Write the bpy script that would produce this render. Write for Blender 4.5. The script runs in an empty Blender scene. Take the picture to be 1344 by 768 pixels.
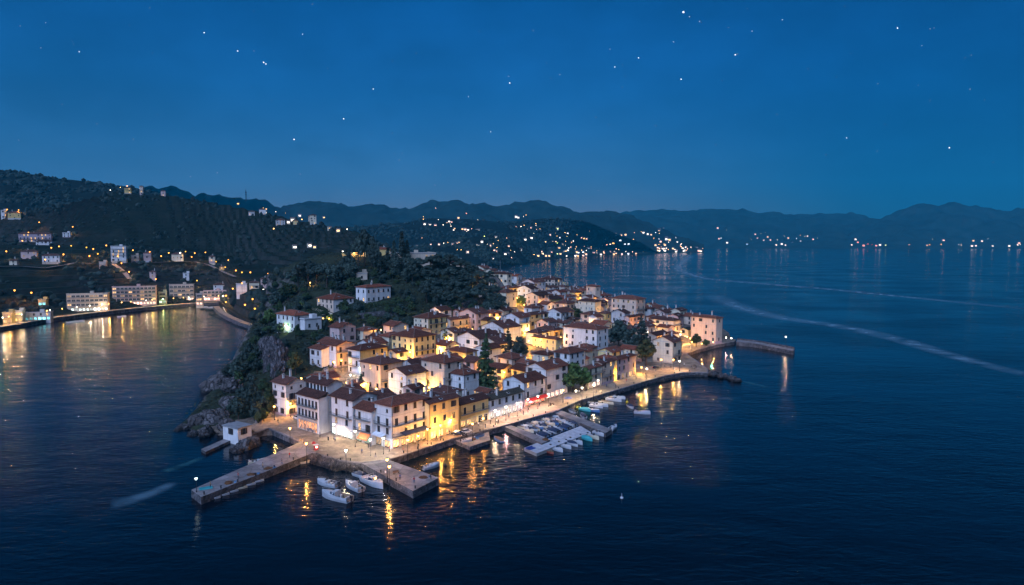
import bpy, bmesh, math, random
import numpy as np
from mathutils import Vector, Matrix, noise

random.seed(7)
R = math.radians
SC = bpy.context.scene
COL = SC.collection
HC, F, CX, CY = 66.0, 900.0, 672.0, 384.0          # camera height, focal length in photo pixels
TH = math.atan(67 / 900)
CT, ST = math.cos(TH), math.sin(TH)

# ------------------------------------------------------------------ placing: a photo pixel and a height or distance give a place
def ray(px, py):
    a, b = (px - CX) / F, (CY - py) / F
    return Vector((a, CT + b * ST, -ST + b * CT))
def W(px, py, z=0.0):
    d = ray(px, py); t = (z - HC) / d.z
    return Vector((d.x * t, d.y * t, z))
def D(px, py, Y):
    d = ray(px, py); t = Y / d.y
    return Vector((d.x * t, Y, HC + d.z * t))
def XY(px, Y, z=0.0):                                # column of the picture, distance, height
    a = (px - CX) / F
    return Vector((a * (Y * CT - (z - HC) * ST), Y, z))
def proj(p):
    d = p[1] * CT - (p[2] - HC) * ST; u = p[1] * ST + (p[2] - HC) * CT
    return CX + F * p[0] / d, CY - F * u / d

# ------------------------------------------------------------------ materials
MATS = {}
def nt(name):
    m = bpy.data.materials.new(name); m.use_nodes = True
    t = m.node_tree; b = t.nodes['Principled BSDF']
    return m, t, t.nodes, t.links, b
def mat(name, col, rough=.8, var=.25, scale=.6, bump=0., bscale=3., metal=0., spec=.3, rand=0.):
    if name in MATS: return MATS[name]
    m, t, n, l, b = nt(name)
    b.inputs['Roughness'].default_value = rough; b.inputs['Metallic'].default_value = metal
    b.inputs['Specular IOR Level'].default_value = spec
    tc = n.new('ShaderNodeTexCoord')
    no = n.new('ShaderNodeTexNoise'); no.inputs['Scale'].default_value = scale; no.inputs['Detail'].default_value = 6
    l.new(tc.outputs['Object'], no.inputs['Vector'])
    mr = n.new('ShaderNodeMapRange'); mr.inputs[1].default_value = .3; mr.inputs[2].default_value = .7
    mr.inputs[3].default_value = 1 - var; mr.inputs[4].default_value = 1 + var * .6
    l.new(no.outputs[0], mr.inputs[0])
    mx = n.new('ShaderNodeVectorMath'); mx.operation = 'SCALE'; mx.inputs[0].default_value = col[:3]
    l.new(mr.outputs[0], mx.inputs['Scale'])
    out = mx.outputs[0]
    if rand:
        oi = n.new('ShaderNodeObjectInfo'); m2 = n.new('ShaderNodeMapRange')
        m2.inputs[3].default_value = 1 - rand; m2.inputs[4].default_value = 1 + rand
        l.new(oi.outputs['Random'], m2.inputs[0])
        m3 = n.new('ShaderNodeVectorMath'); m3.operation = 'SCALE'
        l.new(out, m3.inputs[0]); l.new(m2.outputs[0], m3.inputs['Scale']); out = m3.outputs[0]
    l.new(out, b.inputs['Base Color'])
    if bump:
        nb = n.new('ShaderNodeTexNoise'); nb.inputs['Scale'].default_value = bscale; nb.inputs['Detail'].default_value = 4
        l.new(tc.outputs['Object'], nb.inputs['Vector'])
        bp = n.new('ShaderNodeBump'); bp.inputs['Strength'].default_value = bump; bp.inputs['Distance'].default_value = .2
        l.new(nb.outputs[0], bp.inputs['Height']); l.new(bp.outputs[0], b.inputs['Normal'])
    MATS[name] = m
    return m
def emit(name, col, s, sample=True, base=.6):
    if name in MATS: return MATS[name]
    m, t, n, l, b = nt(name)
    b.inputs['Base Color'].default_value = (*[c * base for c in col], 1)
    b.inputs['Emission Color'].default_value = (*col, 1); b.inputs['Emission Strength'].default_value = s
    if not sample: m.cycles.emission_sampling = 'NONE'
    MATS[name] = m
    return m
def glow_room(name, col, s):
    """a lit room or shop seen through its glass: light and dark goods behind the pane"""
    m, t, n, l, b = nt(name)
    tc = n.new('ShaderNodeTexCoord'); v = n.new('ShaderNodeTexVoronoi'); v.inputs['Scale'].default_value = 1.1
    l.new(tc.outputs['Object'], v.inputs['Vector'])
    mr = n.new('ShaderNodeMapRange'); mr.inputs[1].default_value = .1; mr.inputs[2].default_value = .9
    mr.inputs[3].default_value = s * .25; mr.inputs[4].default_value = s * 1.7
    sp = n.new('ShaderNodeSeparateColor'); l.new(v.outputs['Color'], sp.inputs[0])
    l.new(sp.outputs[0], mr.inputs[0]); l.new(mr.outputs[0], b.inputs['Emission Strength'])
    b.inputs['Emission Color'].default_value = (*col, 1); b.inputs['Base Color'].default_value = (.1, .09, .08, 1)
    b.inputs['Roughness'].default_value = .2
    MATS[name] = m
    return m

def roof_mat(name, col, var=.45):
    m, t, n, l, b = nt(name)
    uv = n.new('ShaderNodeUVMap'); br = n.new('ShaderNodeTexBrick')
    br.inputs['Scale'].default_value = 1.0; br.inputs['Brick Width'].default_value = .36; br.inputs['Row Height'].default_value = .42
    br.inputs['Mortar Size'].default_value = .035; br.offset = .0
    br.inputs['Color1'].default_value = (*[c * 1.25 for c in col], 1); br.inputs['Color2'].default_value = (*[c * .7 for c in col], 1)
    br.inputs['Mortar'].default_value = (*[c * .3 for c in col], 1)
    l.new(uv.outputs[0], br.inputs['Vector'])
    tc = n.new('ShaderNodeTexCoord'); no = n.new('ShaderNodeTexNoise'); no.inputs['Scale'].default_value = .45; no.inputs['Detail'].default_value = 8
    no.inputs['Roughness'].default_value = .7
    l.new(tc.outputs['Object'], no.inputs['Vector'])
    mr = n.new('ShaderNodeMapRange'); mr.inputs[1].default_value = .32; mr.inputs[2].default_value = .7
    mr.inputs[3].default_value = 1 - var; mr.inputs[4].default_value = 1.3
    l.new(no.outputs[0], mr.inputs[0])
    oi = n.new('ShaderNodeObjectInfo'); m2 = n.new('ShaderNodeMapRange'); m2.inputs[3].default_value = .65; m2.inputs[4].default_value = 1.55
    l.new(oi.outputs['Random'], m2.inputs[0])
    mu = n.new('ShaderNodeMath'); mu.operation = 'MULTIPLY'; l.new(mr.outputs[0], mu.inputs[0]); l.new(m2.outputs[0], mu.inputs[1])
    mx = n.new('ShaderNodeVectorMath'); mx.operation = 'SCALE'; l.new(br.outputs[0], mx.inputs[0]); l.new(mu.outputs[0], mx.inputs['Scale'])
    l.new(mx.outputs[0], b.inputs['Base Color'])
    bp = n.new('ShaderNodeBump'); bp.inputs['Strength'].default_value = .5; bp.inputs['Distance'].default_value = .08
    l.new(br.outputs['Fac'], bp.inputs['Height']); bp.invert = True; l.new(bp.outputs[0], b.inputs['Normal'])
    b.inputs['Roughness'].default_value = .85; b.inputs['Specular IOR Level'].default_value = .2
    MATS[name] = m
    return m

def wall_mat(name, col):
    m, t, n, l, b = nt(name)
    tc = n.new('ShaderNodeTexCoord')
    no = n.new('ShaderNodeTexNoise'); no.inputs['Scale'].default_value = .35; no.inputs['Detail'].default_value = 8; no.inputs['Roughness'].default_value = .65
    l.new(tc.outputs['Object'], no.inputs['Vector'])
    mp = n.new('ShaderNodeMapping'); mp.inputs['Scale'].default_value = (1.3, 1.3, .12); l.new(tc.outputs['Object'], mp.inputs[0])
    ns = n.new('ShaderNodeTexNoise'); ns.inputs['Scale'].default_value = .8; ns.inputs['Detail'].default_value = 4; l.new(mp.outputs[0], ns.inputs['Vector'])
    ad = n.new('ShaderNodeMath'); ad.operation = 'ADD'; l.new(no.outputs[0], ad.inputs[0]); l.new(ns.outputs[0], ad.inputs[1])
    mr = n.new('ShaderNodeMapRange'); mr.inputs[1].default_value = .72; mr.inputs[2].default_value = 1.2; mr.inputs[3].default_value = .80; mr.inputs[4].default_value = 1.07
    l.new(ad.outputs[0], mr.inputs[0])
    mx = n.new('ShaderNodeVectorMath'); mx.operation = 'SCALE'; mx.inputs[0].default_value = col; l.new(mr.outputs[0], mx.inputs['Scale'])
    l.new(mx.outputs[0], b.inputs['Base Color'])
    nb = n.new('ShaderNodeTexNoise'); nb.inputs['Scale'].default_value = 2.5; nb.inputs['Detail'].default_value = 5; l.new(tc.outputs['Object'], nb.inputs['Vector'])
    bp = n.new('ShaderNodeBump'); bp.inputs['Strength'].default_value = .25; bp.inputs['Distance'].default_value = .1
    l.new(nb.outputs[0], bp.inputs['Height']); l.new(bp.outputs[0], b.inputs['Normal'])
    b.inputs['Roughness'].default_value = .9; b.inputs['Specular IOR Level'].default_value = .15
    MATS[name] = m
    return m

def stone_mat(name, col, scale=1.2, var=.5, bump=.6, mortar=.45):
    """coursed stone: voronoi cells with dark joints"""
    m, t, n, l, b = nt(name)
    tc = n.new('ShaderNodeTexCoord')
    v = n.new('ShaderNodeTexVoronoi'); v.inputs['Scale'].default_value = scale; l.new(tc.outputs['Object'], v.inputs['Vector'])
    e = n.new('ShaderNodeTexVoronoi'); e.feature = 'DISTANCE_TO_EDGE'; e.inputs['Scale'].default_value = scale; l.new(tc.outputs['Object'], e.inputs['Vector'])
    sp = n.new('ShaderNodeSeparateColor'); l.new(v.outputs['Color'], sp.inputs[0])
    a = n.new('ShaderNodeMapRange'); a.inputs[3].default_value = 1 - var; a.inputs[4].default_value = 1 + var * .6; l.new(sp.outputs[0], a.inputs[0])
    j = n.new('ShaderNodeMapRange'); j.inputs[2].default_value = .06; j.inputs[3].default_value = mortar; l.new(e.outputs['Distance'], j.inputs[0])
    no = n.new('ShaderNodeTexNoise'); no.inputs['Scale'].default_value = .22; no.inputs['Detail'].default_value = 9; no.inputs['Roughness'].default_value = .7; l.new(tc.outputs['Object'], no.inputs['Vector'])
    k = n.new('ShaderNodeMapRange'); k.inputs[1].default_value = .32; k.inputs[2].default_value = .66; k.inputs[3].default_value = .5; k.inputs[4].default_value = 1.25; l.new(no.outputs[0], k.inputs[0])
    m1 = n.new('ShaderNodeMath'); m1.operation = 'MULTIPLY'; l.new(a.outputs[0], m1.inputs[0]); l.new(j.outputs[0], m1.inputs[1])
    m2 = n.new('ShaderNodeMath'); m2.operation = 'MULTIPLY'; l.new(m1.outputs[0], m2.inputs[0]); l.new(k.outputs[0], m2.inputs[1])
    mx = n.new('ShaderNodeVectorMath'); mx.operation = 'SCALE'; mx.inputs[0].default_value = col; l.new(m2.outputs[0], mx.inputs['Scale'])
    l.new(mx.outputs[0], b.inputs['Base Color'])
    bp = n.new('ShaderNodeBump'); bp.inputs['Strength'].default_value = bump; bp.inputs['Distance'].default_value = .15
    l.new(j.outputs[0], bp.inputs['Height']); l.new(bp.outputs[0], b.inputs['Normal'])
    b.inputs['Roughness'].default_value = .85; b.inputs['Specular IOR Level'].default_value = .25
    MATS[name] = m
    return m

def leaf_mat(name, col, var=.5):
    m, t, n, l, b = nt(name)
    g = n.new('ShaderNodeNewGeometry'); mr = n.new('ShaderNodeMapRange'); mr.inputs[3].default_value = 1 - var; mr.inputs[4].default_value = 1 + var
    l.new(g.outputs['Random Per Island'], mr.inputs[0])
    oi = n.new('ShaderNodeObjectInfo'); m2 = n.new('ShaderNodeMapRange'); m2.inputs[3].default_value = .7; m2.inputs[4].default_value = 1.3
    l.new(oi.outputs['Random'], m2.inputs[0])
    mu = n.new('ShaderNodeMath'); mu.operation = 'MULTIPLY'; l.new(mr.outputs[0], mu.inputs[0]); l.new(m2.outputs[0], mu.inputs[1])
    mx = n.new('ShaderNodeVectorMath'); mx.operation = 'SCALE'; mx.inputs[0].default_value = col; l.new(mu.outputs[0], mx.inputs['Scale'])
    l.new(mx.outputs[0], b.inputs['Base Color']); b.inputs['Roughness'].default_value = .7; b.inputs['Specular IOR Level'].default_value = .25
    MATS[name] = m
    return m

WALL = {k: wall_mat('plaster_' + k, c) for k, c in dict(
    white=(.58, .56, .54), cream=(.60, .52, .38), peach=(.58, .43, .32), yellow=(.60, .47, .22), ochre=(.52, .38, .15),
    pink=(.52, .36, .32), grey=(.42, .41, .40), blue=(.50, .55, .60), green=(.40, .43, .27), stone=(.44, .36, .28), mauve=(.36, .27, .29)).items()}
ROOF = {'red': roof_mat('clay_tiles', (.155, .052, .032)), 'dark': roof_mat('weathered_tiles', (.108, .043, .031)),
        'moss': roof_mat('mossy_tiles', (.055, .045, .032)), 'bright': roof_mat('orange_clay_tiles', (.21, .058, .032))}
M_RIDGE = mat('ridge_mortar', (.17, .12, .10), .9)
M_CHIM = mat('chimney_plaster', (.5, .48, .45), .9)
M_DARK = mat('dark_opening', (.012, .013, .016), .6, .2)
M_GLASS = mat('window_glass', (.008, .011, .016), .12, .1, spec=.35)
M_SHUT = mat('shutter_paint', (.018, .028, .03), .6, rand=.5)
M_SHUTB = mat('brown_shutter_paint', (.04, .025, .02), .6, rand=.4)
M_WFR = mat('window_frame', (.22, .2, .18), .7)
M_FRAME = mat('painted_frame', (.4, .38, .35), .6)
M_IRON = mat('wrought_iron', (.02, .02, .023), .5, metal=.4)
M_WOOD = mat('weathered_wood', (.16, .1, .06), .8, bump=.2)
M_CONC = mat('concrete', (.24, .22, .2), .9, .3, .4, .2, 2.)
M_FLAT = mat('flat_roof_felt', (.22, .22, .23), .9, .3)
M_PAVE = stone_mat('stone_paving', (.27, .205, .15), .55, .22, .15, .75)
M_COBB = stone_mat('town_cobbles', (.15, .115, .09), .8, .3, .2, .6)
M_PIER = stone_mat('pier_paving', (.22, .2, .2), .3, .25, .15, .7)
M_QWALL = stone_mat('quay_masonry', (.105, .10, .105), 1.0, .55, .8, .35)
def rock_mat(name, col, sc):
    m, t, n, l, b = nt(name)
    tc = n.new('ShaderNodeTexCoord'); g = n.new('ShaderNodeNewGeometry')
    wn = n.new('ShaderNodeTexNoise'); wn.inputs['Scale'].default_value = sc * .8; wn.inputs['Detail'].default_value = 5; l.new(tc.outputs['Object'], wn.inputs['Vector'])
    ad = n.new('ShaderNodeVectorMath'); ad.operation = 'MULTIPLY_ADD'; ad.inputs[1].default_value = (.9, .9, .9); l.new(wn.outputs['Color'], ad.inputs[0]); l.new(tc.outputs['Object'], ad.inputs[2])
    mp = n.new('ShaderNodeMapping'); mp.inputs['Scale'].default_value = (1.3, 1.3, .55); l.new(ad.outputs[0], mp.inputs[0])
    e = n.new('ShaderNodeTexVoronoi'); e.feature = 'DISTANCE_TO_EDGE'; e.inputs['Scale'].default_value = sc; l.new(mp.outputs[0], e.inputs['Vector'])
    v = n.new('ShaderNodeTexVoronoi'); v.inputs['Scale'].default_value = sc; l.new(mp.outputs[0], v.inputs['Vector']); sp = n.new('ShaderNodeSeparateColor'); l.new(v.outputs['Color'], sp.inputs[0])
    j = n.new('ShaderNodeMapRange'); j.inputs[2].default_value = .10; j.inputs[3].default_value = .22; l.new(e.outputs['Distance'], j.inputs[0])
    a = n.new('ShaderNodeMapRange'); a.inputs[3].default_value = .55; a.inputs[4].default_value = 1.45; l.new(sp.outputs[0], a.inputs[0])
    f = n.new('ShaderNodeTexNoise'); f.inputs['Scale'].default_value = sc * 5; f.inputs['Detail'].default_value = 8; f.inputs['Roughness'].default_value = .7; l.new(tc.outputs['Object'], f.inputs['Vector'])
    fm = n.new('ShaderNodeMapRange'); fm.inputs[1].default_value = .3; fm.inputs[2].default_value = .7; fm.inputs[3].default_value = .45; fm.inputs[4].default_value = 1.5; l.new(f.outputs[0], fm.inputs[0])
    pz = n.new('ShaderNodeSeparateXYZ'); l.new(g.outputs['Position'], pz.inputs[0]); wet = n.new('ShaderNodeMapRange'); wet.inputs[1].default_value = .5; wet.inputs[2].default_value = 1.3; wet.inputs[3].default_value = .3; l.new(pz.outputs[2], wet.inputs[0])
    def mul(x, y): k = n.new('ShaderNodeMath'); k.operation = 'MULTIPLY'; l.new(x, k.inputs[0]); l.new(y, k.inputs[1]); return k.outputs[0]
    s = mul(mul(j.outputs[0], a.outputs[0]), mul(fm.outputs[0], wet.outputs[0]))
    mx = n.new('ShaderNodeVectorMath'); mx.operation = 'SCALE'; mx.inputs[0].default_value = col; l.new(s, mx.inputs['Scale']); l.new(mx.outputs[0], b.inputs['Base Color'])
    hs = n.new('ShaderNodeMath'); hs.operation = 'MULTIPLY_ADD'; hs.inputs[1].default_value = .6; l.new(f.outputs[0], hs.inputs[0]); l.new(j.outputs[0], hs.inputs[2])
    bp = n.new('ShaderNodeBump'); bp.inputs['Strength'].default_value = 1.; bp.inputs['Distance'].default_value = .35; l.new(hs.outputs[0], bp.inputs['Height']); l.new(bp.outputs[0], b.inputs['Normal'])
    b.inputs['Roughness'].default_value = .8; b.inputs['Specular IOR Level'].default_value = .25
    MATS[name] = m
    return m
M_ROCK = rock_mat('boulder_rock', (.095, .085, .085), 1.5)
M_ROCKD = rock_mat('dark_boulder_rock', (.05, .05, .055), 1.5)
M_RED = mat('red_canvas', (.55, .035, .03), .7)
M_BLUEC = mat('blue_canvas', (.03, .06, .22), .7)
M_WHITEC = mat('white_canvas', (.7, .7, .7), .7)
E_WARM = emit('warm_lamp_glass', (1, .52, .14), 9, False)
E_WHITE = emit('white_lamp_glass', (1, .9, .72), 12, False)
E_SODIUM = emit('sodium_lamp_glass', (1, .38, .06), 5., False)
E_GOLD = emit('golden_lamp_glass', (1, .55, .06), 2.6, False)
E_DIM = emit('dim_lamp_glass', (.8, 1, .95), 3, False)
E_GREEN = emit('green_lamp_glass', (.3, 1, .5), 40, False)
def glows(name, col, s): return [glow_room('%s_%s' % (name, k), col, s * f) for k, f in (('bright', 1.), ('soft', .45), ('dim', .14))]
GW = glows('lit_room_warm', (1, .56, .19), 3.2); G_WARM = GW[1]
G_WHITE = glows('lit_shop_white', (.85, 1, .95), 5.); G_GREEN = glows('lit_shop_green', (.6, 1, .75), 4.5); G_RED = glows('lit_shop_red', (1, .22, .12), 4.); G_PINK = glows('lit_shop_rose', (1, .62, .48), 4.5)

# ------------------------------------------------------------------ objects
def tag(o, label=None, cat=None, group=None, kind=None):
    if label: o['label'] = label
    if cat: o['category'] = cat
    if group: o['group'] = group
    if kind: o['kind'] = kind
    return o
def obj(name, me, parent=None, loc=(0, 0, 0), rz=0.):
    o = bpy.data.objects.new(name, me); COL.objects.link(o)
    if parent is not None: o.parent = parent
    o.location = loc
    if rz: o.rotation_euler = (0, 0, rz)
    return o
def empty(name, loc, rz=0., label=None, cat=None, group=None):
    o = obj(name, None, None, loc, rz); o.empty_display_size = .3
    return tag(o, label, cat, group)
def dup(root, loc=None, rz=None, label=None, group=None, scale=None):
    r = root.copy(); COL.objects.link(r)
    if loc is not None: r.location = loc
    if rz is not None: r.rotation_euler = (0, 0, rz)
    if scale is not None: r.scale = scale if hasattr(scale, '__len__') else (scale,) * 3
    if label: r['label'] = label
    if group: r['group'] = group
    for ch in list(root.children):
        c = ch.copy(); COL.objects.link(c); c.parent = r
        for g in list(ch.children):
            d = g.copy(); COL.objects.link(d); d.parent = c
    return r
class MB:
    """collects faces, then links them as one mesh"""
    def __init__(s): s.v, s.f, s.m, s.uv = [], [], [], {}
    def face(s, pts, m=0):
        i = len(s.v); s.v += [tuple(p) for p in pts]; s.f.append(list(range(i, i + len(pts)))); s.m.append(m)
    def box(s, x0, x1, y0, y1, z0, z1, m=0, top=None):
        i = len(s.v)
        s.v += [(x0, y0, z0), (x1, y0, z0), (x1, y1, z0), (x0, y1, z0), (x0, y0, z1), (x1, y0, z1), (x1, y1, z1), (x0, y1, z1)]
        for q in ((0, 3, 2, 1), (0, 1, 5, 4), (1, 2, 6, 5), (2, 3, 7, 6), (3, 0, 4, 7)):
            s.f.append([i + k for k in q]); s.m.append(m)
        s.f.append([i + 4, i + 5, i + 6, i + 7]); s.m.append(m if top is None else top)
    def tube(s, p, q, r0, r1=None, n=6, m=0, caps=True):
        p, q = Vector(p), Vector(q); r1 = r0 if r1 is None else r1
        d = (q - p).normalized(); a = d.orthogonal().normalized(); b = d.cross(a)
        i = len(s.v)
        for c, r in ((p, r0), (q, r1)):
            for k in range(n):
                t = 2 * math.pi * k / n; s.v.append(tuple(c + (a * math.cos(t) + b * math.sin(t)) * r))
        for k in range(n):
            s.f.append([i + k, i + (k + 1) % n, i + n + (k + 1) % n, i + n + k]); s.m.append(m)
        if caps:
            s.f.append([i + k for k in range(n)][::-1]); s.f.append([i + n + k for k in range(n)]); s.m += [m, m]
    def lathe(s, prof, n=8, m=0, c=(0, 0, 0)):
        i = len(s.v)
        for r, z in prof:
            for k in range(n):
                t = 2 * math.pi * k / n; s.v.append((c[0] + r * math.cos(t), c[1] + r * math.sin(t), c[2] + z))
        for a in range(len(prof) - 1):
            for k in range(n):
                s.f.append([i + a * n + k, i + a * n + (k + 1) % n, i + (a + 1) * n + (k + 1) % n, i + (a + 1) * n + k]); s.m.append(m)
        s.f.append([i + k for k in range(n)][::-1]); s.f.append([i + (len(prof) - 1) * n + k for k in range(n)]); s.m += [m, m]
    def ball(s, c, r, m=0, n=6, sz=None):
        sz = sz or r
        s.lathe([(r * .5, -sz * .85), (r * .95, -sz * .35), (r * .95, sz * .35), (r * .5, sz * .85)], n, m, c)
    def prism(s, poly, z0, z1, mt=0, ms=1):
        n = len(poly); i = len(s.v)
        a = sum(poly[k][0] * poly[(k + 1) % n][1] - poly[(k + 1) % n][0] * poly[k][1] for k in range(n))
        if a < 0: poly = poly[::-1]
        zt = z1 if hasattr(z1, '__len__') else [z1] * n
        if a < 0: zt = zt[::-1]
        s.v += [(p[0], p[1], z0) for p in poly] + [(p[0], p[1], z) for p, z in zip(poly, zt)]
        s.f.append([i + k for k in range(n)][::-1]); s.m.append(ms)
        s.f.append([i + n + k for k in range(n)]); s.m.append(mt)
        for k in range(n):
            s.f.append([i + k, i + (k + 1) % n, i + n + (k + 1) % n, i + n + k]); s.m.append(ms)
    def mesh(s, name, mats, smooth=False):
        me = bpy.data.meshes.new(name); me.from_pydata(s.v, [], s.f)
        for m in (mats if isinstance(mats, (list, tuple)) else [mats]): me.materials.append(m)
        me.polygons.foreach_set('material_index', s.m)
        if smooth: me.polygons.foreach_set('use_smooth', [True] * len(s.f))
        me.update()
        return me
    def build(s, name, mats, parent=None, loc=(0, 0, 0), rz=0., smooth=False):
        return obj(name, s.mesh(name, mats, smooth), parent, loc, rz)
# ------------------------------------------------------------------ the promontory: ground heights from known points
CP = []
for px, py, z in [(360,548,2),(430,590,2),(500,600,2),(560,590,2),(600,570,2),(650,555,2),(700,530,2),(750,515,2),(800,505,2),(850,490,2.2),
        (900,478,2.2),(870,462,2.6),(900,452,2.6),(925,450,2.6),(947,447,2.6),(400,545,2),(470,565,2.2),(540,560,2.5),(600,545,2.5),(660,530,2.5),(720,510,2.6),(780,490,3),
        (470,497,8),(425,503,7),(450,470,10),(540,470,12),(512,498,7),(562,492,6),(590,470,9),(620,500,5),(645,490,6),(680,460,9),(700,480,5),
        (722,460,8),(745,472,5),(800,465,4),(840,447,6),(880,442,5),(850,430,8),(570,440,15),(612,430,16),(640,430,15),(660,410,19),(700,420,14),
        (690,430,12),(740,425,10),(762,405,14),(800,425,9),(830,412,13),(720,390,19),(690,380,23),(660,372,27),(650,385,24)]:
    p = W(px, py, z); CP.append((p.x, p.y, z, 0))
for px, Y, z in [(405,370,19.5),(385,360,18),(350,400,14),(335,480,2.5),(345,340,8),(365,330,18),(360,285,4),(330,300,5),(300,330,4),(290,350,2),
        (320,400,7),(440,420,25),(490,430,27.5),(525,440,28),(420,440,29),(400,450,32),(450,470,40),(480,490,46),(520,500,49),(560,520,50),
        (610,520,46),(480,540,55),(420,545,54),(450,540,55),(600,460,33),(560,410,25),(590,415,21),(500,400,22),(470,390,20),(440,375,17),(530,385,19),
        (640,520,35),(650,560,36),(620,440,22),(388,560,49),(365,500,24),(350,520,14),(600,640,30),(500,640,48),(400,640,42),(520,760,12),(620,800,5),(400,760,15),
        (320,260,3),(310,280,5),(335,255,3.5),(385,310,14),(400,330,17)]:
    p = XY(px, Y, z); CP.append((p.x, p.y, z, 1))
CPA = np.array(CP)
_d = np.linalg.norm(CPA[:, None, :2] - CPA[None, :, :2], axis=2)
_n = len(CPA); _A = np.zeros((_n + 3, _n + 3)); _A[:_n, :_n] = _d + np.eye(_n) * 1.5
_A[:_n, _n] = 1; _A[:_n, _n + 1:_n + 3] = CPA[:, :2] / 100; _A[_n:, :_n] = _A[:_n, _n:].T
_w = np.linalg.solve(_A, np.concatenate([CPA[:, 2], np.zeros(3)]))
def Tarr(P):
    P = np.asarray(P, float); d = np.linalg.norm(P[:, None, :] - CPA[None, :, :2], axis=2)
    return d @ _w[:_n] + _w[_n] + P[:, 0] / 100 * _w[_n + 1] + P[:, 1] / 100 * _w[_n + 2]
def T(x, y): return max(2.0, float(Tarr([(x, y)])[0]))
def hit(px, py, h=0., y0=150., y1=1000.):
    """where the sight line through a photo pixel is h metres above the town ground"""
    d = ray(px, py); Ys = np.arange(y0, y1, 1.5); t = Ys / d.y
    g = np.maximum(2.0, Tarr(np.stack([d.x * t, Ys], 1))) + h
    z = HC + d.z * t; k = np.nonzero(z <= g)[0]
    i = int(k[0]) if len(k) else len(Ys) - 1
    if i == 0: return D(px, py, y0)
    a, b = z[i - 1] - g[i - 1], g[i] - z[i]
    f = a / (a + b) if a + b > 1e-6 else 1
    return D(px, py, Ys[i - 1] + (Ys[i] - Ys[i - 1]) * f)

def inside(P, poly):
    x, y = P[:, 0], P[:, 1]; r = np.zeros(len(P), bool); n = len(poly)
    for i in range(n):
        x0, y0 = poly[i][0], poly[i][1]; x1, y1 = poly[(i + 1) % n][0], poly[(i + 1) % n][1]
        c = ((y0 > y) != (y1 > y)) & (x < (x1 - x0) * (y - y0) / ((y1 - y0) if y1 != y0 else 1e-9) + x0)
        r ^= c
    return r

QZ = 2.0
QUAY_OUT = [(330,570),(353,562),(394,579.5),(410,594),(447,605),(474,607.5),(511,603.5),(594,576),(660,559),(726,541),(735,537.5),(760,526),
            (795,516),(839,503),(849,499.5),(874,493),(897,489),(917,488.5),(929,489),(929,484.5),(915,474),(903,466),(902,464),(913,459.6),(942,452),(964,448.3)]
QUAY_IN = [(966,445.5),(950,444),(925,447),(893,454),(868,463),(845,474),(815,486),(770,494),(735,503),(700,513),(655,530),(610,545),(560,562),(512,570),(470,553),
           (440,545),(395,530),(375,533),(352,540),(338,553),(329,558)]
quay_w = [W(*p, QZ) for p in QUAY_OUT] + [W(*p, QZ) for p in QUAY_IN]
q_in = [W(*p, QZ) for p in QUAY_OUT]
COAST = [W(px, py, 2) for px, py in [(352,563),(394,580.5),(411,593),(447,604),(511,602),(594,574.5),(660,557.5),(735,536),(795,514.5),(849,498),(897,487.5),(925,487),(914,474.5),(901,465),(913,458.5),(942,451)]]
COAST += [XY(958, 462), XY(945, 480), XY(905, 500), XY(875, 530), XY(850, 560), XY(800, 630), XY(745, 700), XY(700, 745), XY(640, 800), XY(560, 900), XY(300, 1000), XY(320, 900), XY(352, 700)]
COAST += [W(px, py, 0) for px, py in [(352,425),(343,437),(331,446),(318,464),(306,480),(288,492),(272,508),(282,522),(268,530),(256,544),(236,558),(250,568),(282,570),(305,576),(322,580)]]

# ground: town paving, rock and scrub as one sheet
xs = np.arange(-330, 215, 3.2); ys = np.arange(205, 1000, 3.2)
gx, gy = np.meshgrid(xs, ys); P = np.stack([gx.ravel(), gy.ravel()], 1)
zz = np.maximum(Tarr(P), 1.0)
near = np.argmin(np.linalg.norm(P[:, None, :] - CPA[None, :, :2], axis=2), axis=1)
hill = CPA[near, 3] > .5
nz = np.array([noise.fractal(Vector((p[0] * .09, p[1] * .09, 3.)), 1., 2., 5) for p in P])
nr = np.array([noise.ridged_multi_fractal(Vector((p[0] * .05, p[1] * .05, 9.)), 1., 2., 4, 1., 2.) for p in P])
zz = np.where(hill, zz + nz * 1.6 + (nr - 1.2) * 1.1, zz)
zz = np.maximum(zz, .8)
ins = inside(P, COAST); inq = inside(P, quay_w)
zz = np.where(inq, np.minimum(zz, 1.4), zz); zz = np.where(ins, zz, -4.)
nx = len(xs); fs, ms = [], []
for j in range(len(ys) - 1):
    for i in range(nx - 1):
        a = j * nx + i; q = (a, a + 1, a + nx + 1, a + nx)
        if not ins[list(q)].any(): continue
        fs.append(q); ms.append(1 if hill[list(q)].sum() >= 2 else 0)
me = bpy.data.meshes.new('ground'); me.from_pydata([(p[0], p[1], z) for p, z in zip(P, zz)], [], fs)
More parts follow.
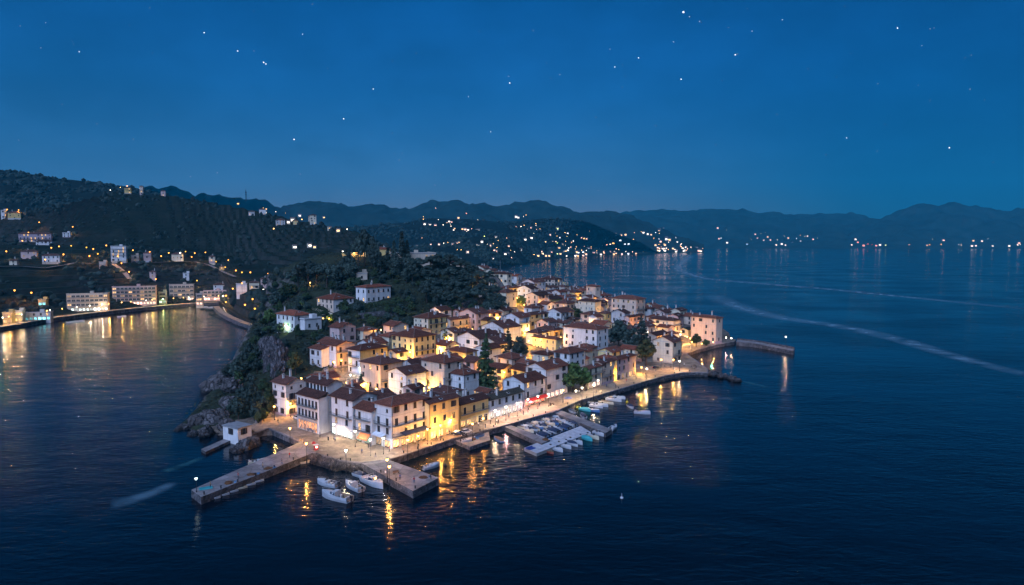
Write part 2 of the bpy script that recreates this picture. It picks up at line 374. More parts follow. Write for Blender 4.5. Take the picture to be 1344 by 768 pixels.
def hill_mat(name, grass, rock, lo=.62, hi=.8, sc=.08):
    m, t, n, l, b = nt(name)
    g = n.new('ShaderNodeNewGeometry'); sp = n.new('ShaderNodeSeparateXYZ'); l.new(g.outputs['Normal'], sp.inputs[0])
    tc = n.new('ShaderNodeTexCoord'); no = n.new('ShaderNodeTexNoise'); no.inputs['Scale'].default_value = sc; no.inputs['Detail'].default_value = 9; no.inputs['Roughness'].default_value = .7
    l.new(tc.outputs['Object'], no.inputs['Vector'])
    ad = n.new('ShaderNodeMath'); ad.operation = 'MULTIPLY_ADD'; ad.inputs[1].default_value = .5; l.new(no.outputs[0], ad.inputs[0]); l.new(sp.outputs[2], ad.inputs[2])
    mr = n.new('ShaderNodeMapRange'); mr.inputs[1].default_value = lo + .25; mr.inputs[2].default_value = hi + .25; l.new(ad.outputs[0], mr.inputs[0])
    n2 = n.new('ShaderNodeTexNoise'); n2.inputs['Scale'].default_value = sc * 6; n2.inputs['Detail'].default_value = 8; l.new(tc.outputs['Object'], n2.inputs['Vector'])
    m2 = n.new('ShaderNodeMapRange'); m2.inputs[1].default_value = .3; m2.inputs[2].default_value = .7; m2.inputs[3].default_value = .45; m2.inputs[4].default_value = 1.4; l.new(n2.outputs[0], m2.inputs[0])
    mx = n.new('ShaderNodeMix'); mx.data_type = 'RGBA'; l.new(mr.outputs[0], mx.inputs[0]); mx.inputs[6].default_value = (*rock, 1); mx.inputs[7].default_value = (*grass, 1)
    vs = n.new('ShaderNodeVectorMath'); vs.operation = 'SCALE'; l.new(mx.outputs[2], vs.inputs[0]); l.new(m2.outputs[0], vs.inputs['Scale'])
    l.new(vs.outputs[0], b.inputs['Base Color']); b.inputs['Roughness'].default_value = .9; b.inputs['Specular IOR Level'].default_value = .15
    bp = n.new('ShaderNodeBump'); bp.inputs['Strength'].default_value = .7; bp.inputs['Distance'].default_value = .6; l.new(n2.outputs[0], bp.inputs['Height']); l.new(bp.outputs[0], b.inputs['Normal'])
    MATS[name] = m
    return m
M_HILL = hill_mat('scrub_and_rock', (.022, .028, .016), (.10, .09, .085))
me.materials.append(M_COBB); me.materials.append(M_HILL); me.polygons.foreach_set('material_index', ms)
me.polygons.foreach_set('use_smooth', [bool(k) for k in ms]); me.update()
tag(obj('ground', me), kind='structure')

# quay: paving on a masonry wall
q = MB(); q.prism(quay_w, -3, QZ); qo = q.build('quay', [M_PAVE, M_QWALL]); tag(qo, kind='structure')
# coping stones along the water side of the quay
def strip(b, pts, w, z0, z1, m=0):
    for i in range(len(pts) - 1):
        p, r = Vector(pts[i][:2]), Vector(pts[i + 1][:2]); d = (r - p).normalized(); nrm = Vector((-d.y, d.x)) * w / 2
        a = [p - nrm, r - nrm, r + nrm, p + nrm]
        b.prism([(v.x, v.y) for v in a], z0, z1, m, m)
def inset(poly, k, e):
    c = poly
    return c
cop = MB()
edge = [W(*p, QZ) for p in QUAY_OUT if p not in ((660,559),)]
for i in range(len(edge) - 1):
    p, r = edge[i].xy, edge[i + 1].xy; d = r - p; L = d.length
    if L < 1.5: continue
    d.normalize(); nr_ = Vector((-d.y, d.x)); k = max(1, int(L / 2.2))
    for s in range(k):
        a = p + d * (L * s / k + .03); e = p + d * (L * (s + 1) / k - .03)
        cop.prism([(v.x, v.y) for v in (a - nr_ * .08, e - nr_ * .08, e + nr_ * .55, a + nr_ * .55)], QZ - .25, QZ + .1, 0, 0)
tag(cop.build('quay_kerb', M_PIER), kind='structure')

def pier(name, pts, z, label, zb=-3, mats=None, cat='pier'):
    b = MB(); w = [W(*p, z) for p in pts]; b.prism(w, zb, z)
    c = sum(w, Vector()) / len(w)
    b.v = [(v[0] - c.x, v[1] - c.y, v[2]) for v in b.v]
    o = b.build(name, mats or [M_PIER, M_QWALL], None, (c.x, c.y, 0)); return tag(o, label, cat)
pier('stone_pier', [(251,643),(264,652.5),(410.5,594.6),(394.2,580.2)], 2.0, 'long narrow stone pier running out from the square, moored dinghies along its side')
pier('stone_jetty', [(474.6,608),(542,644.5),(576,627),(511.4,604)], 2.0, 'short broad stone jetty jutting from the corner of the square beside the white motorboats')
pier('loading_platform', [(595,577),(616.5,586.5),(643.5,577.5),(641,565.2)], 1.2, 'low grey boat landing under the promenade wall below the dark parked car')
pier('finger_pier', [(661,559.5),(669,557.4),(722,577.5),(711,582)], 1.5, 'narrow stone walkway closing the marina on the side nearer the blue rowing boat', mats=[M_PIER, M_QWALL])
pier('marina_pontoon', [(688,588),(704.5,595),(776,567.5),(762,559)], 1.0, 'wide pale floating pontoon with a blue mat at its end', -.4, [mat('pontoon_deck', (.42,.42,.45), .85, .3, .8, .2, 4.), M_CONC], 'pontoon')
pier('finger_pier', [(726.6,541.3),(735.4,538.2),(803,563.5),(795,568.5)], 1.5, 'narrow stone walkway on the marina side nearer the big round tree')
pier('harbour_mole', [(966,448.6),(988,450.6),(1041.5,460.5),(1043,457.6),(1000,449.5),(968,445.8)], 2.4, 'stone mole with a lamp at its tip past the tall house at the point')
pier('bathing_jetty', [(264,589.5),(270,593),(303,578),(297,575)], .9, 'small low concrete jetty below the pale boathouse')
# low parapet of the mole
b = MB(); strip(b, [W(968,446,2.4), W(1000,449.8,2.4), W(1042,457.9,2.4)], .7, 2.4, 3.4); tag(b.build('parapet_wall', M_QWALL), 'low stone parapet along the seaward edge of the harbour mole', 'wall')
# promenade walls round the small cove
# ------------------------------------------------------------------ boulders
def rock_mesh(seed, sub=4):
    bm = bmesh.new(); bmesh.ops.create_icosphere(bm, subdivisions=sub, radius=1)
    o = Vector((seed * 7.1, seed * 3.3, 1.7)); rr_ = random.Random(seed); pl = []
    for _ in range(30):
        d_ = Vector((rr_.gauss(0, 1), rr_.gauss(0, 1), rr_.gauss(0, .8))).normalized(); pl.append((d_, rr_.uniform(.7, 1.05)))
    for v in bm.verts:
        c = v.co.normalized(); k = min([1.25] + [q / c.dot(d_) for d_, q in pl if c.dot(d_) > .2]) * (1 + .2 * noise.fractal(c * 1.9 + o, .75, 2.2, 7) - .10 * max(0, noise.ridged_multi_fractal(c * 2.4 + o, 1., 2., 3, 1., 2.) - 1.3))
        v.co = c * k; v.co.z *= .75
    me = bpy.data.meshes.new('boulder'); bm.to_mesh(me); bm.free(); me.materials.append(M_ROCK)
    return me
ROCKS = [rock_mesh(i) for i in range(6)] + [rock_mesh(i, 2) for i in (7, 8)]
for m_ in ROCKS[6:]: m_.materials.clear(); m_.materials.append(M_ROCKD)
ORD = 'first second third fourth fifth sixth seventh eighth ninth tenth eleventh twelfth thirteenth fourteenth fifteenth sixteenth'.split()
def boulder(px, py, z, r, label, group, sq=1.0, k=None):
    p = W(px, py, z); o = obj('boulder', random.choice(ROCKS[:6]) if k is None else ROCKS[k], None, (p.x, p.y, z - r * .1), random.uniform(0, 6.3))
    o.scale = (r * random.uniform(.85, 1.2), r * random.uniform(.8, 1.1), r * sq * random.uniform(.8, 1.15)); tag(o, label, 'rock', group)
for px, py, z, r, lb in [(262,556,1,6.5,'big dark craggy boulder at the waterline of the rocky point'),(280,550,2.5,6,'pale grey slab leaning above the dark craggy boulder'),
        (243,563,0,4,'flat wet rock reaching farthest into the bay'),(233,566,0,2.4,'small wet rock at the very tip of the rocky point'),(291,545,3,5,'rounded rock behind the flat boathouse roof'),
        (271,570,.5,4.6,'smooth brown boulder beside the boathouse wall'),(254,572,0,3.2,'low brown rock awash in front of the smooth boulder'),(298,556,3,4,'grey rock against the back of the boathouse'),
        (276,508,2,6,'dark upright crag standing in the water under the pines'),(287,500,4,6.5,'pale cliff block beside the dark upright crag'),(297,493,5,6,'tall pale rock face under the lowest pines'),
        (271,516,0,3,'low dark rock at the foot of the upright crag'),(291,514,2,5,'grey boulder in the gully between the two rocky points'),(300,530,4,5,'grey boulder in bushes above the boathouse'),
        (318,573,1.5,3.2,'dark boulder by the boathouse door'),(322,588,.5,4.2,'large boulder under the cove wall nearest the long pier'),(331,580,1,3.8,'jagged boulder at the mouth of the small cove'),
        (310,594,0,3.4,'low boulder in the water off the small cove'),(327,570,1.5,2.6,'small boulder tucked under the path to the boathouse'),(338,586,0,2.4,'small lit boulder inside the small cove'),
        (306,505,8,6,'rock outcrop half hidden by pines on the cliff'),(312,560,3,3,'small pale rock above the boathouse roof')]:
    boulder(px, py, z - .4, r * .86, lb, 'rocks of the point below the pines', 1.15)
for i in range(70):
    t = random.random(); v = random.random()
    x0, y0 = (411 + 62 * t, 594 + 14 * t + (3 if t < .5 else 2)); boulder(x0 + v * 4 - 4, y0 + 2 + v * (15 - 9 * abs(t - .4)), 1.5 - 2.1 * v, random.uniform(.8, 1.7), 'dark angular block in the rock armour under the edge of the square', 'rock armour under the square')
for i in range(60):
    t = random.random(); v = random.uniform(-1, 1); c = W(930 + 40 * t, 489.5 + 10.5 * t, 0); c.y += v * (5.5 - 3 * t)
    px, py = proj((c.x, c.y, 0)); boulder(px, py, max(-.2, 1.7 - 1.9 * abs(v) - t), random.uniform(1.0, 2.0), 'pale block of the rubble breakwater running out from the rounded quay', 'rubble breakwater blocks')
for i in range(46):
    t = i / 46; pts = [(736,541),(795,521),(849,504.5),(874,498),(900,494),(925,493.5)]; k = min(4, int(t * 5)); f = t * 5 - k
    px = pts[k][0] * (1 - f) + pts[k + 1][0] * f; py = pts[k][1] * (1 - f) + pts[k + 1][1] * f
    boulder(px + random.uniform(-2, 2), py + random.uniform(-.5, 1), .1, random.uniform(.8, 1.5), 'rough block heaped at the foot of the promenade wall', 'blocks at the foot of the promenade wall')
for i in range(26):
    t = i / 26; px = 346 + 46 * t; py = 575 + 19 * t
    boulder(px + random.uniform(-2, 2), py + random.uniform(0, 2), -.1, random.uniform(.5, 1.1), 'small lit stone at the foot of the curved cove wall', 'stones inside the cove')

# bare rock of the cliff below the villas
M_CLIFF = rock_mat('pale_cliff_rock', (.10, .09, .095), 2.6)
CLF = []
for i in range(3):
    bm = bmesh.new(); bmesh.ops.create_icosphere(bm, subdivisions=5, radius=1)
    for v in bm.verts:
        c = v.co.normalized(); q = max(abs(c.x), abs(c.y)); k = 1 / max(.72, (abs(c.x) ** 4 + abs(c.y) ** 4 + abs(c.z) ** 4) ** .25)
        f = noise.ridged_multi_fractal(Vector((c.x * 3.1 + i * 5, c.y * 3.1, c.z * .8)), 1., 2.1, 5, 1., 2.); g_ = noise.fractal(Vector((c.x * 2 + i, c.y * 2, c.z * 1.6)), 1., 2., 5)
        v.co = c * k * (.92 - .16 * (f - 1) + .16 * g_)
    me = bpy.data.meshes.new('cliff_rock'); bm.to_mesh(me); bm.free(); me.materials.append(M_CLIFF); CLF.append(me)
for i, (px, py, h_, w_) in enumerate([(354,458,11,6.5),(362,464,12,7),(369,470,10,6.5),(358,478,8,6),(366,484,7,6)]):
    p = hit(px, py, 1.); o = obj('cliff_rock', CLF[i % 3], None, (p.x, p.y - 1.5, p.z - h_ * .16), i * 1.3); o.scale = (w_ * .62, w_ * .55, h_ * .72); tag(o, 'pale vertical rock slab in the bare cliff below the villas', 'rock', 'slabs of the bare cliff')
# ------------------------------------------------------------------ houses
def win_mesh(kind, w=1.15, h=1.85, d=.14):
    b = MB()      # slots: 0 frame, 1 dark glass, 2 shutter
    fr = .06
    b.box(-w/2 - fr, -w/2, -.05, .02, -.05, h + fr, 0); b.box(w/2, w/2 + fr, -.05, .02, -.05, h + fr, 0)
    b.box(-w/2, w/2, -.05, .02, h, h + fr, 0); b.box(-w/2 - .2, w/2 + .2, -.16, .02, -.15, -.05, 0)
    if kind in ('plain', 'open', 'lit'): b.face([(-w/2, -.012, -.05), (w/2, -.012, -.05), (w/2, -.012, h), (-w/2, -.012, h)], 1); b.box(-.03, .03, -.04, -.013, -.05, h, 0)
    if kind == 'closed':
        for s in (-1, 1): b.box(min(s * .01, s * w/2), max(s * .01, s * w/2), -.045, -.01, -.05, h, 2)
    if kind == 'open':
        for s in (-1, 1): b.box(min(s * (w/2 + .1), s * (w + .08)), max(s * (w/2 + .1), s * (w + .08)), -.09, -.03, -.05, h, 2)
    if kind == 'lit': return [b.mesh('window', [M_WFR, g_, M_SHUT]) for g_ in (GW[1], GW[2])]
    return [b.mesh('window', [M_WFR, M_GLASS, sh]) for sh in (M_SHUT, M_SHUTB)]
WIN = {k: win_mesh(k) for k in ('plain', 'open', 'closed', 'lit')}
SMALLWIN = win_mesh('plain', .8, 1.0)
TALLWIN = {k: win_mesh(k, 1.1, 2.2) for k in ('plain', 'open', 'closed', 'lit')}
def arch_mesh():
    b = MB(); n = 8; w, h = .75, 1.3
    pts = [(-w/2, 0)] + [(w/2, 0)] + [(w/2 * math.cos(math.pi * k / n), h + w/2 * math.sin(math.pi * k / n)) for k in range(n + 1)]
    b.face([(x, -.03, z) for x, z in pts], 0)
    for i in range(len(pts)):
        a, c = pts[i], pts[(i + 1) % len(pts)]; b.tube((a[0], -.04, a[1]), (c[0], -.04, c[1]), .07, n=4, m=1)
    return b.mesh('arched_window', [M_GLASS, M_FRAME])
ARCHWIN = arch_mesh()
def door_mesh(mt):
    b = MB(); b.box(-.6, .6, -.06, .02, 0, 2.3, 1); b.box(-.75, -.6, -.1, .02, 0, 2.45, 0); b.box(.6, .75, -.1, .02, 0, 2.45, 0); b.box(-.6, .6, -.1, .02, 2.3, 2.45, 0)
    b.ball((.42, -.1, 1.1), .05, 0)
    return b.mesh('door', [M_FRAME, mt])
DOORS = [door_mesh(M_SHUTB), door_mesh(M_SHUT), door_mesh(M_WOOD)]
def chim_mesh(h):
    b = MB(); b.box(-.3, .3, -.3, .3, -1.2, h, 0); b.box(-.38, .38, -.38, .38, h, h + .12, 0); b.box(-.22, .22, -.22, .22, h + .12, h + .4, 1); b.box(-.38, .38, -.38, .38, h + .4, h + .5, 0)
    return b.mesh('chimney', [M_CHIM, M_DARK])
CHIM = [chim_mesh(1.0), chim_mesh(1.6), chim_mesh(2.3)]
def vent_mesh():
    b = MB(); b.box(-.6, .6, -.45, .45, -.05, .1, 0); b.box(-.5, .5, -.36, .36, .1, .13, 1); return b.mesh('skylight', [M_CHIM, M_GLASS])
SKYL = vent_mesh()
def dish_mesh():
    b = MB(); b.tube((0, 0, -.3), (0, 0, 1.2), .03); b.lathe([(.02, 0), (.3, .05), (.42, .14)], 10, 1, (0, 0, 1.2)); return b.mesh('satellite_dish', [M_IRON, M_CHIM])
DISH = dish_mesh()

def roof_mesh(L, Wd, kind, pitch, ov, mt):
    """returns roof mesh, gable (side -> peak), ridge height"""
    bm = bmesh.new(); x0, x1, y0, y1 = -ov, L + ov, -ov, Wd + ov
    ridge = []
    def V(*p): return bm.verts.new(p)
    e = -ov * pitch
    if kind == 'hip':
        r = min(L, Wd) / 2 * pitch; A, B, C_, Dd = V(x0, y0, e), V(x1, y0, e), V(x1, y1, e), V(x0, y1, e)
        if abs(L - Wd) < 1.0:
            E_ = V(L / 2, Wd / 2, r); fs = [(A, B, E_), (B, C_, E_), (C_, Dd, E_), (Dd, A, E_)]; ridge = [(A, E_), (B, E_), (C_, E_), (Dd, E_)]
        elif L > Wd:
            E_, G = V(Wd / 2, Wd / 2, r), V(L - Wd / 2, Wd / 2, r); fs = [(A, B, G, E_), (B, C_, G), (C_, Dd, E_, G), (Dd, A, E_)]; ridge = [(A, E_), (B, G), (C_, G), (Dd, E_), (E_, G)]
        else:
            E_, G = V(L / 2, L / 2, r), V(L / 2, Wd - L / 2, r); fs = [(A, B, E_), (B, C_, G, E_), (C_, Dd, G), (Dd, A, E_, G)]; ridge = [(A, E_), (B, E_), (C_, G), (Dd, G), (E_, G)]
    elif kind == 'gable_u':
        r = Wd / 2 * pitch; A, B, C_, Dd, E_, G = V(x0, y0, e), V(x1, y0, e), V(x1, y1, e), V(x0, y1, e), V(x0, Wd / 2, r), V(x1, Wd / 2, r)
        fs = [(A, B, G, E_), (C_, Dd, E_, G)]; ridge = [(E_, G)]
    elif kind == 'gable_v':
        r = L / 2 * pitch; A, B, C_, Dd, E_, G = V(x0, y0, e), V(x1, y0, e), V(x1, y1, e), V(x0, y1, e), V(L / 2, y0, r), V(L / 2, y1, r)
        fs = [(B, C_, G, E_), (Dd, A, E_, G)]; ridge = [(E_, G)]
    elif kind == 'shed_u':      # rises away from the right-hand face
        r = Wd * pitch; A, B, C_, Dd = V(x0, y0, e), V(x1, y0, e), V(x1, y1, r - e), V(x0, y1, r - e); fs = [(A, B, C_, Dd)]; ridge = [(Dd, C_)]
    elif kind == 'shed_v':      # rises away from the left-hand face
        r = L * pitch; A, B, C_, Dd = V(x0, y0, e), V(x1, y0, r - e), V(x1, y1, r - e), V(x0, y1, e); fs = [(A, B, C_, Dd)]; ridge = [(B, C_)]
    for f in fs: bm.faces.new(f)
    rp = [(a.co.copy(), b_.co.copy()) for a, b_ in ridge]
    bmesh.ops.recalc_face_normals(bm, faces=bm.faces[:])
    if sum(f.normal.z for f in bm.faces) < 0: bmesh.ops.reverse_faces(bm, faces=bm.faces[:])
    up = bm.faces[:]
    ret = bmesh.ops.extrude_face_region(bm, geom=up)
    for g in ret['geom']:
        if isinstance(g, bmesh.types.BMVert): g.co.z += .2
    bmesh.ops.recalc_face_normals(bm, faces=bm.faces[:])
    uvl = bm.loops.layers.uv.new('UVMap')
    for f in bm.faces:
        n = f.normal; h = Vector((0, 0, 1)).cross(n)
        h = h.normalized() if h.length > 1e-4 else Vector((1, 0, 0)); s = n.cross(h)
        for lp in f.loops: lp[uvl].uv = (lp.vert.co.dot(h), lp.vert.co.dot(s))
    me = bpy.data.meshes.new('roof'); bm.to_mesh(me); bm.free(); me.materials.append(mt)
    rb = MB()
    for a, b_ in rp: rb.tube(a + Vector((0, 0, .22)), b_ + Vector((0, 0, .22)), .13, n=5)
    return me, rb.mesh('ridge_tiles', M_RIDGE), r

HOUSES = []
def side_len(P, ux, uy, px):
    k = (px - CX) / F; d0 = P.y * CT - (P.z - HC) * ST
    den = ux - k * uy * CT
    return (k * d0 - P.x) / den if abs(den) > 1e-6 else 8.
RAILC = {}
def rail_mesh(L, dp=1.0, solid=False):
    b = MB(); b.box(0, L, -dp, .0, -.16, 0, 0)
    if solid: b.box(0, L, -dp, -dp + .12, 0, .9, 0); b.box(0, .1, -dp + .12, 0, 0, .9, 0); b.box(L - .1, L, -dp + .12, 0, 0, .9, 0)
    else:
        b.box(0, L, -dp, -dp + .05, .92, .98, 1); b.box(0, .05, -dp + .05, 0, .92, .98, 1); b.box(L - .05, L, -dp + .05, 0, .92, .98, 1)
        n = max(3, int(L / .28))
        for i in range(n + 1): x = min(L - .03, i * L / n); b.box(x, x + .03, -dp + .01, -dp + .04, 0, .92, 1)
        for s in (.3, .6): b.box(0, .03, -dp * s - .02, -dp * s + .02, 0, .92, 1); b.box(L - .03, L, -dp * s - .02, -dp * s + .02, 0, .92, 1)
    return b.mesh('balcony', [M_CONC, M_IRON])
def bay_mesh(w, H, glow):
    b = MB(); b.box(-w/2 - .14, -w/2, -.1, .02, 0, H, 0); b.box(w/2, w/2 + .14, -.1, .02, 0, H, 0); b.box(-w/2 - .14, w/2 + .14, -.12, .02, H, H + .25, 0)
    b.face([(-w/2, -.03, .3), (w/2, -.03, .3), (w/2, -.03, H), (-w/2, -.03, H)], 1); b.box(-w/2, w/2, -.08, .02, 0, .3, 2); b.box(-.04, .04, -.07, -.031, .3, H, 0); b.box(-w/2, w/2, -.07, -.031, H * .74, H * .74 + .07, 0)
    return b.mesh('shop_window', [M_FRAME, glow, M_SHUTB])
BAYC = {}
def bay(w, H, glow):
    k = (round(w, 1), round(H, 1), glow.name)
    if k not in BAYC: BAYC[k] = bay_mesh(k[0], k[1], glow)
    return BAYC[k]
def shop_mesh(Wd, H, glow, n):
    b = MB(); b.box(-.1, Wd + .1, -.12, .02, H, H + .35, 0)
    w = Wd / n
    for i in range(n + 1): x = i * w; b.box(max(-.12, x - .14), min(Wd + .12, x + .14), -.1, .02, 0, H, 0)
    for i in range(n): b.face([(i * w + .14, -.03, .25), ((i + 1) * w - .14, -.03, .25), ((i + 1) * w - .14, -.03, H), (i * w + .14, -.03, H)], 1); b.box(i * w + .14, (i + 1) * w - .14, -.08, .02, .0, .25, 0); b.box(i * w + w * .5 - .04, i * w + w * .5 + .04, -.07, -.031, .25, H, 0)
    return b.mesh('shopfront', [M_FRAME, glow])
def awning_mesh(L, mt, dp=1.8, drop=.9):
    b = MB(); n = 10
    b.face([(0, 0, 0), (L, 0, 0), (L, -dp, -drop), (0, -dp, -drop)]); b.face([(0, 0, -.04), (0, -dp, -drop - .04), (L, -dp, -drop - .04), (L, 0, -.04)])
    b.box(0, L, -dp - .04, -dp, -drop - .3, -drop + .02)
    return b.mesh('awning', [mt])

def house(label, cx, ey, h, xl, xr, roof='hip', wall='cream', tile='red', a=50., pitch=.38, z=None, Y=None, group='houses of the old town',
          nf=None, style=None, right=True, left=True, chim=1, shopR=None, shopL=None, balR=(), balL=(), awnR=None, awnL=None, Lmin=4., Lmax=45.,
          name='town_house', ov=.6, lit=.09, cat='house', spacing=3.1, gh=None, loggia=False, arch=False, solid=False, dens=.8, wallL=None, dim=False, shed=False):
    rnd = random.Random(hash((cx, int(ey * 10))) & 0xffff)
    if z is not None: E = W(cx, ey, z + h)
    elif Y is not None: E = D(cx, ey, Y)
    else: E = hit(cx, ey, h)
    u = (math.cos(R(a)), math.sin(R(a))); v = (-u[1], u[0])
    if name == 'town_house' and not balR and not balL and rnd.random() < .3 and h > 7: balR = (rnd.choice([0, 1]) if h > 9 else 0,)
    L = side_len(E, u[0], u[1], xr); Wd = side_len(E, v[0], v[1], xl)
    L = min(max(L, Lmin), Lmax) if L > 0 else 8.; Wd = min(max(Wd, Lmin), Lmax) if Wd > 0 else 8.
    base = Vector((E.x, E.y, E.z - h))
    o = empty(name, base, R(a), label, cat, group)
    wm = WALL[wall]
    # roof first, to know the gable height
    flat = roof == 'flat'
    if not flat:
        rm, rr, rh = roof_mesh(L, Wd, roof, pitch, ov, ROOF[tile])
    b = MB(); zb = -6.0; mw = 0
    if roof == 'gable_u':
        b.face([(0, 0, zb), (L, 0, zb), (L, 0, h), (0, 0, h)]); b.face([(L, Wd, zb), (0, Wd, zb), (0, Wd, h), (L, Wd, h)])
        b.face([(0, Wd, zb), (0, 0, zb), (0, 0, h), (0, Wd / 2, h + rh - .02), (0, Wd, h)], 1); b.face([(L, 0, zb), (L, Wd, zb), (L, Wd, h), (L, Wd / 2, h + rh - .02), (L, 0, h)])
    elif roof == 'gable_v':
        b.face([(0, 0, zb), (L, 0, zb), (L, 0, h), (L / 2, 0, h + rh - .02), (0, 0, h)]); b.face([(L, Wd, zb), (0, Wd, zb), (0, Wd, h), (L / 2, Wd, h + rh - .02), (L, Wd, h)])
        b.face([(0, Wd, zb), (0, 0, zb), (0, 0, h), (0, Wd, h)], 1); b.face([(L, 0, zb), (L, Wd, zb), (L, Wd, h), (L, 0, h)])
    else:
        r0 = h; zt = [h] * 4
        if roof == 'shed_u': zt = [h, h, h + rh, h + rh]
        if roof == 'shed_v': zt = [h, h + rh, h + rh, h]
        c = [(0, 0), (L, 0), (L, Wd), (0, Wd)]
        for k in range(4): k2 = (k + 1) % 4; b.face([(*c[k], zb), (*c[k2], zb), (*c[k2], zt[k2]), (*c[k], zt[k])], 1 if k == 3 else 0)
        b.face([(0, 0, h - .05), (L, 0, h - .05), (L, Wd, h - .05), (0, Wd, h - .05)])
    b.build('wall', [wm, WALL[wallL] if wallL else wm], o)
    if not flat:
        ro = obj('roof', rm, o, (0, 0, h)); obj('ridge_tiles', rr, ro)
    else:
        rb = MB(); rb.box(-.25, L + .25, -.25, Wd + .25, h + .004, h + .25, 0); 
        if not shed: rb.box(-.25, L + .25, -.25, 0, h + .25, h + .7, 1); rb.box(-.25, 0, 0, Wd + .25, h + .25, h + .7, 1); rb.box(L, L + .25, 0, Wd + .25, h + .25, h + .7, 1)
        if not shed: rb.box(L * .55, L * .55 + 3, Wd * .4, Wd * .4 + 3, h + .25, h + 2.4, 1)
        ro = rb.build('roof', [M_FLAT, wm], o)
    # cornice / string courses
    cb = MB()
    if right: cb.box(-.08, L, -.08, 0, h - .3, h - .04)
    if left: cb.box(-.08, 0, -.002, Wd, h - .3, h - .04)
    if right or left: cb.build('cornice', M_FRAME, o)
    def top(s, x):      # wall height at a place
        return h
    near = E.y < 330
    if name == 'town_house':
        nfl = nf or max(1, round(h / spacing)); fb = MB(); q_ = rnd.random()
        if q_ < .6:
            for f in range(1, nfl):
                z_ = h - f * (h / nfl) - .1
                if right: fb.box(-.05, L, -.05, 0, z_, z_ + .14)
                if left: fb.box(-.05, 0, -.002, Wd, z_, z_ + .14)
            if fb.f: fb.build('floor_band', M_FRAME, o)
        if q_ > .25:
            pb = MB(); hp = rnd.uniform(.7, 1.3)
            if right and not shopR: pb.box(-.07, L, -.07, 0, -1.5, hp)
            if left and not shopL: pb.box(-.07, 0, -.002, Wd, -1.5, hp)
            if pb.f: pb.build('plinth', WALL[rnd.choice(['grey', 'stone', 'mauve'])], o)
        if E.y < 480:
            db = MB(); x_ = L - .25 if rnd.random() < .5 else .2
            if right: db.tube((x_, -.14, 0 if not shopR else 3.2), (x_, -.14, h - .1), .07, n=5)
            if left: db.tube((-.14, Wd - .3, 0), (-.14, Wd - .3, h - .1), .07, n=5)
            db.build('drainpipe', M_IRON, o)
    nf = nf or max(1, round(h / spacing)); fh = h / nf
    style = style or rnd.choice(['open', 'plain', 'closed', 'open']); sc = rnd.randint(0, 1)
    G0 = gh or (3.2 if (shopR or shopL) else 0)
    def fill(Len, face, shop, bals, awn):
        n = max(1, int((Len - .6) / (3.3 if dens > .9 else 3.9))); w = Len / n
        for f in range(nf):
            z0 = h - (f + 1) * fh + fh * .3
            if z0 < (G0 + .2 if shop else -.2): continue
            bal = f in bals
            for i in range(n):
                if loggia and face == 'R':
                    g = GW[1] if rnd.random() < .16 else GW[2] if rnd.random() < .2 else M_DARK
                    lo_ = obj('loggia', bay(w * .78, 2.5, g), o, ((i + .5) * w, 0, h - (f + 1) * fh + .25)); continue
                if rnd.random() > dens: continue
                x = (i + .5) * w + (rnd.uniform(-.4, .4) if dens < .9 else 0)
                k = 'lit' if rnd.random() < lit else (style if rnd.random() < .75 else rnd.choice(['plain', 'closed', 'open']))
                if w < 2.4 and k == 'open': k = 'plain'
                if arch: mesh = ARCHWIN
                elif bal: mesh = TALLWIN[k][sc]
                elif f == 0 and nf > 2 and rnd.random() < .3: mesh = SMALLWIN[sc]
                else: mesh = WIN[k][sc]
                zz_ = z0 - (.75 if bal else 0)
                if face == 'R': obj('arched_window' if arch else 'window', mesh, o, (x, 0, zz_))
                else: obj('arched_window' if arch else 'window', mesh, o, (0, x, zz_), R(-90))
            if bal:
                zz_ = z0 - .82; m_ = rail_mesh(max(1.5, Len - .8), 1.0, solid)
                if face == 'R': obj('balcony', m_, o, (.4, 0, zz_))
                else: obj('balcony', m_, o, (0, Len - .4, zz_), R(-90))
        if shop:
            ns = max(1, int(Len / 2.9)); w = Len / ns
            for i in range(ns):
                g = rnd.choice([shop[0], shop[1], shop[1], shop[2]] if not dim else [shop[2], shop[2], shop[1], M_GLASS]); m_ = bay(w * rnd.uniform(.5, .68), (G0 - .8) * rnd.choice([1, 1, .9]), g); x = (i + .5) * w
                if face == 'R': obj('shop_window', m_, o, (x, 0, .08))
                else: obj('shop_window', m_, o, (0, x, .08), R(-90))
        elif (E.y < 420) and rnd.random() < .7 and fh * nf > 5:
            d_ = rnd.choice(DOORS)
            if face == 'R': obj('door', d_, o, (Len * rnd.uniform(.2, .8), 0, .02))
            else: obj('door', d_, o, (0, Len * rnd.uniform(.2, .8), .02), R(-90))
        if awn:
            m_ = awning_mesh(Len - .6, awn)
            if face == 'R': obj('awning', m_, o, (.3, -.13, G0 + .1))
            else: obj('awning', m_, o, (-.13, Len - .3, G0 + .1), R(-90))
    if right: fill(L, 'R', shopR, balR, awnR)
    if left: fill(Wd, 'L', shopL, balL, awnL)
    if not flat:
        for i in range(chim):
            fx, fy = rnd.uniform(.25, .75), rnd.uniform(.2, .8)
            hh = {'hip': min(L * min(fx, 1 - fx), Wd * min(fy, 1 - fy)) * pitch, 'gable_u': Wd * min(fy, 1 - fy) * pitch, 'gable_v': L * min(fx, 1 - fx) * pitch, 'shed_u': Wd * fy * pitch, 'shed_v': L * fx * pitch}[roof]
            obj('chimney', rnd.choice(CHIM), ro, (L * fx, Wd * fy, hh + .2))
        if rnd.random() < .55 and roof in ('gable_u', 'hip', 'shed_u'):
            fx, fy = rnd.uniform(.35, .65), .16
            s = obj('skylight', SKYL, ro, (L * fx, Wd * fy, Wd * fy * pitch + .22)); s.rotation_euler = (math.atan(pitch), 0, 0)
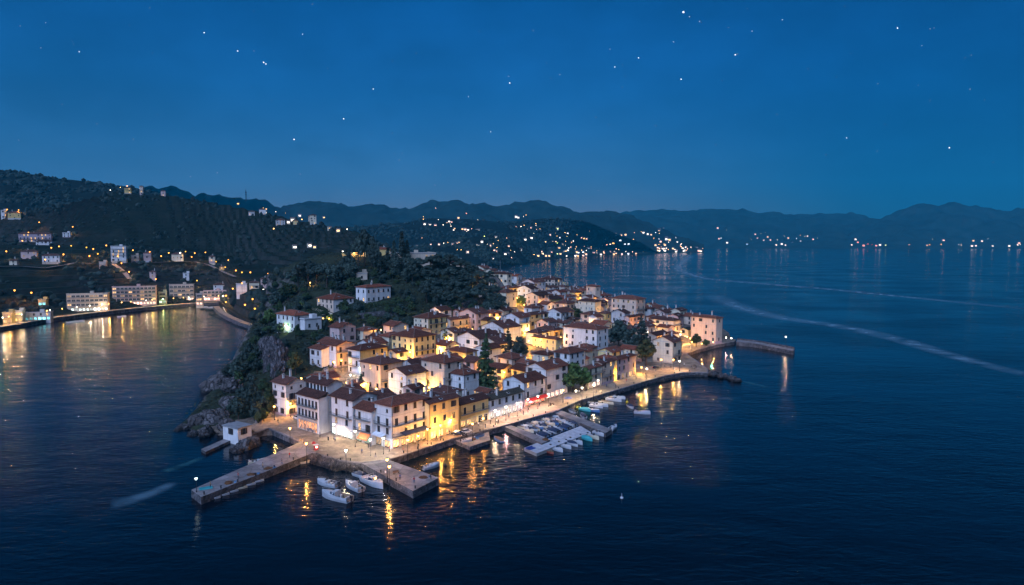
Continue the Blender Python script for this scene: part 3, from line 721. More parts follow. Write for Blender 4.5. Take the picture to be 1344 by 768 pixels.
        if rnd.random() < .4: obj('satellite_dish', DISH, ro, (L * rnd.uniform(.3, .7), Wd * .5, (min(L, Wd) / 2 * pitch if roof == 'hip' else rh) * .8))
    d = dict(o=o, L=L, W=Wd, h=h, E=E, base=base, u=u, v=v, a=a, cx=cx, ey=ey)
    HOUSES.append(d)
    return d
def on_right(d, x, z, y=-.3):   # a point in front of a house's right-hand face
    return Vector((d['base'].x + d['u'][0] * x + d['v'][0] * y, d['base'].y + d['u'][1] * x + d['v'][1] * y, d['base'].z + z))

# waterfront and square
H1 = house('narrow white house at the end of the square nearest the rocks, dark ground floor door', 375, 504.6, 12, 357, 402, 'gable_v', 'white', 'dark', z=QZ, nf=4, chim=2, shopL=None, balR=(1,))
H2 = house('long arcaded house on the square with two long balconies and a raised attic', 429, 505.5, 16, 402, 449, 'gable_v', 'white', 'dark', z=QZ, nf=5, chim=2, wallL='white', right=False)
H3 = house('pale gabled house between the arcaded house and the corner houses', 462.5, 525.6, 13, 434, 495, 'gable_v', 'white', 'dark', z=QZ, nf=4, chim=1, shopL=G_WHITE, balL=(1,))
H4 = house('lower white house squeezed against the big corner house', 487.5, 540, 10.9, 465.5, 512, 'gable_v', 'white', 'red', z=QZ, nf=3, chim=1, shopL=G_GREEN, balL=(0, 1), right=False)
H5 = house('big four-storey white corner house with a pyramid roof and wrap-around balconies', 513.8, 533, 13.5, 491, 562, 'hip', 'white', 'red', z=QZ, nf=4, chim=0, shopR=GW, shopL=GW, balR=(1, 2), balL=(1,), style='plain', dens=.95, lit=0)
H6 = house('yellow house with bright lamps over its terrace beside the big corner house', 563, 530, 12, 550, 602, 'gable_u', 'yellow', 'dark', z=QZ, nf=3, chim=1, shopR=GW, left=False, style='plain', pitch=.34)
H7 = house('olive-yellow two-storey restaurant with a dark open ground floor', 603.5, 531.5, 8.2, 585, 641, 'gable_u', 'yellow', 'dark', z=QZ, nf=2, chim=2, shopR=GW, left=False, style='plain', balR=(0,), pitch=.36, dim=True)
H8 = house('long pale blue-white restaurant with a mossy roof and white lights', 642, 525, 7.2, 629, 686, 'gable_u', 'blue', 'moss', z=QZ, nf=2, chim=1, shopR=G_WHITE, left=False, style='plain', pitch=.42, dens=1)
H9 = house('white gabled house with a red-lit bar on its ground floor', 688, 502.4, 9.5, 660, 715.5, 'gable_u', 'white', 'red', z=QZ, nf=3, chim=1, shopR=G_RED, awnR=M_RED, pitch=.36, style='plain')
H10 = house('tall white gable-ended house behind the red-lit bar, wide dark window under its eaves', 716.5, 485, 12.3, 690, 745, 'gable_u', 'white', 'red', z=QZ, nf=4, chim=2, shopR=G_PINK, pitch=.4)
H11 = house('white hipped-roof house rising behind the big round tree', 747.6, 464, 14, 727, 768.6, 'hip', 'white', 'red', z=2.6, nf=4, chim=1, style='plain', dens=1)
H12 = house('low white row house to the sea side of the big round tree', 772, 484, 9, 762, 793, 'gable_u', 'cream', 'red', z=QZ, nf=3, chim=1, shopR=G_PINK, pitch=.34)
H12c = house('narrow house with a plain roof linking the low row house and the mauve house', 790, 477, 9.5, 780, 806, 'gable_u', 'peach', 'dark', z=2.4, nf=3, chim=1, pitch=.34, left=False, right=True)
H12b = house('mauve house with orange side wall and bright green-lit porch', 810, 472, 9.7, 801, 834.5, 'hip', 'mauve', 'red', z=QZ, nf=3, chim=2, shopR=GW, wallL='ochre', dim=True, style='plain')
H13 = house('largest plain white block in the middle of the town, hipped roof', 783.4, 432.4, 14.5, 739, 798.4, 'hip', 'white', 'red', nf=4, chim=0, style='plain', dens=.8, pitch=.3)
H14 = house('gable-ended house alone on the quay behind the breakwater', 883, 449, 11.5, 857, 894.5, 'gable_u', 'cream', 'dark', z=QZ, nf=3, chim=2, style='open', pitch=.42)
H15 = house('tall square stone house standing alone at the point beside the mole', 940, 418, 15.5, 907, 948.5, 'hip', 'peach', 'red', z=2.6, nf=4, chim=2, dens=.65, style='plain', pitch=.3, a=42)
H15b = house('low lit annex between the point house and the quay houses', 903, 433, 6.5, 892, 909, 'gable_u', 'yellow', 'moss', z=2.6, nf=2, chim=0, shopL=GW, right=False)
H16 = house('broad cream house with a dark red hip roof near the point', 884, 421, 11, 850.6, 893, 'hip', 'cream', 'dark', nf=3, chim=3, style='plain', a=44)
H17 = house('big four-square peach house standing highest above the far shore', 835, 393, 15.5, 802, 847, 'hip', 'peach', 'red', nf=4, chim=3, style='plain', a=48, pitch=.32)
house('yellow-fronted house under the big peach house, lamp at its door', 795, 411.6, 9, 784.6, 803, 'hip', 'ochre', 'dark', nf=2)
house('narrow windowless white end wall beside the yellow-fronted house', 820, 411, 10, 802, 827, 'gable_u', 'grey', 'dark', nf=3, dens=.25)
house('pink-walled house below the big peach house, behind the dark fir', 826, 416.5, 8, 820, 845, 'gable_u', 'pink', 'dark', nf=2, chim=2)
house('tall cream house with paired arched windows above the white block', 781, 396, 14, 758.5, 789, 'hip', 'cream', 'dark', nf=4, arch=True)
house('slender square bell tower rising over the far roofs', 781.5, 376, 15, 769.5, 784, 'hip', 'peach', 'red', nf=3, dens=.5, name='bell_tower', cat='tower', a=40, Lmin=6)
house('house with yellow-lit front beside the bell tower', 754, 384, 9, 737, 764, 'hip', 'yellow', 'dark', nf=2, chim=1)
house('broad house with pyramid roof and flagpole at the far end of town', 665.6, 359.6, 12, 641.4, 669.7, 'hip', 'cream', 'dark', nf=3, chim=0, Lmin=6)
house('yellow-lit house below the pyramid-roofed house at the town end', 668, 378.5, 8, 655, 679, 'hip', 'yellow', 'dark', nf=2)
house('round-fronted pale house beside the brightest white street lamp', 664, 384, 10, 651, 678, 'hip', 'cream', 'dark', nf=3, chim=1)
house('white gabled house at the far edge of town facing the open water', 697, 379.5, 10, 679, 706, 'gable_u', 'white', 'dark', nf=3)
house('house with a light-edged roof right at the far shoreline', 701, 370.5, 9, 685, 716, 'gable_u', 'white', 'dark', nf=2)
house('rounded stone house with a tall mast, last on the far shore', 728, 367, 13, 707, 738.5, 'hip', 'peach', 'dark', nf=4, dens=1)
house('yellow-lit house tucked behind the mast house', 742, 374, 9, 731, 746, 'flat', 'yellow', 'dark', nf=3)
house('peach house with dark pipe on its wall in front of the mast house', 706, 388, 10, 691, 720, 'gable_u', 'peach', 'dark', nf=3)
house('low dark-roofed house with an orange-lit door in the upper alley', 722, 393, 8, 706, 738, 'gable_u', 'ochre', 'dark', nf=2, chim=2)
house('dark-roofed house lit yellow by the alley crossing', 696, 413.7, 10, 685, 719.5, 'hip', 'yellow', 'dark', nf=3, chim=1)
house('white-gabled house over the yellow alley crossing', 681.6, 417, 11, 660.6, 695, 'gable_u', 'blue', 'red', nf=3)
house('white house with a two-window gable behind the small round tree', 736.5, 410.5, 10, 716.4, 753, 'gable_u', 'white', 'dark', nf=3)
house('dark-roofed house with a white dormer above the arched-window house', 727, 433.5, 8, 703.5, 739, 'hip', 'ochre', 'dark', nf=2)
house('low cream house with a row of arched windows beside the white block', 730, 445.5, 7, 699, 737, 'hip', 'yellow', 'red', nf=2, arch=True, dens=1)
house('small hipped house wedged in front of the arched-window house', 719, 466, 8.5, 698.4, 729, 'hip', 'cream', 'red', nf=2)
house('yellow house with tall chimney and corner street lamp below the hedge', 543, 443, 10, 513.6, 572, 'hip', 'yellow', 'red', nf=3, chim=2, wallL='yellow', dens=1)
house('upper yellow house with a pale side wall at the foot of the hill', 562, 417.8, 10, 542.8, 590, 'hip', 'yellow', 'red', nf=3, chim=2, wallL='cream', dens=1, style='plain')
house('low terrace house beside the upper yellow house', 591, 419.8, 8, 583, 616, 'gable_u', 'peach', 'red', nf=2, balR=(0,))
house('pink-gabled house at the cliff foot, long tiled roof', 625, 412, 10, 603, 642, 'gable_u', 'pink', 'dark', nf=3, chim=2)
house('white-gabled house with a long dark roof above the tall fir', 661, 431, 8.5, 632, 683, 'gable_u', 'white', 'dark', nf=2, chim=3, dens=.3)
house('white-gabled house with one wide gable window', 629, 445, 8.5, 600, 656, 'gable_u', 'white', 'dark', nf=2, chim=2)
house('small hipped house with an orange-lit wall behind the beige tower house', 612, 462.5, 7.5, 585.7, 626, 'hip', 'ochre', 'red', nf=2, chim=2)
house('tall beige house with two roof ridges in the middle of the old town', 583, 476.5, 14, 552.5, 608, 'hip', 'peach', 'red', nf=4, chim=3, pitch=.34)
house('small cube-like white house beside the tall fir', 608.7, 492, 10, 586, 628.5, 'hip', 'white', 'red', nf=3, dens=.7, style='plain', pitch=.32)
house('blue-white house with one arched attic window behind the corner house', 533, 492, 9.5, 509, 560, 'gable_u', 'blue', 'dark', nf=3, chim=1, dens=.6, style='plain')
house('peach house with a white attic storey above the lit lane', 499, 478.5, 11, 473, 528.5, 'hip', 'peach', 'dark', nf=3, chim=3)
house('house with a blue-white balcony front on the small plaza', 472.4, 460, 11, 456, 508, 'hip', 'ochre', 'red', nf=3, chim=2, balL=(0, 1), wallL='blue')
house('white house with an orange-lit gable facing the small plaza', 441, 454, 10, 421.4, 466, 'gable_v', 'peach', 'red', nf=3, chim=4, wallL='blue', pitch=.3)  # white house; orange light on its gable is put into peach plaster
house('small annex under the trees beside the orange-lit gable', 422, 459, 8, 406, 430, 'shed_v', 'white', 'red', nf=2, right=False, chim=0, pitch=.25)
house('red-roofed villa lit green by garden lamps on the cliff edge', 386.5, 414, 8, 363, 407.5, 'hip', 'white', 'bright', nf=2, chim=1, group='villas on the hill', wallL='white', name='villa')
house('single-storey wing of the cliff-edge villa', 400, 420, 6, 394, 422, 'flat', 'white', nf=1, group='villas on the hill', name='villa', left=False)
house('orange-roofed villa with a ground-floor loggia above the clipped hedge', 437.4, 393, 6.5, 416, 464, 'hip', 'white', 'bright', nf=2, chim=1, group='villas on the hill', name='villa', wallL='peach')
house('long white villa with two chimneys under the cypresses', 480.5, 377.4, 10, 467, 512.6, 'hip', 'white', 'bright', nf=2, chim=2, group='villas on the hill', name='villa', style='plain', dens=1, pitch=.25)
house('flat-roofed modern house on the hilltop among the pines', 517, 333, 8, 505, 572, 'flat', 'stone', nf=2, group='villas on the hill', name='villa', a=14, Lmax=50, lit=.1)
house('hilltop house with a red roof beside the bright terrace lamps', 494, 327, 5, 482, 512, 'hip', 'ochre', 'bright', nf=1, group='villas on the hill', name='villa', a=14, pitch=.25)
house('flat-roofed pavilion half hidden by the pines above the long villa', 468, 359, 5, 455, 482, 'flat', 'stone', nf=1, group='villas on the hill', name='villa', a=14, Lmax=14)
# fill: roofs seen between the named ones
house('dark-roofed house in the gap behind the arched-window house', 706, 437.5, 7, 690, 722, 'hip', 'cream', 'dark', nf=2)
house('low house in the shade of the tall fir with a patched roof', 690, 477, 7, 668, 702, 'hip', 'peach', 'red', nf=2, chim=2)
house('cream house with paired windows behind the mossy-roofed restaurant', 672, 471, 8, 650, 690, 'hip', 'peach', 'red', nf=2, chim=1, dens=1)
house('dark lean-to roof below the orange-lit gable', 596, 437, 7, 578, 606, 'gable_u', 'cream', 'dark', nf=2)
house('dark-roofed house in front of the tall cream house with arched windows', 766, 402, 7, 745, 778, 'gable_u', 'cream', 'dark', nf=2)
house('low dark house below the big peach house on the quay side', 862, 441, 7, 846, 878, 'gable_u', 'peach', 'dark', nf=2, chim=2)
house('small hip-roofed house behind the yellow-lit crossing', 744, 398.5, 8, 728, 757, 'hip', 'peach', 'dark', nf=2)
house('dark-roofed house between the white dormer and the two-window gable', 752, 420, 6, 738, 762, 'hip', 'cream', 'dark', nf=2)

house('long dark-roofed house running behind the tall fir', 655, 452, 7, 628, 674, 'gable_u', 'cream', 'dark', nf=2, chim=2)
house('low tiled house between the tall fir and the cube-like white house', 622, 476, 6, 606, 640, 'gable_v', 'pink', 'dark', nf=2)
house('flat-topped yard house behind the corner house roof', 566, 500, 5, 552, 578, 'gable_u', 'ochre', 'dark', nf=1)
house('small tiled house squeezed behind the white hipped-roof house', 766, 462, 7, 750, 778, 'gable_u', 'cream', 'red', nf=2)
house('narrow house stepping down beside the white block', 741, 462, 7, 728, 750, 'gable_u', 'pink', 'dark', nf=2)
house('tiled lean-to at the wall of the white-gabled house', 652, 441, 5.5, 640, 664, 'shed_u', 'white', 'dark', nf=1, pitch=.25)
house('house of orange walls at the top of the lit steps', 640, 421, 7, 628, 652, 'gable_v', 'ochre', 'dark', nf=2)
house('plain dark-roofed house behind the gable house on the quay', 872, 449, 8, 858, 886, 'hip', 'ochre', 'dark', nf=2)
house('cream house at the lane corner above the small plaza', 520, 463, 6.5, 508, 534, 'gable_u', 'cream', 'red', nf=2)
house('low house behind the roof of the arcaded house', 470, 506, 4.5, 458, 484, 'gable_v', 'peach', 'dark', nf=1)
house('dark-tiled house just uphill of the small round tree', 775, 413, 7, 762, 788, 'hip', 'peach', 'dark', nf=2)
house('pale house in shadow behind the upper terrace house', 603, 409, 7, 594, 614, 'gable_u', 'pink', 'red', nf=2)
# infill: the houses packed between the named ones
keep = [(hit(px, py, h_), r_) for px, py, h_, r_ in [(638,440,24,5),(667,432,19,4),(682,446,12,5),(752,481,11,7),(812,424,15,7),(828,432,14,6),(842,416,19,5),(848,449,12,6),(757,405,8,4),(684,388,7,4),(387,465,9,4),(588,433,7,4),(563,496,6,3),(643,498,6,4),(695,433,5,7),(694,447,5,6),(693,459,5,6),(470,493,0,9),(455,488,0,8),(663,401,5,6),(538,462,5,4),(440,475,5,5)]]
def foot(d): return d['base'], d['u'], d['v'], d['L'], d['W']
def clear(x, y, L, Wd, u, v, m):
    for f in range(5):
        for g in range(5):
            p = Vector((x + u[0] * (L + 2 * m) * (f / 4) - u[0] * m + v[0] * ((Wd + 2 * m) * g / 4 - m), y + u[1] * (L + 2 * m) * (f / 4) - u[1] * m + v[1] * ((Wd + 2 * m) * g / 4 - m), 0))
            for d in HOUSES:
                q = p - d['base']; a = q.x * d['u'][0] + q.y * d['u'][1]; c = q.x * d['v'][0] + q.y * d['v'][1]
                if -(4.2 if d is H2 else 0) < a < d['L'] and 0 < c < d['W']: return False
            for k, r_ in keep:
                if (p.xy - k.xy).length < r_: return False
    return True
rin = random.Random(21); used = set(); ninf = 0
qp_ = [(v.x, v.y) for v in quay_w]
for tr in range(3600):
    x, y = rin.uniform(-110, 130), rin.uniform(240, 660)
    pp = proj((x, y, max(2, T(x, y)))) if tr % 1 == 0 else None
    j = np.argmin(np.linalg.norm(CPA[:, :2] - np.array([[x, y]]), axis=1))
    if CPA[j, 3] > .5 or inside(np.array([[x, y]]), qp_)[0] or not inside(np.array([[x, y]]), COAST)[0]: continue
    k = 1 if tr < 2600 else .72
    L_, W_ = rin.uniform(7, 11) * k, rin.uniform(7, 10.5) * k; a_ = 50 + rin.uniform(-7, 7); u_ = (math.cos(R(a_)), math.sin(R(a_))); v_ = (-u_[1], u_[0])
    if pp[0] < 398 or not clear(x, y, L_, W_, u_, v_, 1.9): continue
    far_ = Vector((x + u_[0] * L_ + v_[0] * W_, y + u_[1] * L_ + v_[1] * W_))
    if inside(np.array([[far_.x, far_.y]]), qp_)[0] or not inside(np.array([[x + v_[0] * (W_ + 4), y + v_[1] * (W_ + 4)], [far_.x + 3, far_.y + 3], [x + u_[0] * (L_ + 4), y + u_[1] * (L_ + 4)]]), COAST).all(): continue
    h_ = rin.choice([5.5, 6, 6.5, 7, 8]) * (1 if k == 1 else .85); z_ = T(x, y); E_ = Vector((x, y, z_ + h_))
    c_ = proj(E_); r_ = proj((x + u_[0] * L_, y + u_[1] * L_, z_ + h_)); l_ = proj((x + v_[0] * W_, y + v_[1] * W_, z_ + h_))
    nb = min(HOUSES, key=lambda d: (d['base'].xy - Vector((x, y))).length + (500 if 'infill' in d else 0)); nl = nb['o']['label']
    for sp_ in (',', ' with ', ' behind ', ' beside ', ' above ', ' below ', ' between ', ' at ', ' in ', ' on ', ' to ', ' alone', ' of ', ' over ', ' lit ', ' under ', ' before ', ' facing ', ' rising ', ' right ', ' wedged ', ' squeezed ', ' tucked ', ' standing ', ' running ', ' just ', ' against ', ' stepping ', ' linking ', ' by ', ' highest ', ' uphill '): nl = nl.split(sp_)[0]
    wl = rin.choice(['cream', 'peach', 'yellow', 'white', 'pink', 'ochre', 'white', 'cream']); rk = rin.choice(['hip', 'gable_u', 'gable_v', 'gable_u']); tl = rin.choice(['dark', 'red', 'red', 'bright'])
    dx = c_[0] - proj((nb['base'].x, nb['base'].y, nb['base'].z))[0]
    rel = 'uphill of' if y > nb['base'].y + 6 else 'downhill of' if y < nb['base'].y - 6 else 'next to'
    lab = ''
    for size in ('small', 'low', 'little', 'plain', 'squat', 'narrow', 'modest', 'tiny', 'compact', 'short'):
        lab = '%s %s house, %s %s roof, %s the %s' % (size, wl, {'hip': 'hipped', 'gable_u': 'gabled', 'gable_v': 'side-gabled'}[rk], {'dark': 'dark', 'red': 'brown', 'bright': 'reddish'}[tl], rel, nl)
        if lab not in used: break
    used.add(lab)
    d = house(lab, c_[0], c_[1], h_, l_[0], r_[0], rk, wl, tl, a=a_, Y=E_.y, nf=2, chim=rin.choice([0, 1, 1, 2]), dens=rin.choice([.55, .8]), lit=.08); d['infill'] = 1; ninf += 1
print('INFILL', ninf)
# extra blocks on single houses
def local_box(d, name, mt, x0, x1, y0, y1, z0, z1):
    b = MB(); b.box(x0, x1, y0, y1, z0, z1); return b.build(name, mt, d['o'])
# the arcaded house: a lower front storey range with its own roof, arches and two balconies
fr = 3.6
d = H2; Wd = d['W']; hb = 12.2
b = MB(); b.box(-fr, -.004, -.4, Wd + .3, -4, hb - .05, 0); b.build('front_wing', [WALL['white']], d['o'])
b = MB(); n = [(-fr - .5, -.8), (-fr - .5, Wd + .7)]
b.face([(-fr - .5, -.8, hb - .1), (.0, -.8, hb + 1.5), (0, Wd + .7, hb + 1.5), (-fr - .5, Wd + .7, hb - .1)][::-1]); b.face([(-fr - .5, -.8, hb - .28), (-fr - .5, Wd + .7, hb - .28), (0, Wd + .7, hb + 1.3), (0, -.8, hb + 1.3)][::-1])
b.box(-fr - .56, -fr - .5, -.8, Wd + .7, hb - .3, hb - .06)
me = b.mesh('lean_to_roof', [ROOF['dark']]); uvl = me.uv_layers.new(name='UVMap')
for lp in me.loops: uvl.data[lp.index].uv = (me.vertices[lp.vertex_index].co.y, me.vertices[lp.vertex_index].co.x)
obj('roof', me, d['o'])
n = 6; w = Wd / n
for i in range(n):
    for zf in (8.6, 5.0): obj('window', TALLWIN['plain' if (i + int(zf)) % 2 else 'closed'][1], d['o'], (-fr, (i + .5) * w, zf), R(-90))
    obj('window', WIN['plain'][0], d['o'], (0, (i + .5) * w, 13.6), R(-90))
for zf in (8.5, 4.9): obj('balcony', rail_mesh(Wd - .4, 1.1), d['o'], (-fr, Wd - .1, zf), R(-90))
obj('arcade', shop_mesh(Wd - 1, 3.4, glow_room('arcade_glow', (1, .36, .1), 1.1), 7), d['o'], (-fr, Wd - .3, .02), R(-90))
# corner house terrace canopy, shop awning
obj('awning', awning_mesh(H5['W'] - 3, M_WHITEC, 1.6, .6), H5['o'], (-.13, H5['W'] - .5, 4.3), R(-90))
obj('awning', awning_mesh(H5['L'] - 4, mat('slate_canvas', (.06, .06, .08), .8), 2.4, .5), H5['o'], (3, -.13, 4.6))
obj('awning', awning_mesh(5, mat('orange_canvas', (.5, .16, .07), .8), 1.5, 1.6), H4['o'], (-.13, 5.4, 3.6), R(-90))
# flag mast and aerials
def mast(d, x, y, z, h, label):
    p = on_right(d, x, z, y); b = MB(); b.tube((0, 0, -1), (0, 0, h), .09, .04); b.tube((-.6, 0, h * .8), (.6, 0, h * .8), .03); b.tube((-.4, 0, h * .9), (.4, 0, h * .9), .03)
    return tag(b.build('aerial_mast', M_FRAME, None, p), label, 'mast')
for hd in HOUSES:
    l_ = hd['o']['label']
    if 'flagpole' in l_: mast(hd, hd['L'] / 2, hd['W'] / 2, hd['h'] + 2, 9, 'tall flagpole on the pyramid roof at the far end of town')
    if 'tall mast' in l_: mast(hd, hd['L'] / 2, hd['W'] / 2, hd['h'] + 2, 14, 'tall thin aerial mast over the rounded stone house')

# boathouse on the rocks
bh = house('small pale flat-topped boathouse on the rocks by the cove', 312, 563, 3.2, 292.5, 330, 'flat', 'white', a=58, z=2.2, nf=1, name='boathouse', cat='boathouse', group='waterside sheds', shed=True)
# ------------------------------------------------------------------ hills and far shores, as lofts through rows of known points
class Hill:
    def __init__(s, name, cols, rows, mtl, sub=12, cstep=6., amp=2., freq=.01, terr=0., back=True):
        s.cols = np.array(cols, float); s.rows = []
        for ys, ds in rows: s.rows.append((np.array(ys, float) * np.ones(len(cols)), np.array(ds, float) * np.ones(len(cols))))
        px = np.arange(cols[0], cols[-1] + .1, cstep); V_ = []; nr_ = len(rows)
        s.px = px; s.lines = []
        ry = [np.interp(px, s.cols, r[0]) for r in s.rows]; rd = [np.interp(px, s.cols, r[1]) for r in s.rows]
        def sm(a):
            k = np.array([1, 2, 3, 2, 1]) / 9; return np.convolve(np.pad(a, 2, mode='edge'), k, 'valid')
        ry = [sm(a) for a in ry]; rd = [sm(a) for a in rd]
        grid = []
        for i in range(nr_ - 1):
            for k in range(sub):
                t = k / sub
                grid.append([(D(p, a, b) * (1 - t) + D(p, c, e) * t) for p, a, b, c, e in zip(px, ry[i], rd[i], ry[i + 1], rd[i + 1])])
        rdg = [D(p, a, b) for p, a, b in zip(px, ry[-1], rd[-1])]; grid.append(rdg)
        nrid = len(grid) - 1
        if back:
            for k in (1, 2, 3, 4): grid.append([Vector((p.x * (1 + .08 * k), p.y * (1 + .08 * k), p.z * (1 - .3 * k) - k)) for p in rdg])
        vs = []
        for gi, line in enumerate(grid):
            for p in line:
                w = min(1., gi / (sub * .8)); q = Vector((p.x * freq, p.y * freq, 5.))
                z = p.z + w * amp * (noise.fractal(q, .8 if amp > 50 else 1., 2., 7) * (1. if gi < nrid - 2 or amp > 50 else .45))
                if terr and gi > sub * 2: f = (z / terr) % 1; z = (math.floor(z / terr) + (0 if f < .78 else (f - .78) / .22)) * terr + terr * .3
                vs.append((p.x, p.y, z))
        n = len(px); fs = [(a * n + i, a * n + i + 1, (a + 1) * n + i + 1, (a + 1) * n + i) for a in range(len(grid) - 1) for i in range(n - 1)]
        me = bpy.data.meshes.new(name); me.from_pydata(vs, [], fs); me.materials.append(mtl); me.polygons.foreach_set('use_smooth', [not terr] * len(fs)); me.update()
        tag(obj(name, me), kind='structure')
        s.vs = np.array(vs); s.n = n; s.nrid = nrid; s.sub = sub
    def span(s, px):
        return [np.interp(px, s.cols, r[0]) for r in s.rows], [np.interp(px, s.cols, r[1]) for r in s.rows]
    def at(s, px, py):
        if px < s.cols[0] or px > s.cols[-1]: return None
        ys, ds = s.span(px)
        for i in range(len(ys) - 1):
            a, b = ys[i], ys[i + 1]
            if (a >= py >= b) and a != b:
                t = (a - py) / (a - b); p = D(px, ys[i], ds[i]) * (1 - t) + D(px, ys[i + 1], ds[i + 1]) * t
                return p
        return None
    def rand(s, r, lo=0., hi=1.):
        k = int(r.uniform(max(lo * s.nrid, 0), hi * s.nrid)); i = r.randrange(s.n - 1); a = s.vs[k * s.n + i]; b = s.vs[min(k + 1, s.nrid) * s.n + i + 1]; t = r.random()
        return Vector(a * (1 - t) + b * t)

M_NEARHILL = hill_mat('terraced_scrub', (.0065, .011, .006), (.028, .026, .022), .55, .82, .03)
M_FARHILL = hill_mat('wooded_slope', (.006, .010, .007), (.018, .018, .017), .45, .75, .008)
M_MTN = hill_mat('bare_mountain', (.012, .022, .02), (.035, .038, .04), .5, .85, .0012)
cA = [-250, 0, 70, 150, 220, 262, 290, 312, 340, 400, 470, 540, 600, 680]
yS = np.array([462, 433, 421, 411, 404, 400.5, 399, 418, 432, 432, 432, 432, 432, 432.])
dS = 66 * 900 / (yS - 317)
def zrow(d, z): return [proj(XY(p, dd, z))[1] for p, dd in zip(cA, d)]
A = Hill('hillside', cA, [(zrow(dS, -2), dS), (zrow(dS + .4, 2.5), dS + .4), (zrow(dS + 13, 2.7), dS + 13), (zrow(dS + 45, 6), dS + 45),
      ([375, 352, 350, 348, 349, 352, 356, 384, 384, 386, 388, 388, 390, 396], [690, 700, 720, 760, 800, 815, 820, 640, 625, 640, 640, 640, 660, 700]),
      ([322, 319, 319, 319, 323, 328, 331, 340, 346, 350, 346, 356, 380, 392], [860, 880, 900, 920, 940, 955, 960, 930, 900, 850, 830, 800, 760, 760]),
      ([290, 283, 272, 252, 257, 263, 268, 272, 278, 291, 304, 338, 373, 388], [950, 980, 1020, 1120, 1150, 1150, 1150, 1140, 1120, 1080, 1000, 900, 820, 800])],
      M_NEARHILL, 34, 4., 1.2, .012, 5.)
Bh = Hill('wooded_hill', [-320, -100, 0, 60, 130, 200, 260, 330, 420], [([330] * 9, 1150), ([270, 270, 272, 275, 280, 285, 295, 305, 320], 1400), ([200, 212, 223, 232, 240, 251, 266, 286, 312], 1750)], M_FARHILL, 12, 5., 9., .012)
cC = [400, 480, 540, 555, 610, 650, 680, 720, 760, 800, 840, 862, 872]
yC = np.array([356, 356, 355, 354, 353, 352, 347, 341.5, 337.5, 335, 333.8, 333.2, 333.1]); dC = 66 * 900 / (yC - 317)
C_ = Hill('wooded_ridge', cC, [(yC + .15, dC), (yC * .55 + .45 * np.array([318, 315, 312, 312, 312, 312, 312, 310, 311, 318, 326, 332, 333]), dC + 500), ([300, 297, 290, 286, 287, 291, 291, 286.5, 288, 303, 318, 331, 333], [2500, 2600, 2700, 2700, 2800, 2900, 3000, 3150, 3300, 3500, 3700, 3800, 3850])], M_FARHILL, 14, 4., 12., .006)
cE = [520, 580, 610, 640, 660, 680, 700, 712]; yE = np.array([354.5, 353.5, 353, 352, 350, 347.2, 344.2, 343.2]); dE = 66 * 900 / (yE - 317) - 15
C2 = Hill('wooded_spur', cE, [(yE + .4, dE), ([326, 318, 312, 309, 313, 321, 334, 342], dE + 260)], M_FARHILL, 14, 4., 8., .012)
cD = [140, 190, 230, 270, 330, 380, 430, 470, 500, 540, 570, 600, 640, 680, 705, 735, 770, 800, 830, 870, 925]
D1 = Hill('far_mountain', cD, [(332., 3960.), ([300] * 16 + [300, 302, 305, 312, 326], 4500), ([252, 247, 246, 257, 261, 264, 266, 270, 268, 272, 267, 269, 269, 271, 267.5, 267, 275, 281, 289, 304, 323], [3600, 3600, 3700, 4000, 4300, 4700, 5000] + [5300] * 14)], M_MTN, 14, 4., 60., .003)
cD2 = [730, 800, 830, 860, 900, 950, 1000, 1020, 1060, 1100, 1130, 1180, 1250, 1344, 1500]
D2 = Hill('far_mountain', cD2, [(326.4, 6320.), ([312] * 10 + [312, 316, 320, 323, 324], 7000), ([287, 281, 277, 274, 277, 275, 280, 277, 281, 279, 285, 300, 314, 320, 322], 8600)], M_MTN, 14, 4., 75., .0022)
cD3 = [1080, 1110, 1140, 1180, 1230, 1260, 1300, 1344, 1420, 1600, 1800]
D3 = Hill('far_mountain', cD3, [(326.6, 6190.), ([322, 318, 310, 306, 304, 303, 304, 305, 300, 305, 310], 6700), ([316, 300, 287, 276, 272, 270, 276, 278, 268, 275, 290], 7700)], M_MTN, 14, 4., 75., .0025)
HILLS = [A, C2, C_, D1, D3, D2]
def on_hills(px, py):
    for h in HILLS:
        p = h.at(px, py)
        if p is not None: return p
    return None

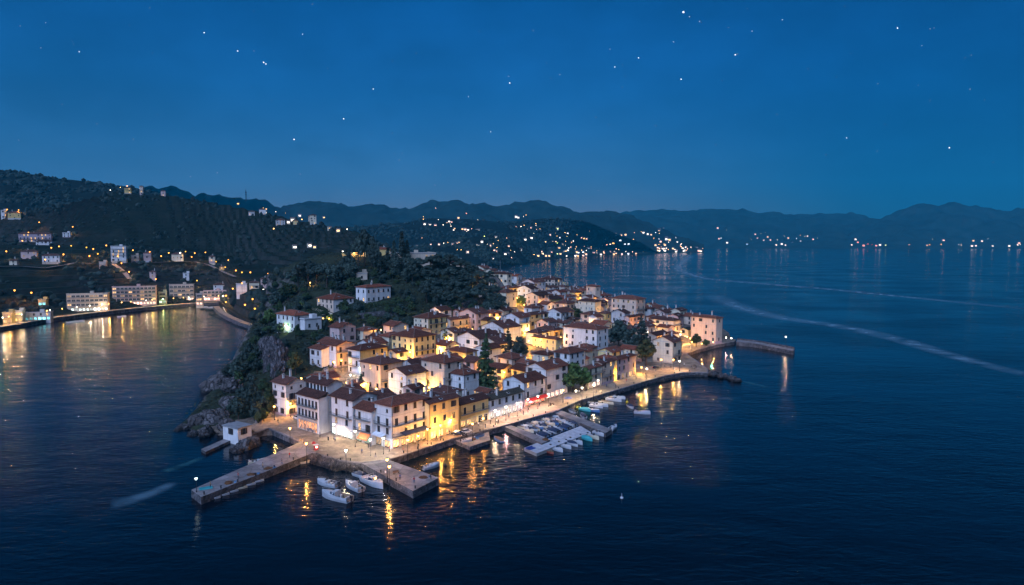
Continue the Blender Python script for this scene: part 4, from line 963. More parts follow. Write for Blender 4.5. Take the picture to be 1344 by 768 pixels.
# sea
me = bpy.data.meshes.new('sea'); me.from_pydata([(-15000, -400, 0), (15000, -400, 0), (15000, 15500, 0), (-15000, 15500, 0)], [], [(0, 1, 2, 3)])
def water_mat():
    m, t, n, l, b = nt('sea_water')
    tc = n.new('ShaderNodeTexCoord')
    def nz_(sc, det, st=(1, 1, 1), rot=0., dist=0.):
        mp = n.new('ShaderNodeMapping'); mp.inputs['Scale'].default_value = st; mp.inputs['Rotation'].default_value = (0, 0, rot); l.new(tc.outputs['Object'], mp.inputs[0])
        k = n.new('ShaderNodeTexNoise'); k.inputs['Scale'].default_value = sc; k.inputs['Detail'].default_value = det; k.inputs['Distortion'].default_value = dist; l.new(mp.outputs[0], k.inputs['Vector']); return k.outputs[0]
    a = nz_(.5, 4, (.55, 1.25, 1), R(18), .6); c = nz_(.075, 3, (.6, 1.2, 1), R(-12), .4); e = nz_(.013, 3, (.8, 1, 1), .4)
    m1 = n.new('ShaderNodeMath'); m1.operation = 'MULTIPLY_ADD'; m1.inputs[1].default_value = 2.6; l.new(c, m1.inputs[0]); l.new(a, m1.inputs[2])
    bs_ = n.new('ShaderNodeMapRange'); bs_.inputs[1].default_value = .36; bs_.inputs[2].default_value = .62; bs_.inputs[3].default_value = .07; bs_.inputs[4].default_value = .26; l.new(e, bs_.inputs[0])
    bp = n.new('ShaderNodeBump'); bp.inputs['Strength'].default_value = 1.; l.new(bs_.outputs[0], bp.inputs['Distance'])
    l.new(m1.outputs[0], bp.inputs['Height']); l.new(bp.outputs[0], b.inputs['Normal'])
    mr = n.new('ShaderNodeMapRange'); mr.inputs[1].default_value = .35; mr.inputs[2].default_value = .65; mr.inputs[3].default_value = .08; mr.inputs[4].default_value = .19; l.new(e, mr.inputs[0]); l.new(mr.outputs[0], b.inputs['Roughness'])
    b.inputs['Base Color'].default_value = (.0008, .004, .009, 1); b.inputs['IOR'].default_value = 1.33; b.inputs['Specular IOR Level'].default_value = .28
    return m
me.materials.append(water_mat()); tag(obj('sea', me), kind='structure')
# wakes left on the water by passing boats
def wake(name, pts, w0, w1, seed, dens, label):
    m, t, n, l, b = nt('wake_foam')
    uv = n.new('ShaderNodeUVMap'); sp = n.new('ShaderNodeSeparateXYZ'); l.new(uv.outputs[0], sp.inputs[0])
    tc = n.new('ShaderNodeTexCoord'); no = n.new('ShaderNodeTexNoise'); no.inputs['Scale'].default_value = .09 if w0 > 10 else .22; no.inputs['Detail'].default_value = 7; l.new(tc.outputs['Object'], no.inputs['Vector'])
    ma = n.new('ShaderNodeMath'); ma.operation = 'PINGPONG'; ma.inputs[1].default_value = .5; l.new(sp.outputs[1], ma.inputs[0])
    mb = n.new('ShaderNodeMapRange'); mb.inputs[2].default_value = .45; mb.interpolation_type = 'SMOOTHSTEP'; l.new(ma.outputs[0], mb.inputs[0])
    mc = n.new('ShaderNodeMapRange'); mc.inputs[1].default_value = .32; mc.inputs[2].default_value = .7; l.new(no.outputs[0], mc.inputs[0])
    md = n.new('ShaderNodeMath'); md.operation = 'MULTIPLY'; l.new(mb.outputs[0], md.inputs[0]); l.new(mc.outputs[0], md.inputs[1])
    pe = n.new('ShaderNodeMath'); pe.operation = 'PINGPONG'; pe.inputs[1].default_value = .5; l.new(sp.outputs[0], pe.inputs[0])
    pf = n.new('ShaderNodeMapRange'); pf.inputs[2].default_value = .14; l.new(pe.outputs[0], pf.inputs[0])
    mf = n.new('ShaderNodeMath'); mf.operation = 'MULTIPLY'; l.new(md.outputs[0], mf.inputs[0]); l.new(pf.outputs[0], mf.inputs[1])
    me_ = n.new('ShaderNodeMath'); me_.operation = 'MULTIPLY'; me_.inputs[1].default_value = dens; l.new(mf.outputs[0], me_.inputs[0]); l.new(me_.outputs[0], b.inputs['Alpha'])
    b.inputs['Base Color'].default_value = (.2, .36, .45, 1) if w0 > 10 else (.07, .27, .28, 1); b.inputs['Roughness'].default_value = .6
    P_ = [W(*p) for p in pts]; c = []
    for i in range(len(P_) - 1):
        p0, p1, p2, p3 = P_[max(0, i - 1)], P_[i], P_[i + 1], P_[min(len(P_) - 1, i + 2)]
        for k in range(10):
            s = k / 10; c.append(.5 * ((2 * p1) + (p2 - p0) * s + (2 * p0 - 5 * p1 + 4 * p2 - p3) * s * s + (3 * p1 - p0 - 3 * p2 + p3) * s ** 3))
    c.append(P_[-1]); vs, fs, uvs = [], [], []
    for i, p in enumerate(c):
        d = (c[min(i + 1, len(c) - 1)] - c[max(i - 1, 0)]).normalized(); q = Vector((-d.y, d.x, 0)); t_ = i / (len(c) - 1); w = w0 + (w1 - w0) * t_
        vs += [(p + q * w / 2)[:2] + (.03,), (p - q * w / 2)[:2] + (.03,)]; uvs += [(t_, 0), (t_, 1)]
    for i in range(len(c) - 1): fs.append((2 * i, 2 * i + 1, 2 * i + 3, 2 * i + 2))
    mm = bpy.data.meshes.new(name); mm.from_pydata(vs, [], fs); mm.materials.append(m); ul = mm.uv_layers.new(name='UVMap')
    for lp in mm.loops: ul.data[lp.index].uv = uvs[lp.vertex_index]
    tag(obj(name, mm), kind='stuff')
wake('boat_wake', [(868,340),(905,336),(890,350),(915,363),(960,369),(1080,379),(1200,391),(1400,411)], 60, 22, 1, .7, '')
wake('boat_wake', [(930,385),(965,401),(1020,416),(1100,428),(1180,446),(1260,470),(1400,505)], 40, 14, 2, .62, '')
wake('foam', [(144,662),(160,659),(185,652),(205,645),(228,633)], 11, 5, 3, .42, '')
wake('foam', [(214,619),(228,615),(245,609),(268,600)], 7, 3, 3, .32, '')
wake('foam', [(968,500),(985,503),(1010,509)], 4, 3, 3, .5, '')

# road along the shore, promenade walls
def road(name, pts, z, w, mtl):
    P_ = [W(p[0], p[1], z) for p in pts]; b = MB()
    for i in range(len(P_) - 1):
        a, c = P_[i], P_[i + 1]; d = (c - a); d.z = 0; d.normalize(); n_ = Vector((-d.y, d.x, 0)) * w / 2
        b.box(0, 0, 0, 0, 0, 0) if False else None
        b.prism([(v.x, v.y) for v in (a - n_, c - n_, c + n_, a + n_)], z - 4, z + .05 + .003 * i, 0, 1)
    tag(b.build(name, [mtl, M_QWALL]), kind='structure')
shore_pts = [(-40,435),(0,428.5),(40,421.5),(70,416.5),(110,411.5),(150,407),(185,403.5),(220,400.5),(255,397.8),(286,396.5)]
road('promenade', shore_pts, 2.9, 9, M_PAVE)
road('road', [(283,402),(291,409.5),(303,416),(318,422.5),(336,428.5)], 3.0, 5, M_PAVE)
road('lane', [(146,346),(157,353),(166,361),(173,370)], 30, 4, M_CONC) if False else None
def draped(name, ptx, w, mtl):
    P_ = []
    for a, b_ in zip(ptx[:-1], ptx[1:]):
        for k in range(6): P_.append(A.at(a[0] + (b_[0] - a[0]) * k / 6, a[1] + (b_[1] - a[1]) * k / 6))
    b = MB(); P_ = [p for p in P_ if p is not None]
    for p, q in zip(P_[:-1], P_[1:]):
        d = q - p; d.z = 0; d.normalize(); n_ = Vector((-d.y, d.x, 0)) * w / 2; up = Vector((0, 0, 1.6))
        b.face([p - n_ + up, q - n_ + up, q + n_ + up, p + n_ + up])
    tag(b.build(name, mtl), kind='structure')
draped('lane', [(147,347),(155,353),(163,360),(172,371)], 5, mat('lane_concrete', (.2, .19, .18), .9, .3))
draped('lane', [(200,347),(225,346),(256,346),(275,350),(292,358),(312,370)], 4, MATS['lane_concrete'])
draped('lane', [(-5,352),(30,352),(60,354),(100,347),(140,349)], 4, MATS['lane_concrete'])
for i in range(40):
    t = i / 40; boulder(275 + 58 * t + random.uniform(-1, 1), 411 + 24 * t + 1.5 * math.sin(t * 3.1) + random.uniform(0, .9), .1, random.uniform(1.2, 2.2), 'dark block of the rock armour below the shore road across the bay', 'rock armour of the shore road', .8, 6 + i % 2)
for i in range(14): boulder(265 + i * 1.6, 406.5 + random.uniform(-.8, .8), .3, random.uniform(1.5, 2.6), 'dark block of the stub breakwater at the head of the bay', 'stub breakwater blocks', .8, 6 + i % 2)

# ------------------------------------------------------------------ houses across the bay and on the slopes
GA = 'apartment blocks along the far promenade'
def apt(label, cx, ey, h, xl, xr, a, wall, nf, Y=None, z=3., shop=None, **k):
    return house(label, cx, ey, h, xl, xr, 'flat', wall, a=a, z=z if Y is None else None, Y=Y, nf=nf, group=GA, name='apartment_block', cat='apartment block', balR=tuple(range(nf - 1)), shopR=shop, chim=0, Lmin=6, Lmax=70, lit=.22, dens=.95, solid=True, style='plain', loggia=True, **k)
apt('long four-storey apartment block over a white-lit restaurant across the bay', 87, 386.5, 15.5, 69, 141, 20, 'stone', 4, shop=G_WHITE)
apt('twin apartment block with a yellow-lit roof terrace across the bay', 147, 377, 18, 140, 204, 20, 'pink', 5, shop=G_PINK)
apt('small block glowing green at every floor between two apartment blocks', 208, 384, 11, 205, 218, 20, 'green', 3, shop=G_GREEN)
apt('stepped pale apartment block above the green-lit one', 222, 374, 17, 213, 254, 20, 'stone', 4, shop=G_PINK)
apt('narrow dim block squeezed between the stepped block and the pink block', 257, 386, 11, 255, 262, 18, 'stone', 3, shop=G_PINK)
apt('low orange-lit block at the frame edge of the promenade', 3, 411, 8, -6, 14, 20, 'ochre', 2, shop=GW)
apt('low pale block among the promenade trees', 17, 409, 8, 15, 28, 20, 'cream', 2, shop=GW)
apt('small lit block past the pink one at the head of the bay', 299, 386, 8, 297.5, 309, 15, 'peach', 2, shop=GW)
apt('pink block nearest the head of the bay', 267, 382, 10, 262, 297, 15, 'pink', 3, shop=G_PINK)
G2 = 'houses above the shore road across the bay'
for lb, cx, ey, h, xl, xr, wl, Y in [('curved white house on the bluff above the shore road', 310, 373, 8, 306, 324, 'white', 640), ('pale house second from the bluff edge above the shore road', 327, 371, 9, 323, 340, 'cream', 645),
        ('tallest pale house with an arched gable on the bluff', 342, 366, 12, 338, 359, 'pink', 650), ('long bluff house with a bluish roof near the pines', 364, 368, 8, 360, 386, 'blue', 655), ('round-roofed white house above the pink block', 280, 374, 8, 275, 297, 'white', 760)]:
    house(lb, cx, ey, h, xl, xr, 'hip' if 'house' in lb and Y > 642 else 'flat', wl, 'dark', a=20, Y=Y, nf=max(2, round(h / 3.3)), group=G2, chim=1, Lmin=5, lit=.2)
G3 = 'houses on the terraces across the bay'
for lb, cx, py, h, xl, xr, wl, lt in [('long low house with white lamps on the upper terrace', 24, 318, 11, 20, 67, 'mauve', .5), ('small pale box-like house alone on the upper terrace', 82, 312.5, 6, 80, 92, 'white', .1),
        ('long pale house on the middle terrace', 27, 340, 7, 24, 48, 'pink', .2), ('house with white front under the middle terrace lamps', 55, 346, 8, 49, 78, 'white', .3),
        ('five-storey block alone at the top of the straight lane', 145, 344, 17, 141, 165, 'white', .3), ('low orange-lit house beside the five-storey block', 172, 344, 7, 167, 182, 'peach', .6),
        ('two-storey villa with a lamp at its corner above the vineyard', 188, 344, 10, 185, 198, 'pink', .3), ('low house among yellow lamps on the vineyard edge', 225, 341, 6, 219, 240, 'cream', .7),
        ('white block at the frame edge on the high terrace', 1, 287, 11, -12, 6, 'white', .3), ('orange-lit house on the high terrace', 10, 288, 9, 6, 27, 'ochre', .6),
        ('long white lower wing under the upper terrace house', 47, 324, 6, 45, 68, 'white', .2), ('pale cottage under the starry orange lamp', 12, 350, 6, 8, 22, 'cream', .4), ('farmhouse with lit door above the five-storey block', 130, 352, 6, 126, 139, 'peach', .5), ('two-storey farmhouse on the vineyard track', 274, 345, 7, 270, 282, 'cream', .4), ('orange-lit cottage beside the vineyard bend', 288, 357, 6, 284, 294, 'ochre', .6), ('pink cottage behind the apartment roofs', 196, 366, 7, 191, 204, 'pink', .4), ('white cottage up the slope from the stepped block', 240, 368, 7, 236, 248, 'white', .3), ('low lit shed in the trees behind the promenade restaurant', 50, 402, 5, 46, 60, 'ochre', .5),
        ('restaurant shed with a teal-lit front on the promenade', 32, 421, 6, 28, 66, 'grey', .2)]:
    p = on_hills(cx, py) or D(cx, py, 900)
    q = proj((p.x, p.y, p.z + h))
    house(lb, cx, q[1], h, xl, xr, 'flat' if 'block' in lb or 'box' in lb or 'shed' in lb else 'hip', wl, 'dark', a=20, Y=p.y, nf=max(1, round(h / 3.3)), group=G3, chim=1, Lmin=4, lit=lt, shopR=(glows('lit_teal', (.25, .9, 1), 4) if 'shed' in lb else None), balR=((0, 1, 2) if 'five' in lb else ()))
G4 = 'houses along the terraced ridge'
for lb, cx, py, h, xl, xr, wl in [('first pale ridge house at the broad roof', 362, 299, 9, 359, 374, 'grey'), ('tall pale ridge house with a bright front', 407, 295, 14, 404, 415, 'cream'), ('small lit ridge house with yellow garden', 385, 297, 7, 380, 391, 'yellow'),
        ('orange-lit house on the hill crest', 163, 254, 9, 158, 172, 'ochre'), ('tower-like house on the hill crest', 183, 256, 14, 180, 187, 'peach'), ('small pink house last on the hill crest', 211, 258, 9, 208, 217, 'pink'),
        ('pale ridge house between yellow lamps', 340, 283, 9, 337, 349, 'white'), ('long flat ridge house below the crest lamps', 326, 284, 6, 321, 334, 'grey')]:
    p = on_hills(cx, py) or D(cx, py, 1100); q = proj((p.x, p.y, p.z + h))
    house(lb, cx, q[1], h, xl, xr, 'hip', wl, 'dark', a=20, Y=p.y, nf=max(2, round(h / 3.3)), group=G4, chim=0, Lmin=5, lit=.4)

# ------------------------------------------------------------------ lamps
def lamp_meshes(hh):
    b = MB(); b.lathe([(.16, -1.5), (.16, .35), (.07, .5), (.055, hh - .35)], 8); b.tube((-.3, 0, hh - .5), (.3, 0, hh - .5), .03)
    p = b.mesh('post', M_IRON)
    b = MB(); b.lathe([(.12, -.42), (.32, -.18), (.36, .12), (.26, .26)], 6); g = {k: b.mesh('lantern', m) for k, m in (('warm', E_WARM), ('white', E_WHITE), ('green', E_GREEN))}
    b = MB(); b.lathe([(.4, .27), (.22, .4), (.03, .54)], 6); c = b.mesh('cap', M_IRON)
    return p, g, c
LM = {3.6: lamp_meshes(3.6), 5.: lamp_meshes(5.), 6.: lamp_meshes(6.)}
_b = MB(); _b.lathe([(.12, -.42), (.32, -.18), (.36, .12), (.26, .26)], 6); LM_DIM = _b.mesh('lantern', E_DIM)
SL = {}
for _k, _m in (('warm', E_SODIUM), ('yellow', E_GOLD)): _b = MB(); _b.lathe([(.12, -.42), (.32, -.18), (.36, .12), (.26, .26)], 6); SL[_k] = _b.mesh('lantern', _m)
LCOL = {'warm': (1, .44, .09), 'white': (1, .74, .44), 'green': (.72, 1, .22), 'yellow': (1, .5, .08), 'cool': (.85, .95, 1), 'rose': (1, .5, .42)}
LDATA = {}; LK = .12
def lamp(p, label, kind='warm', power=500., hh=3.6, group='street lamps of the old town', rad=.18, cat='street lamp', allround=False, spot=False):
    o = empty('street_lamp', p, random.uniform(0, 6.3), label, cat, group)
    pm, g, c = LM[hh]; obj('post', pm, o); obj('lantern', g['warm' if kind in ('warm', 'yellow') else 'green' if kind == 'green' else 'white'], o, (0, 0, hh)); obj('cap', c, o, (0, 0, hh))
    key = (kind, power, allround, spot)
    if key not in LDATA:
        d = bpy.data.lights.new('lamp_light', 'SPOT' if spot else 'POINT' if allround or kind in ('yellow', 'green', 'warm') else 'SPOT'); d.color = LCOL[kind]; d.energy = power * LK; d.shadow_soft_size = rad; LDATA[key] = d
        if d.type == 'SPOT': d.spot_size = R(174); d.spot_blend = .45
    lo = bpy.data.objects.new('lamp_light', LDATA[key]); COL.objects.link(lo); lo.parent = o; lo.location = (0, 0, hh - .8)
    return o
qpoly = [(v.x, v.y) for v in quay_w]
def in_house(p, m=.5):
    for d in HOUSES:
        q = p - d['base']; a = q.x * d['u'][0] + q.y * d['u'][1]; c = q.x * d['v'][0] + q.y * d['v'][1]
        if -m - (4 if d is H2 else 0) < a < d['L'] + m and -m < c < d['W'] + m: return True
    return False
def L_at(px, py, label, kind='warm', power=500., hh=3.6, **k):
    p = hit(px, py, hh); p.z -= hh
    q = W(px, py, QZ + hh); q.z = QZ
    if inside(np.array([[q.x, q.y]]), qpoly)[0]:
        for _ in range(12):
            if not in_house(q): break
            q.x *= .994; q.y *= .994
        if not in_house(q): return lamp(q, label, kind, power, hh, **k)
    for _ in range(10):
        if not in_house(p): break
        p.x *= .995; p.y *= .995
    p.z = max(2., T(p.x, p.y))
    return lamp(p, label, kind, power, hh, **k)
for px, py, lb, kd, pw in [
        (395.5,496.5,'wall-high lamp between the narrow white house and the arcaded house','warm',1300),(360,533.5,'lamp at the rock-side corner of the square','warm',900),
        (381,527,'lamp in the gap beside the narrow white house','warm',1200),(380.5,562,'bright twin white lamp in the open square','warm',1700),(402,582,'round white lamp beside the red kiosk','warm',800),
        (454,591,'white lamp at the quay edge above the rock armour','white',800),(438,557,'white lamp at the end of the arcade','white',900),(466,566,'greenish white lamp outside the shop beside the corner house','white',900),
        (486,577,'lamp outside the low white house squeezed by the corner house','white',500),(503,575,'cool white lamp under the corner house awning','cool',700),(535,577,'lamp before the terrace of the corner house','warm',700),
        (549,572,'lamp between two terrace tables of the corner house','warm',700),(561,563,'bright lamp at the join of corner house and yellow house','warm',1100),(578,558,'bright lamp over the yellow house terrace','warm',1300),
        (592,551,'second lamp over the yellow house terrace','warm',900),(511,612,'lamp at the root of the stone jetty','warm',600),(508,603,'small lamp on the quay corner above the jetty','warm',350),
        (620,556,'lamp among the olive restaurant tables','warm',500),(634,549,'lamp at the edge of the olive restaurant','warm',400),(650,539,'white lamp at the near end of the blue-white restaurant','white',1000),
        (664,534,'white lamp at the middle of the blue-white restaurant','rose',1100),(679,529,'white lamp at the far end of the blue-white restaurant','white',1000),(693,524,'rose lamp at the red-lit bar door','rose',1300),
        (706,520,'rose lamp outside the middle of the red-lit bar','rose',1300),(720,517,'pale lamp at the corner past the red-lit bar','white',700),(739,512,'lamp below the big round tree by a doorway','warm',600),
        (756,513,'globe-bright white lamp before the big round tree','white',900),(764,509,'white lamp right of the big tree trunk','white',600),(779,505,'white lamp beside the red parasol','white',900),(785,499,'white lamp at the low row house door','white',900),
        (804,489,'yellow lamp at the orange side wall of the mauve house','yellow',1300),(842,482,'bright white lamp behind the round quay tree','yellow',1500),(849,484,'white lamp on the quay just past the round tree','white',1000),
        (868,472,'lamp on the wall of the gable house on the quay','warm',1000),(884,472,'lamp at the corner of the gable house on the quay','warm',900),(892,474,'floor-bright lamp in front of the gable house','white',900),
        (893,439,'white lamp high on the terrace behind the gable house','white',900),(902,442,'lamp over the annex door at the point','warm',1100),(893,447,'yellow lamp on the lane to the point','yellow',900),(908,449,'lamp at the stone house steps','warm',900),
        (953,443,'reddish lamp on the terrace behind the mole','rose',500),(960,444,'white lamp at the root of the mole','white',400),
        (438,475,'first of two bright lamps on the small plaza','warm',1500),(448,473,'second of two bright lamps on the small plaza','warm',1500),(460,492,'small white lamp on the plaza paving','white',1500),(474,470,'cool lamp at the blue-white balcony front','cool',1300),
        (538,462,'bright lamp at the corner of the chimney yellow house','yellow',1700),(500,433,'lone bright lamp on the hill path above the red roofs','warm',1700),(563,508,'lamp in the planted yard behind the corner house','yellow',1400),
        (494,510,'lamp in the lane under the peach house','yellow',1500),(576,452,'lamp at the small tree below the upper yellow house','yellow',1400),(572,404,'lamp on the path behind the upper yellow house','warm',700),
        (648,500,'lamp under the tall fir','yellow',1400),(632,498,'lamp behind the small cube-like house','yellow',900),(695,433,'brightest yellow lamp at the alley crossing','yellow',3000),(694,447,'lamp down the steps from the alley crossing','yellow',2200),(693,459,'lowest lamp of the yellow alley','yellow',1700),
        (736,443,'orange lamp beside the white block roof','warm',1300),(663,401,'brightest white lamp at the cliff foot','white',2600),(679,391,'lamp in the lit tree at the far end of town','yellow',1800),(684,395,'lamp beside the lit tree at the far end of town','yellow',1500),
        (637,376,'lamp on the hill path above the far roofs','warm',900),(628,359,'orange lamp at the wood edge facing the water','warm',900),(626,369,'lamp at the wood edge by the steps','warm',800),(712,398,'orange lamp in the upper alley','warm',1600),
        (700,378,'yellow lamp at the far white gable','yellow',1400),(752,388,'yellow lamp below the bell tower','yellow',1500),(762,391,'lamp at the bell tower foot','warm',1200),(792,398,'yellow lamp beside the big peach house','yellow',1800),(798,418,'lamp at the yellow-fronted house door','yellow',1500),
        (850,432,'white lamp by the dark fir','white',1100),(853,428,'yellow lamp under the broad cream house','yellow',1100),(586,440,'lamp in the lane beside the upper yellow house','yellow',1100),(620,432,'lamp under the pink-gabled house','yellow',1100),(725,446,'lamp hidden at the corner of the arched-window house','yellow',1000),
        (668,380,'yellow lamp at the pyramid-roofed house','yellow',1600),(742,384,'lamp in front of the yellow-lit back house','yellow',1200),(610,474,'lamp in the passage by the beige tower house','yellow',1300),(716,388,'lamp between far roofs in the upper alley','warm',1200),
        (480,503,'lamp in the lane mouth behind the pale gabled house','warm',900),(515,478,'lamp on the steps beside the peach house','yellow',800),(455,502,'lamp behind the arcaded house attic','warm',900),(553,472,'lamp in the yard past the chimney yellow house','yellow',900),(603,458,'lamp on the steps above the small orange-walled house','yellow',900),(578,486,'lamp under the eaves of the tall beige house','yellow',800),
        (643,480,'lamp on the path round the tall fir','yellow',900),(662,486,'lamp behind the mossy-roofed restaurant','warm',900),(706,472,'lamp in the lane beside the small wedged house','yellow',800),(734,470,'lamp in the lane behind the tall white gable','warm',900),(684,467,'lamp at the foot of the yellow alley steps','yellow',1200),(702,404,'lamp on the upper alley bend','yellow',1100),(688,400,'lamp before the dark-roofed alley house','yellow',1000),
        (730,408,'lamp at the two-window gable','warm',900),(746,414,'lamp in the passage by the small round tree','yellow',800),(776,424,'lamp above the white block roof','yellow',900),(818,425,'lamp below the windowless end wall','warm',800),(838,424,'lamp under the pink-walled house','warm',800),(870,446,'lamp in the lane behind the gable house','warm',900),(640,410,'lamp on the steps by the pink gable','warm',900),(654,414,'lamp on the cliff-foot steps','yellow',1200),(668,424,'lamp over the white-gabled house roof','yellow',900),(596,424,'lamp behind the low terrace house','yellow',900),(526,468,'lamp at the chimney yellow house steps','yellow',1000),(760,470,'lamp behind the white hipped-roof house','warm',800),(870,431,'amber lamp in the lane below the broad cream house','warm',1200),(882,445,'amber lamp on the steps behind the gable house','warm',1200),(894,435,'amber lamp between the broad cream house and the annex','warm',1200),(860,437,'amber lamp beside the low dark house','yellow',900),(846,429,'amber lamp at the end of the pink-walled house','warm',1100),(906,444,'golden lamp at the annex corner','yellow',900),(827,431,'golden lamp in the court beside the fir','yellow',900),(811,414,'golden lamp behind the white end wall','yellow',900),(921,451,'amber lamp lighting the front of the tall stone house','warm',1600),(936,449,'amber lamp at the far corner of the tall stone house','warm',1400),(862,420,'amber lamp on the terrace of the broad cream house','warm',1100)]:
    L_at(px, py, lb, kd, pw * (50. if kd in ('yellow', 'green') else 30. if kd == 'warm' else 42.), 3.6 if kd in ('yellow', 'green') else 5.)
for px, py, lb, kd, pw in [(365,412,'green-lit garden lamp at the cliff villa wall','green',60),(375,427,'garden lamp in the glowing bush by the cliff villa','green',240),(424,418,'garden lamp at the wing of the cliff villa','yellow',500),(432,418,'second garden lamp past the wing of the cliff villa','yellow',500),
        (407,371,'orange lamp between the pine trunks','warm',600),(391,399,'lamp at the start of the hedge wall','green',260),(386,330,'first of the amber lamps on the hilltop lane','warm',700),(408,328,'second amber lamp on the hilltop lane','warm',700),(413,330,'third amber lamp on the hilltop lane','warm',700),
        (442,326,'amber lamp at the hilltop wall','warm',900),(450,330,'white lamp at the hilltop wall','white',800),(465,332,'amber lamp near the tall pine','warm',900),(494,326,'bright terrace lamp beside the red hilltop roof','yellow',1200),(499,327,'second bright terrace lamp beside the red hilltop roof','yellow',1200),(562,336,'amber lamp at the end of the flat modern house','warm',600)]:
    L_at(px, py, lb, kd, pw * 42., group='lamps on the hill')
# lamp of the mole: tall, on its own plinth
p = W(1031, 455, 2.4); ml = lamp(p, 'tall white harbour light at the tip of the mole', 'white', 7000, 6., 'harbour lights', allround=True); 
p = W(258, 646, 2.0); ml = lamp(p, 'faintly lit pale lamp post at the tip of the long pier', 'cool', 60, 3.6, 'harbour lights'); next(c for c in ml.children if c.name.startswith('lantern')).data = LM_DIM
# lamps across the bay
G5 = 'lamps along the far promenade'
k = 0
for px, y_, kd, pw in [(4,424,'white',700),(12,412,'warm',1500),(29,417,'white',700),(54,410,'white',700),(62,405,'warm',1600),(66,411,'white',1000),(82,410,'yellow',600),(101,408,'white',800),(118,406,'white',900),(134,403,'white',900),(143,407,'warm',700),(160,403,'warm',600),(172,403,'yellow',700),(192,401,'white',900),(200,399,'warm',800),(214,398,'green',1200),(228,398,'warm',800),(241,393,'warm',900),(248,394,'white',1000),(262,392,'rose',900),(268,392,'white',900),(287,390,'warm',900),(293,390,'white',900)]:
    p = on_hills(px, min(y_ + 6, np.interp(px, cA, yS) - 3)) or W(px, y_ + 6, 3); lamp(p, '%s lamp on the promenade across the bay' % (ORD[k] if k < 16 else 'later'), kd, pw, 6., G5) if False else None
    lamp(W(px, np.interp(px, [q[0] for q in shore_pts], [q[1] for q in shore_pts]) - .6, 3.0), 'post lamp glowing %s in the row along the promenade across the bay' % {'warm': 'amber', 'white': 'white', 'yellow': 'yellow', 'green': 'green', 'rose': 'pink'}[kd], kd, pw * 42., 6., G5 + ', ' + kd, allround=True); k += 1
for px, py, lb, kd in [(9,341,'starry orange lamp at the edge of the middle terrace','warm'),(94,333,'yellow-green lamp alone on the terrace','yellow'),(114,335,'yellow lamp by the terrace bushes','yellow'),(123,337,'amber lamp by the terrace bushes','warm'),(129,343,'yellow lamp inside the glowing bush','yellow'),
        (78,334,'bright amber lamp over the middle terrace house','warm'),(68,336,'amber lamp at the end of the middle terrace','warm'),(140,332,'lamp at the roof corner of the five-storey block','warm'),(175,338,'orange lamp at the low orange-lit house','warm'),(197,340,'lamp at the corner of the terrace villa','warm'),
        (222,341,'first orange lamp of the vineyard edge','warm'),(237,341,'pale lamp of the vineyard edge','white'),(244,339,'brightest yellow lamp of the vineyard edge','yellow'),(256,341,'last lamp of the vineyard edge','warm'),(38,313,'orange lamp on the upper terrace house','warm'),(10,282,'lamp on the high terrace near the frame edge','warm'),(25,283,'second lamp on the high terrace','warm'),
        (205,377,'orange lamp above the apartment roofs','warm'),(259,378,'yellow lamp on the slope above the pink block','yellow'),(296,360,'yellow lamp pair on the slope, upper','yellow'),(310,368,'amber lamp on the bluff road','warm'),(318,371,'yellow lamp on the bluff road','yellow'),(329,371,'amber lamp behind the bluff houses','warm'),(377,366,'amber lamp at the long bluff house','warm'),
        (297,399,'orange lamp at the start of the shore road','warm'),(297,407,'amber lamp at the turn of the shore road','warm'),(332,406,'orange lamp in the trees above the shore road','warm'),(322,414,'bright amber lamp beside the shore road','warm'),(335,420,'yellow lamp at the end of the shore road','yellow'),(346,393,'white lamp high in the dark trees of the bluff','white'),
        (52,300,'orange lamp on the track above the upper terrace','warm'),(96,306,'orange lamp past the small box-like house','warm'),(30,326,'amber lamp between the two terraces','warm'),(118,346,'amber lamp below the glowing bush','warm'),(155,346,'orange lamp at the lane top','warm'),(160,356,'amber lamp halfway down the straight lane','warm'),(170,368,'amber lamp at the foot of the straight lane','warm'),
        (212,345,'orange lamp before the vineyard houses','warm'),(252,346,'amber lamp under the vineyard edge','warm'),(270,340,'orange lamp far along the vineyard track','warm'),(284,352,'yellow lamp on the bend of the vineyard track','yellow'),(300,352,'orange lamp above the bluff road','warm'),(42,398,'orange lamp in the trees behind the promenade restaurant','warm'),(20,396,'dim orange lamp in the dark trees by the frame edge','warm'),(352,372,'orange lamp between the bluff houses','warm'),(366,380,'amber lamp under the long bluff house','warm'),(318,384,'amber lamp under the curved white house','warm'),(306,390,'orange lamp at the foot of the bluff','warm'),(60,352,'amber lamp below the white-fronted house','warm'),(84,344,'amber lamp at the end of the white-fronted house','warm')]:
    p = on_hills(px, py + 4) or D(px, py + 4, 700); ol = lamp(p, lb, kd, 130000, 6., 'lamps on the slopes across the bay', spot=True); ol.scale = (1.9,) * 3
    if kd in SL: next(c for c in ol.children if c.name.startswith('lantern')).data = SL[kd]
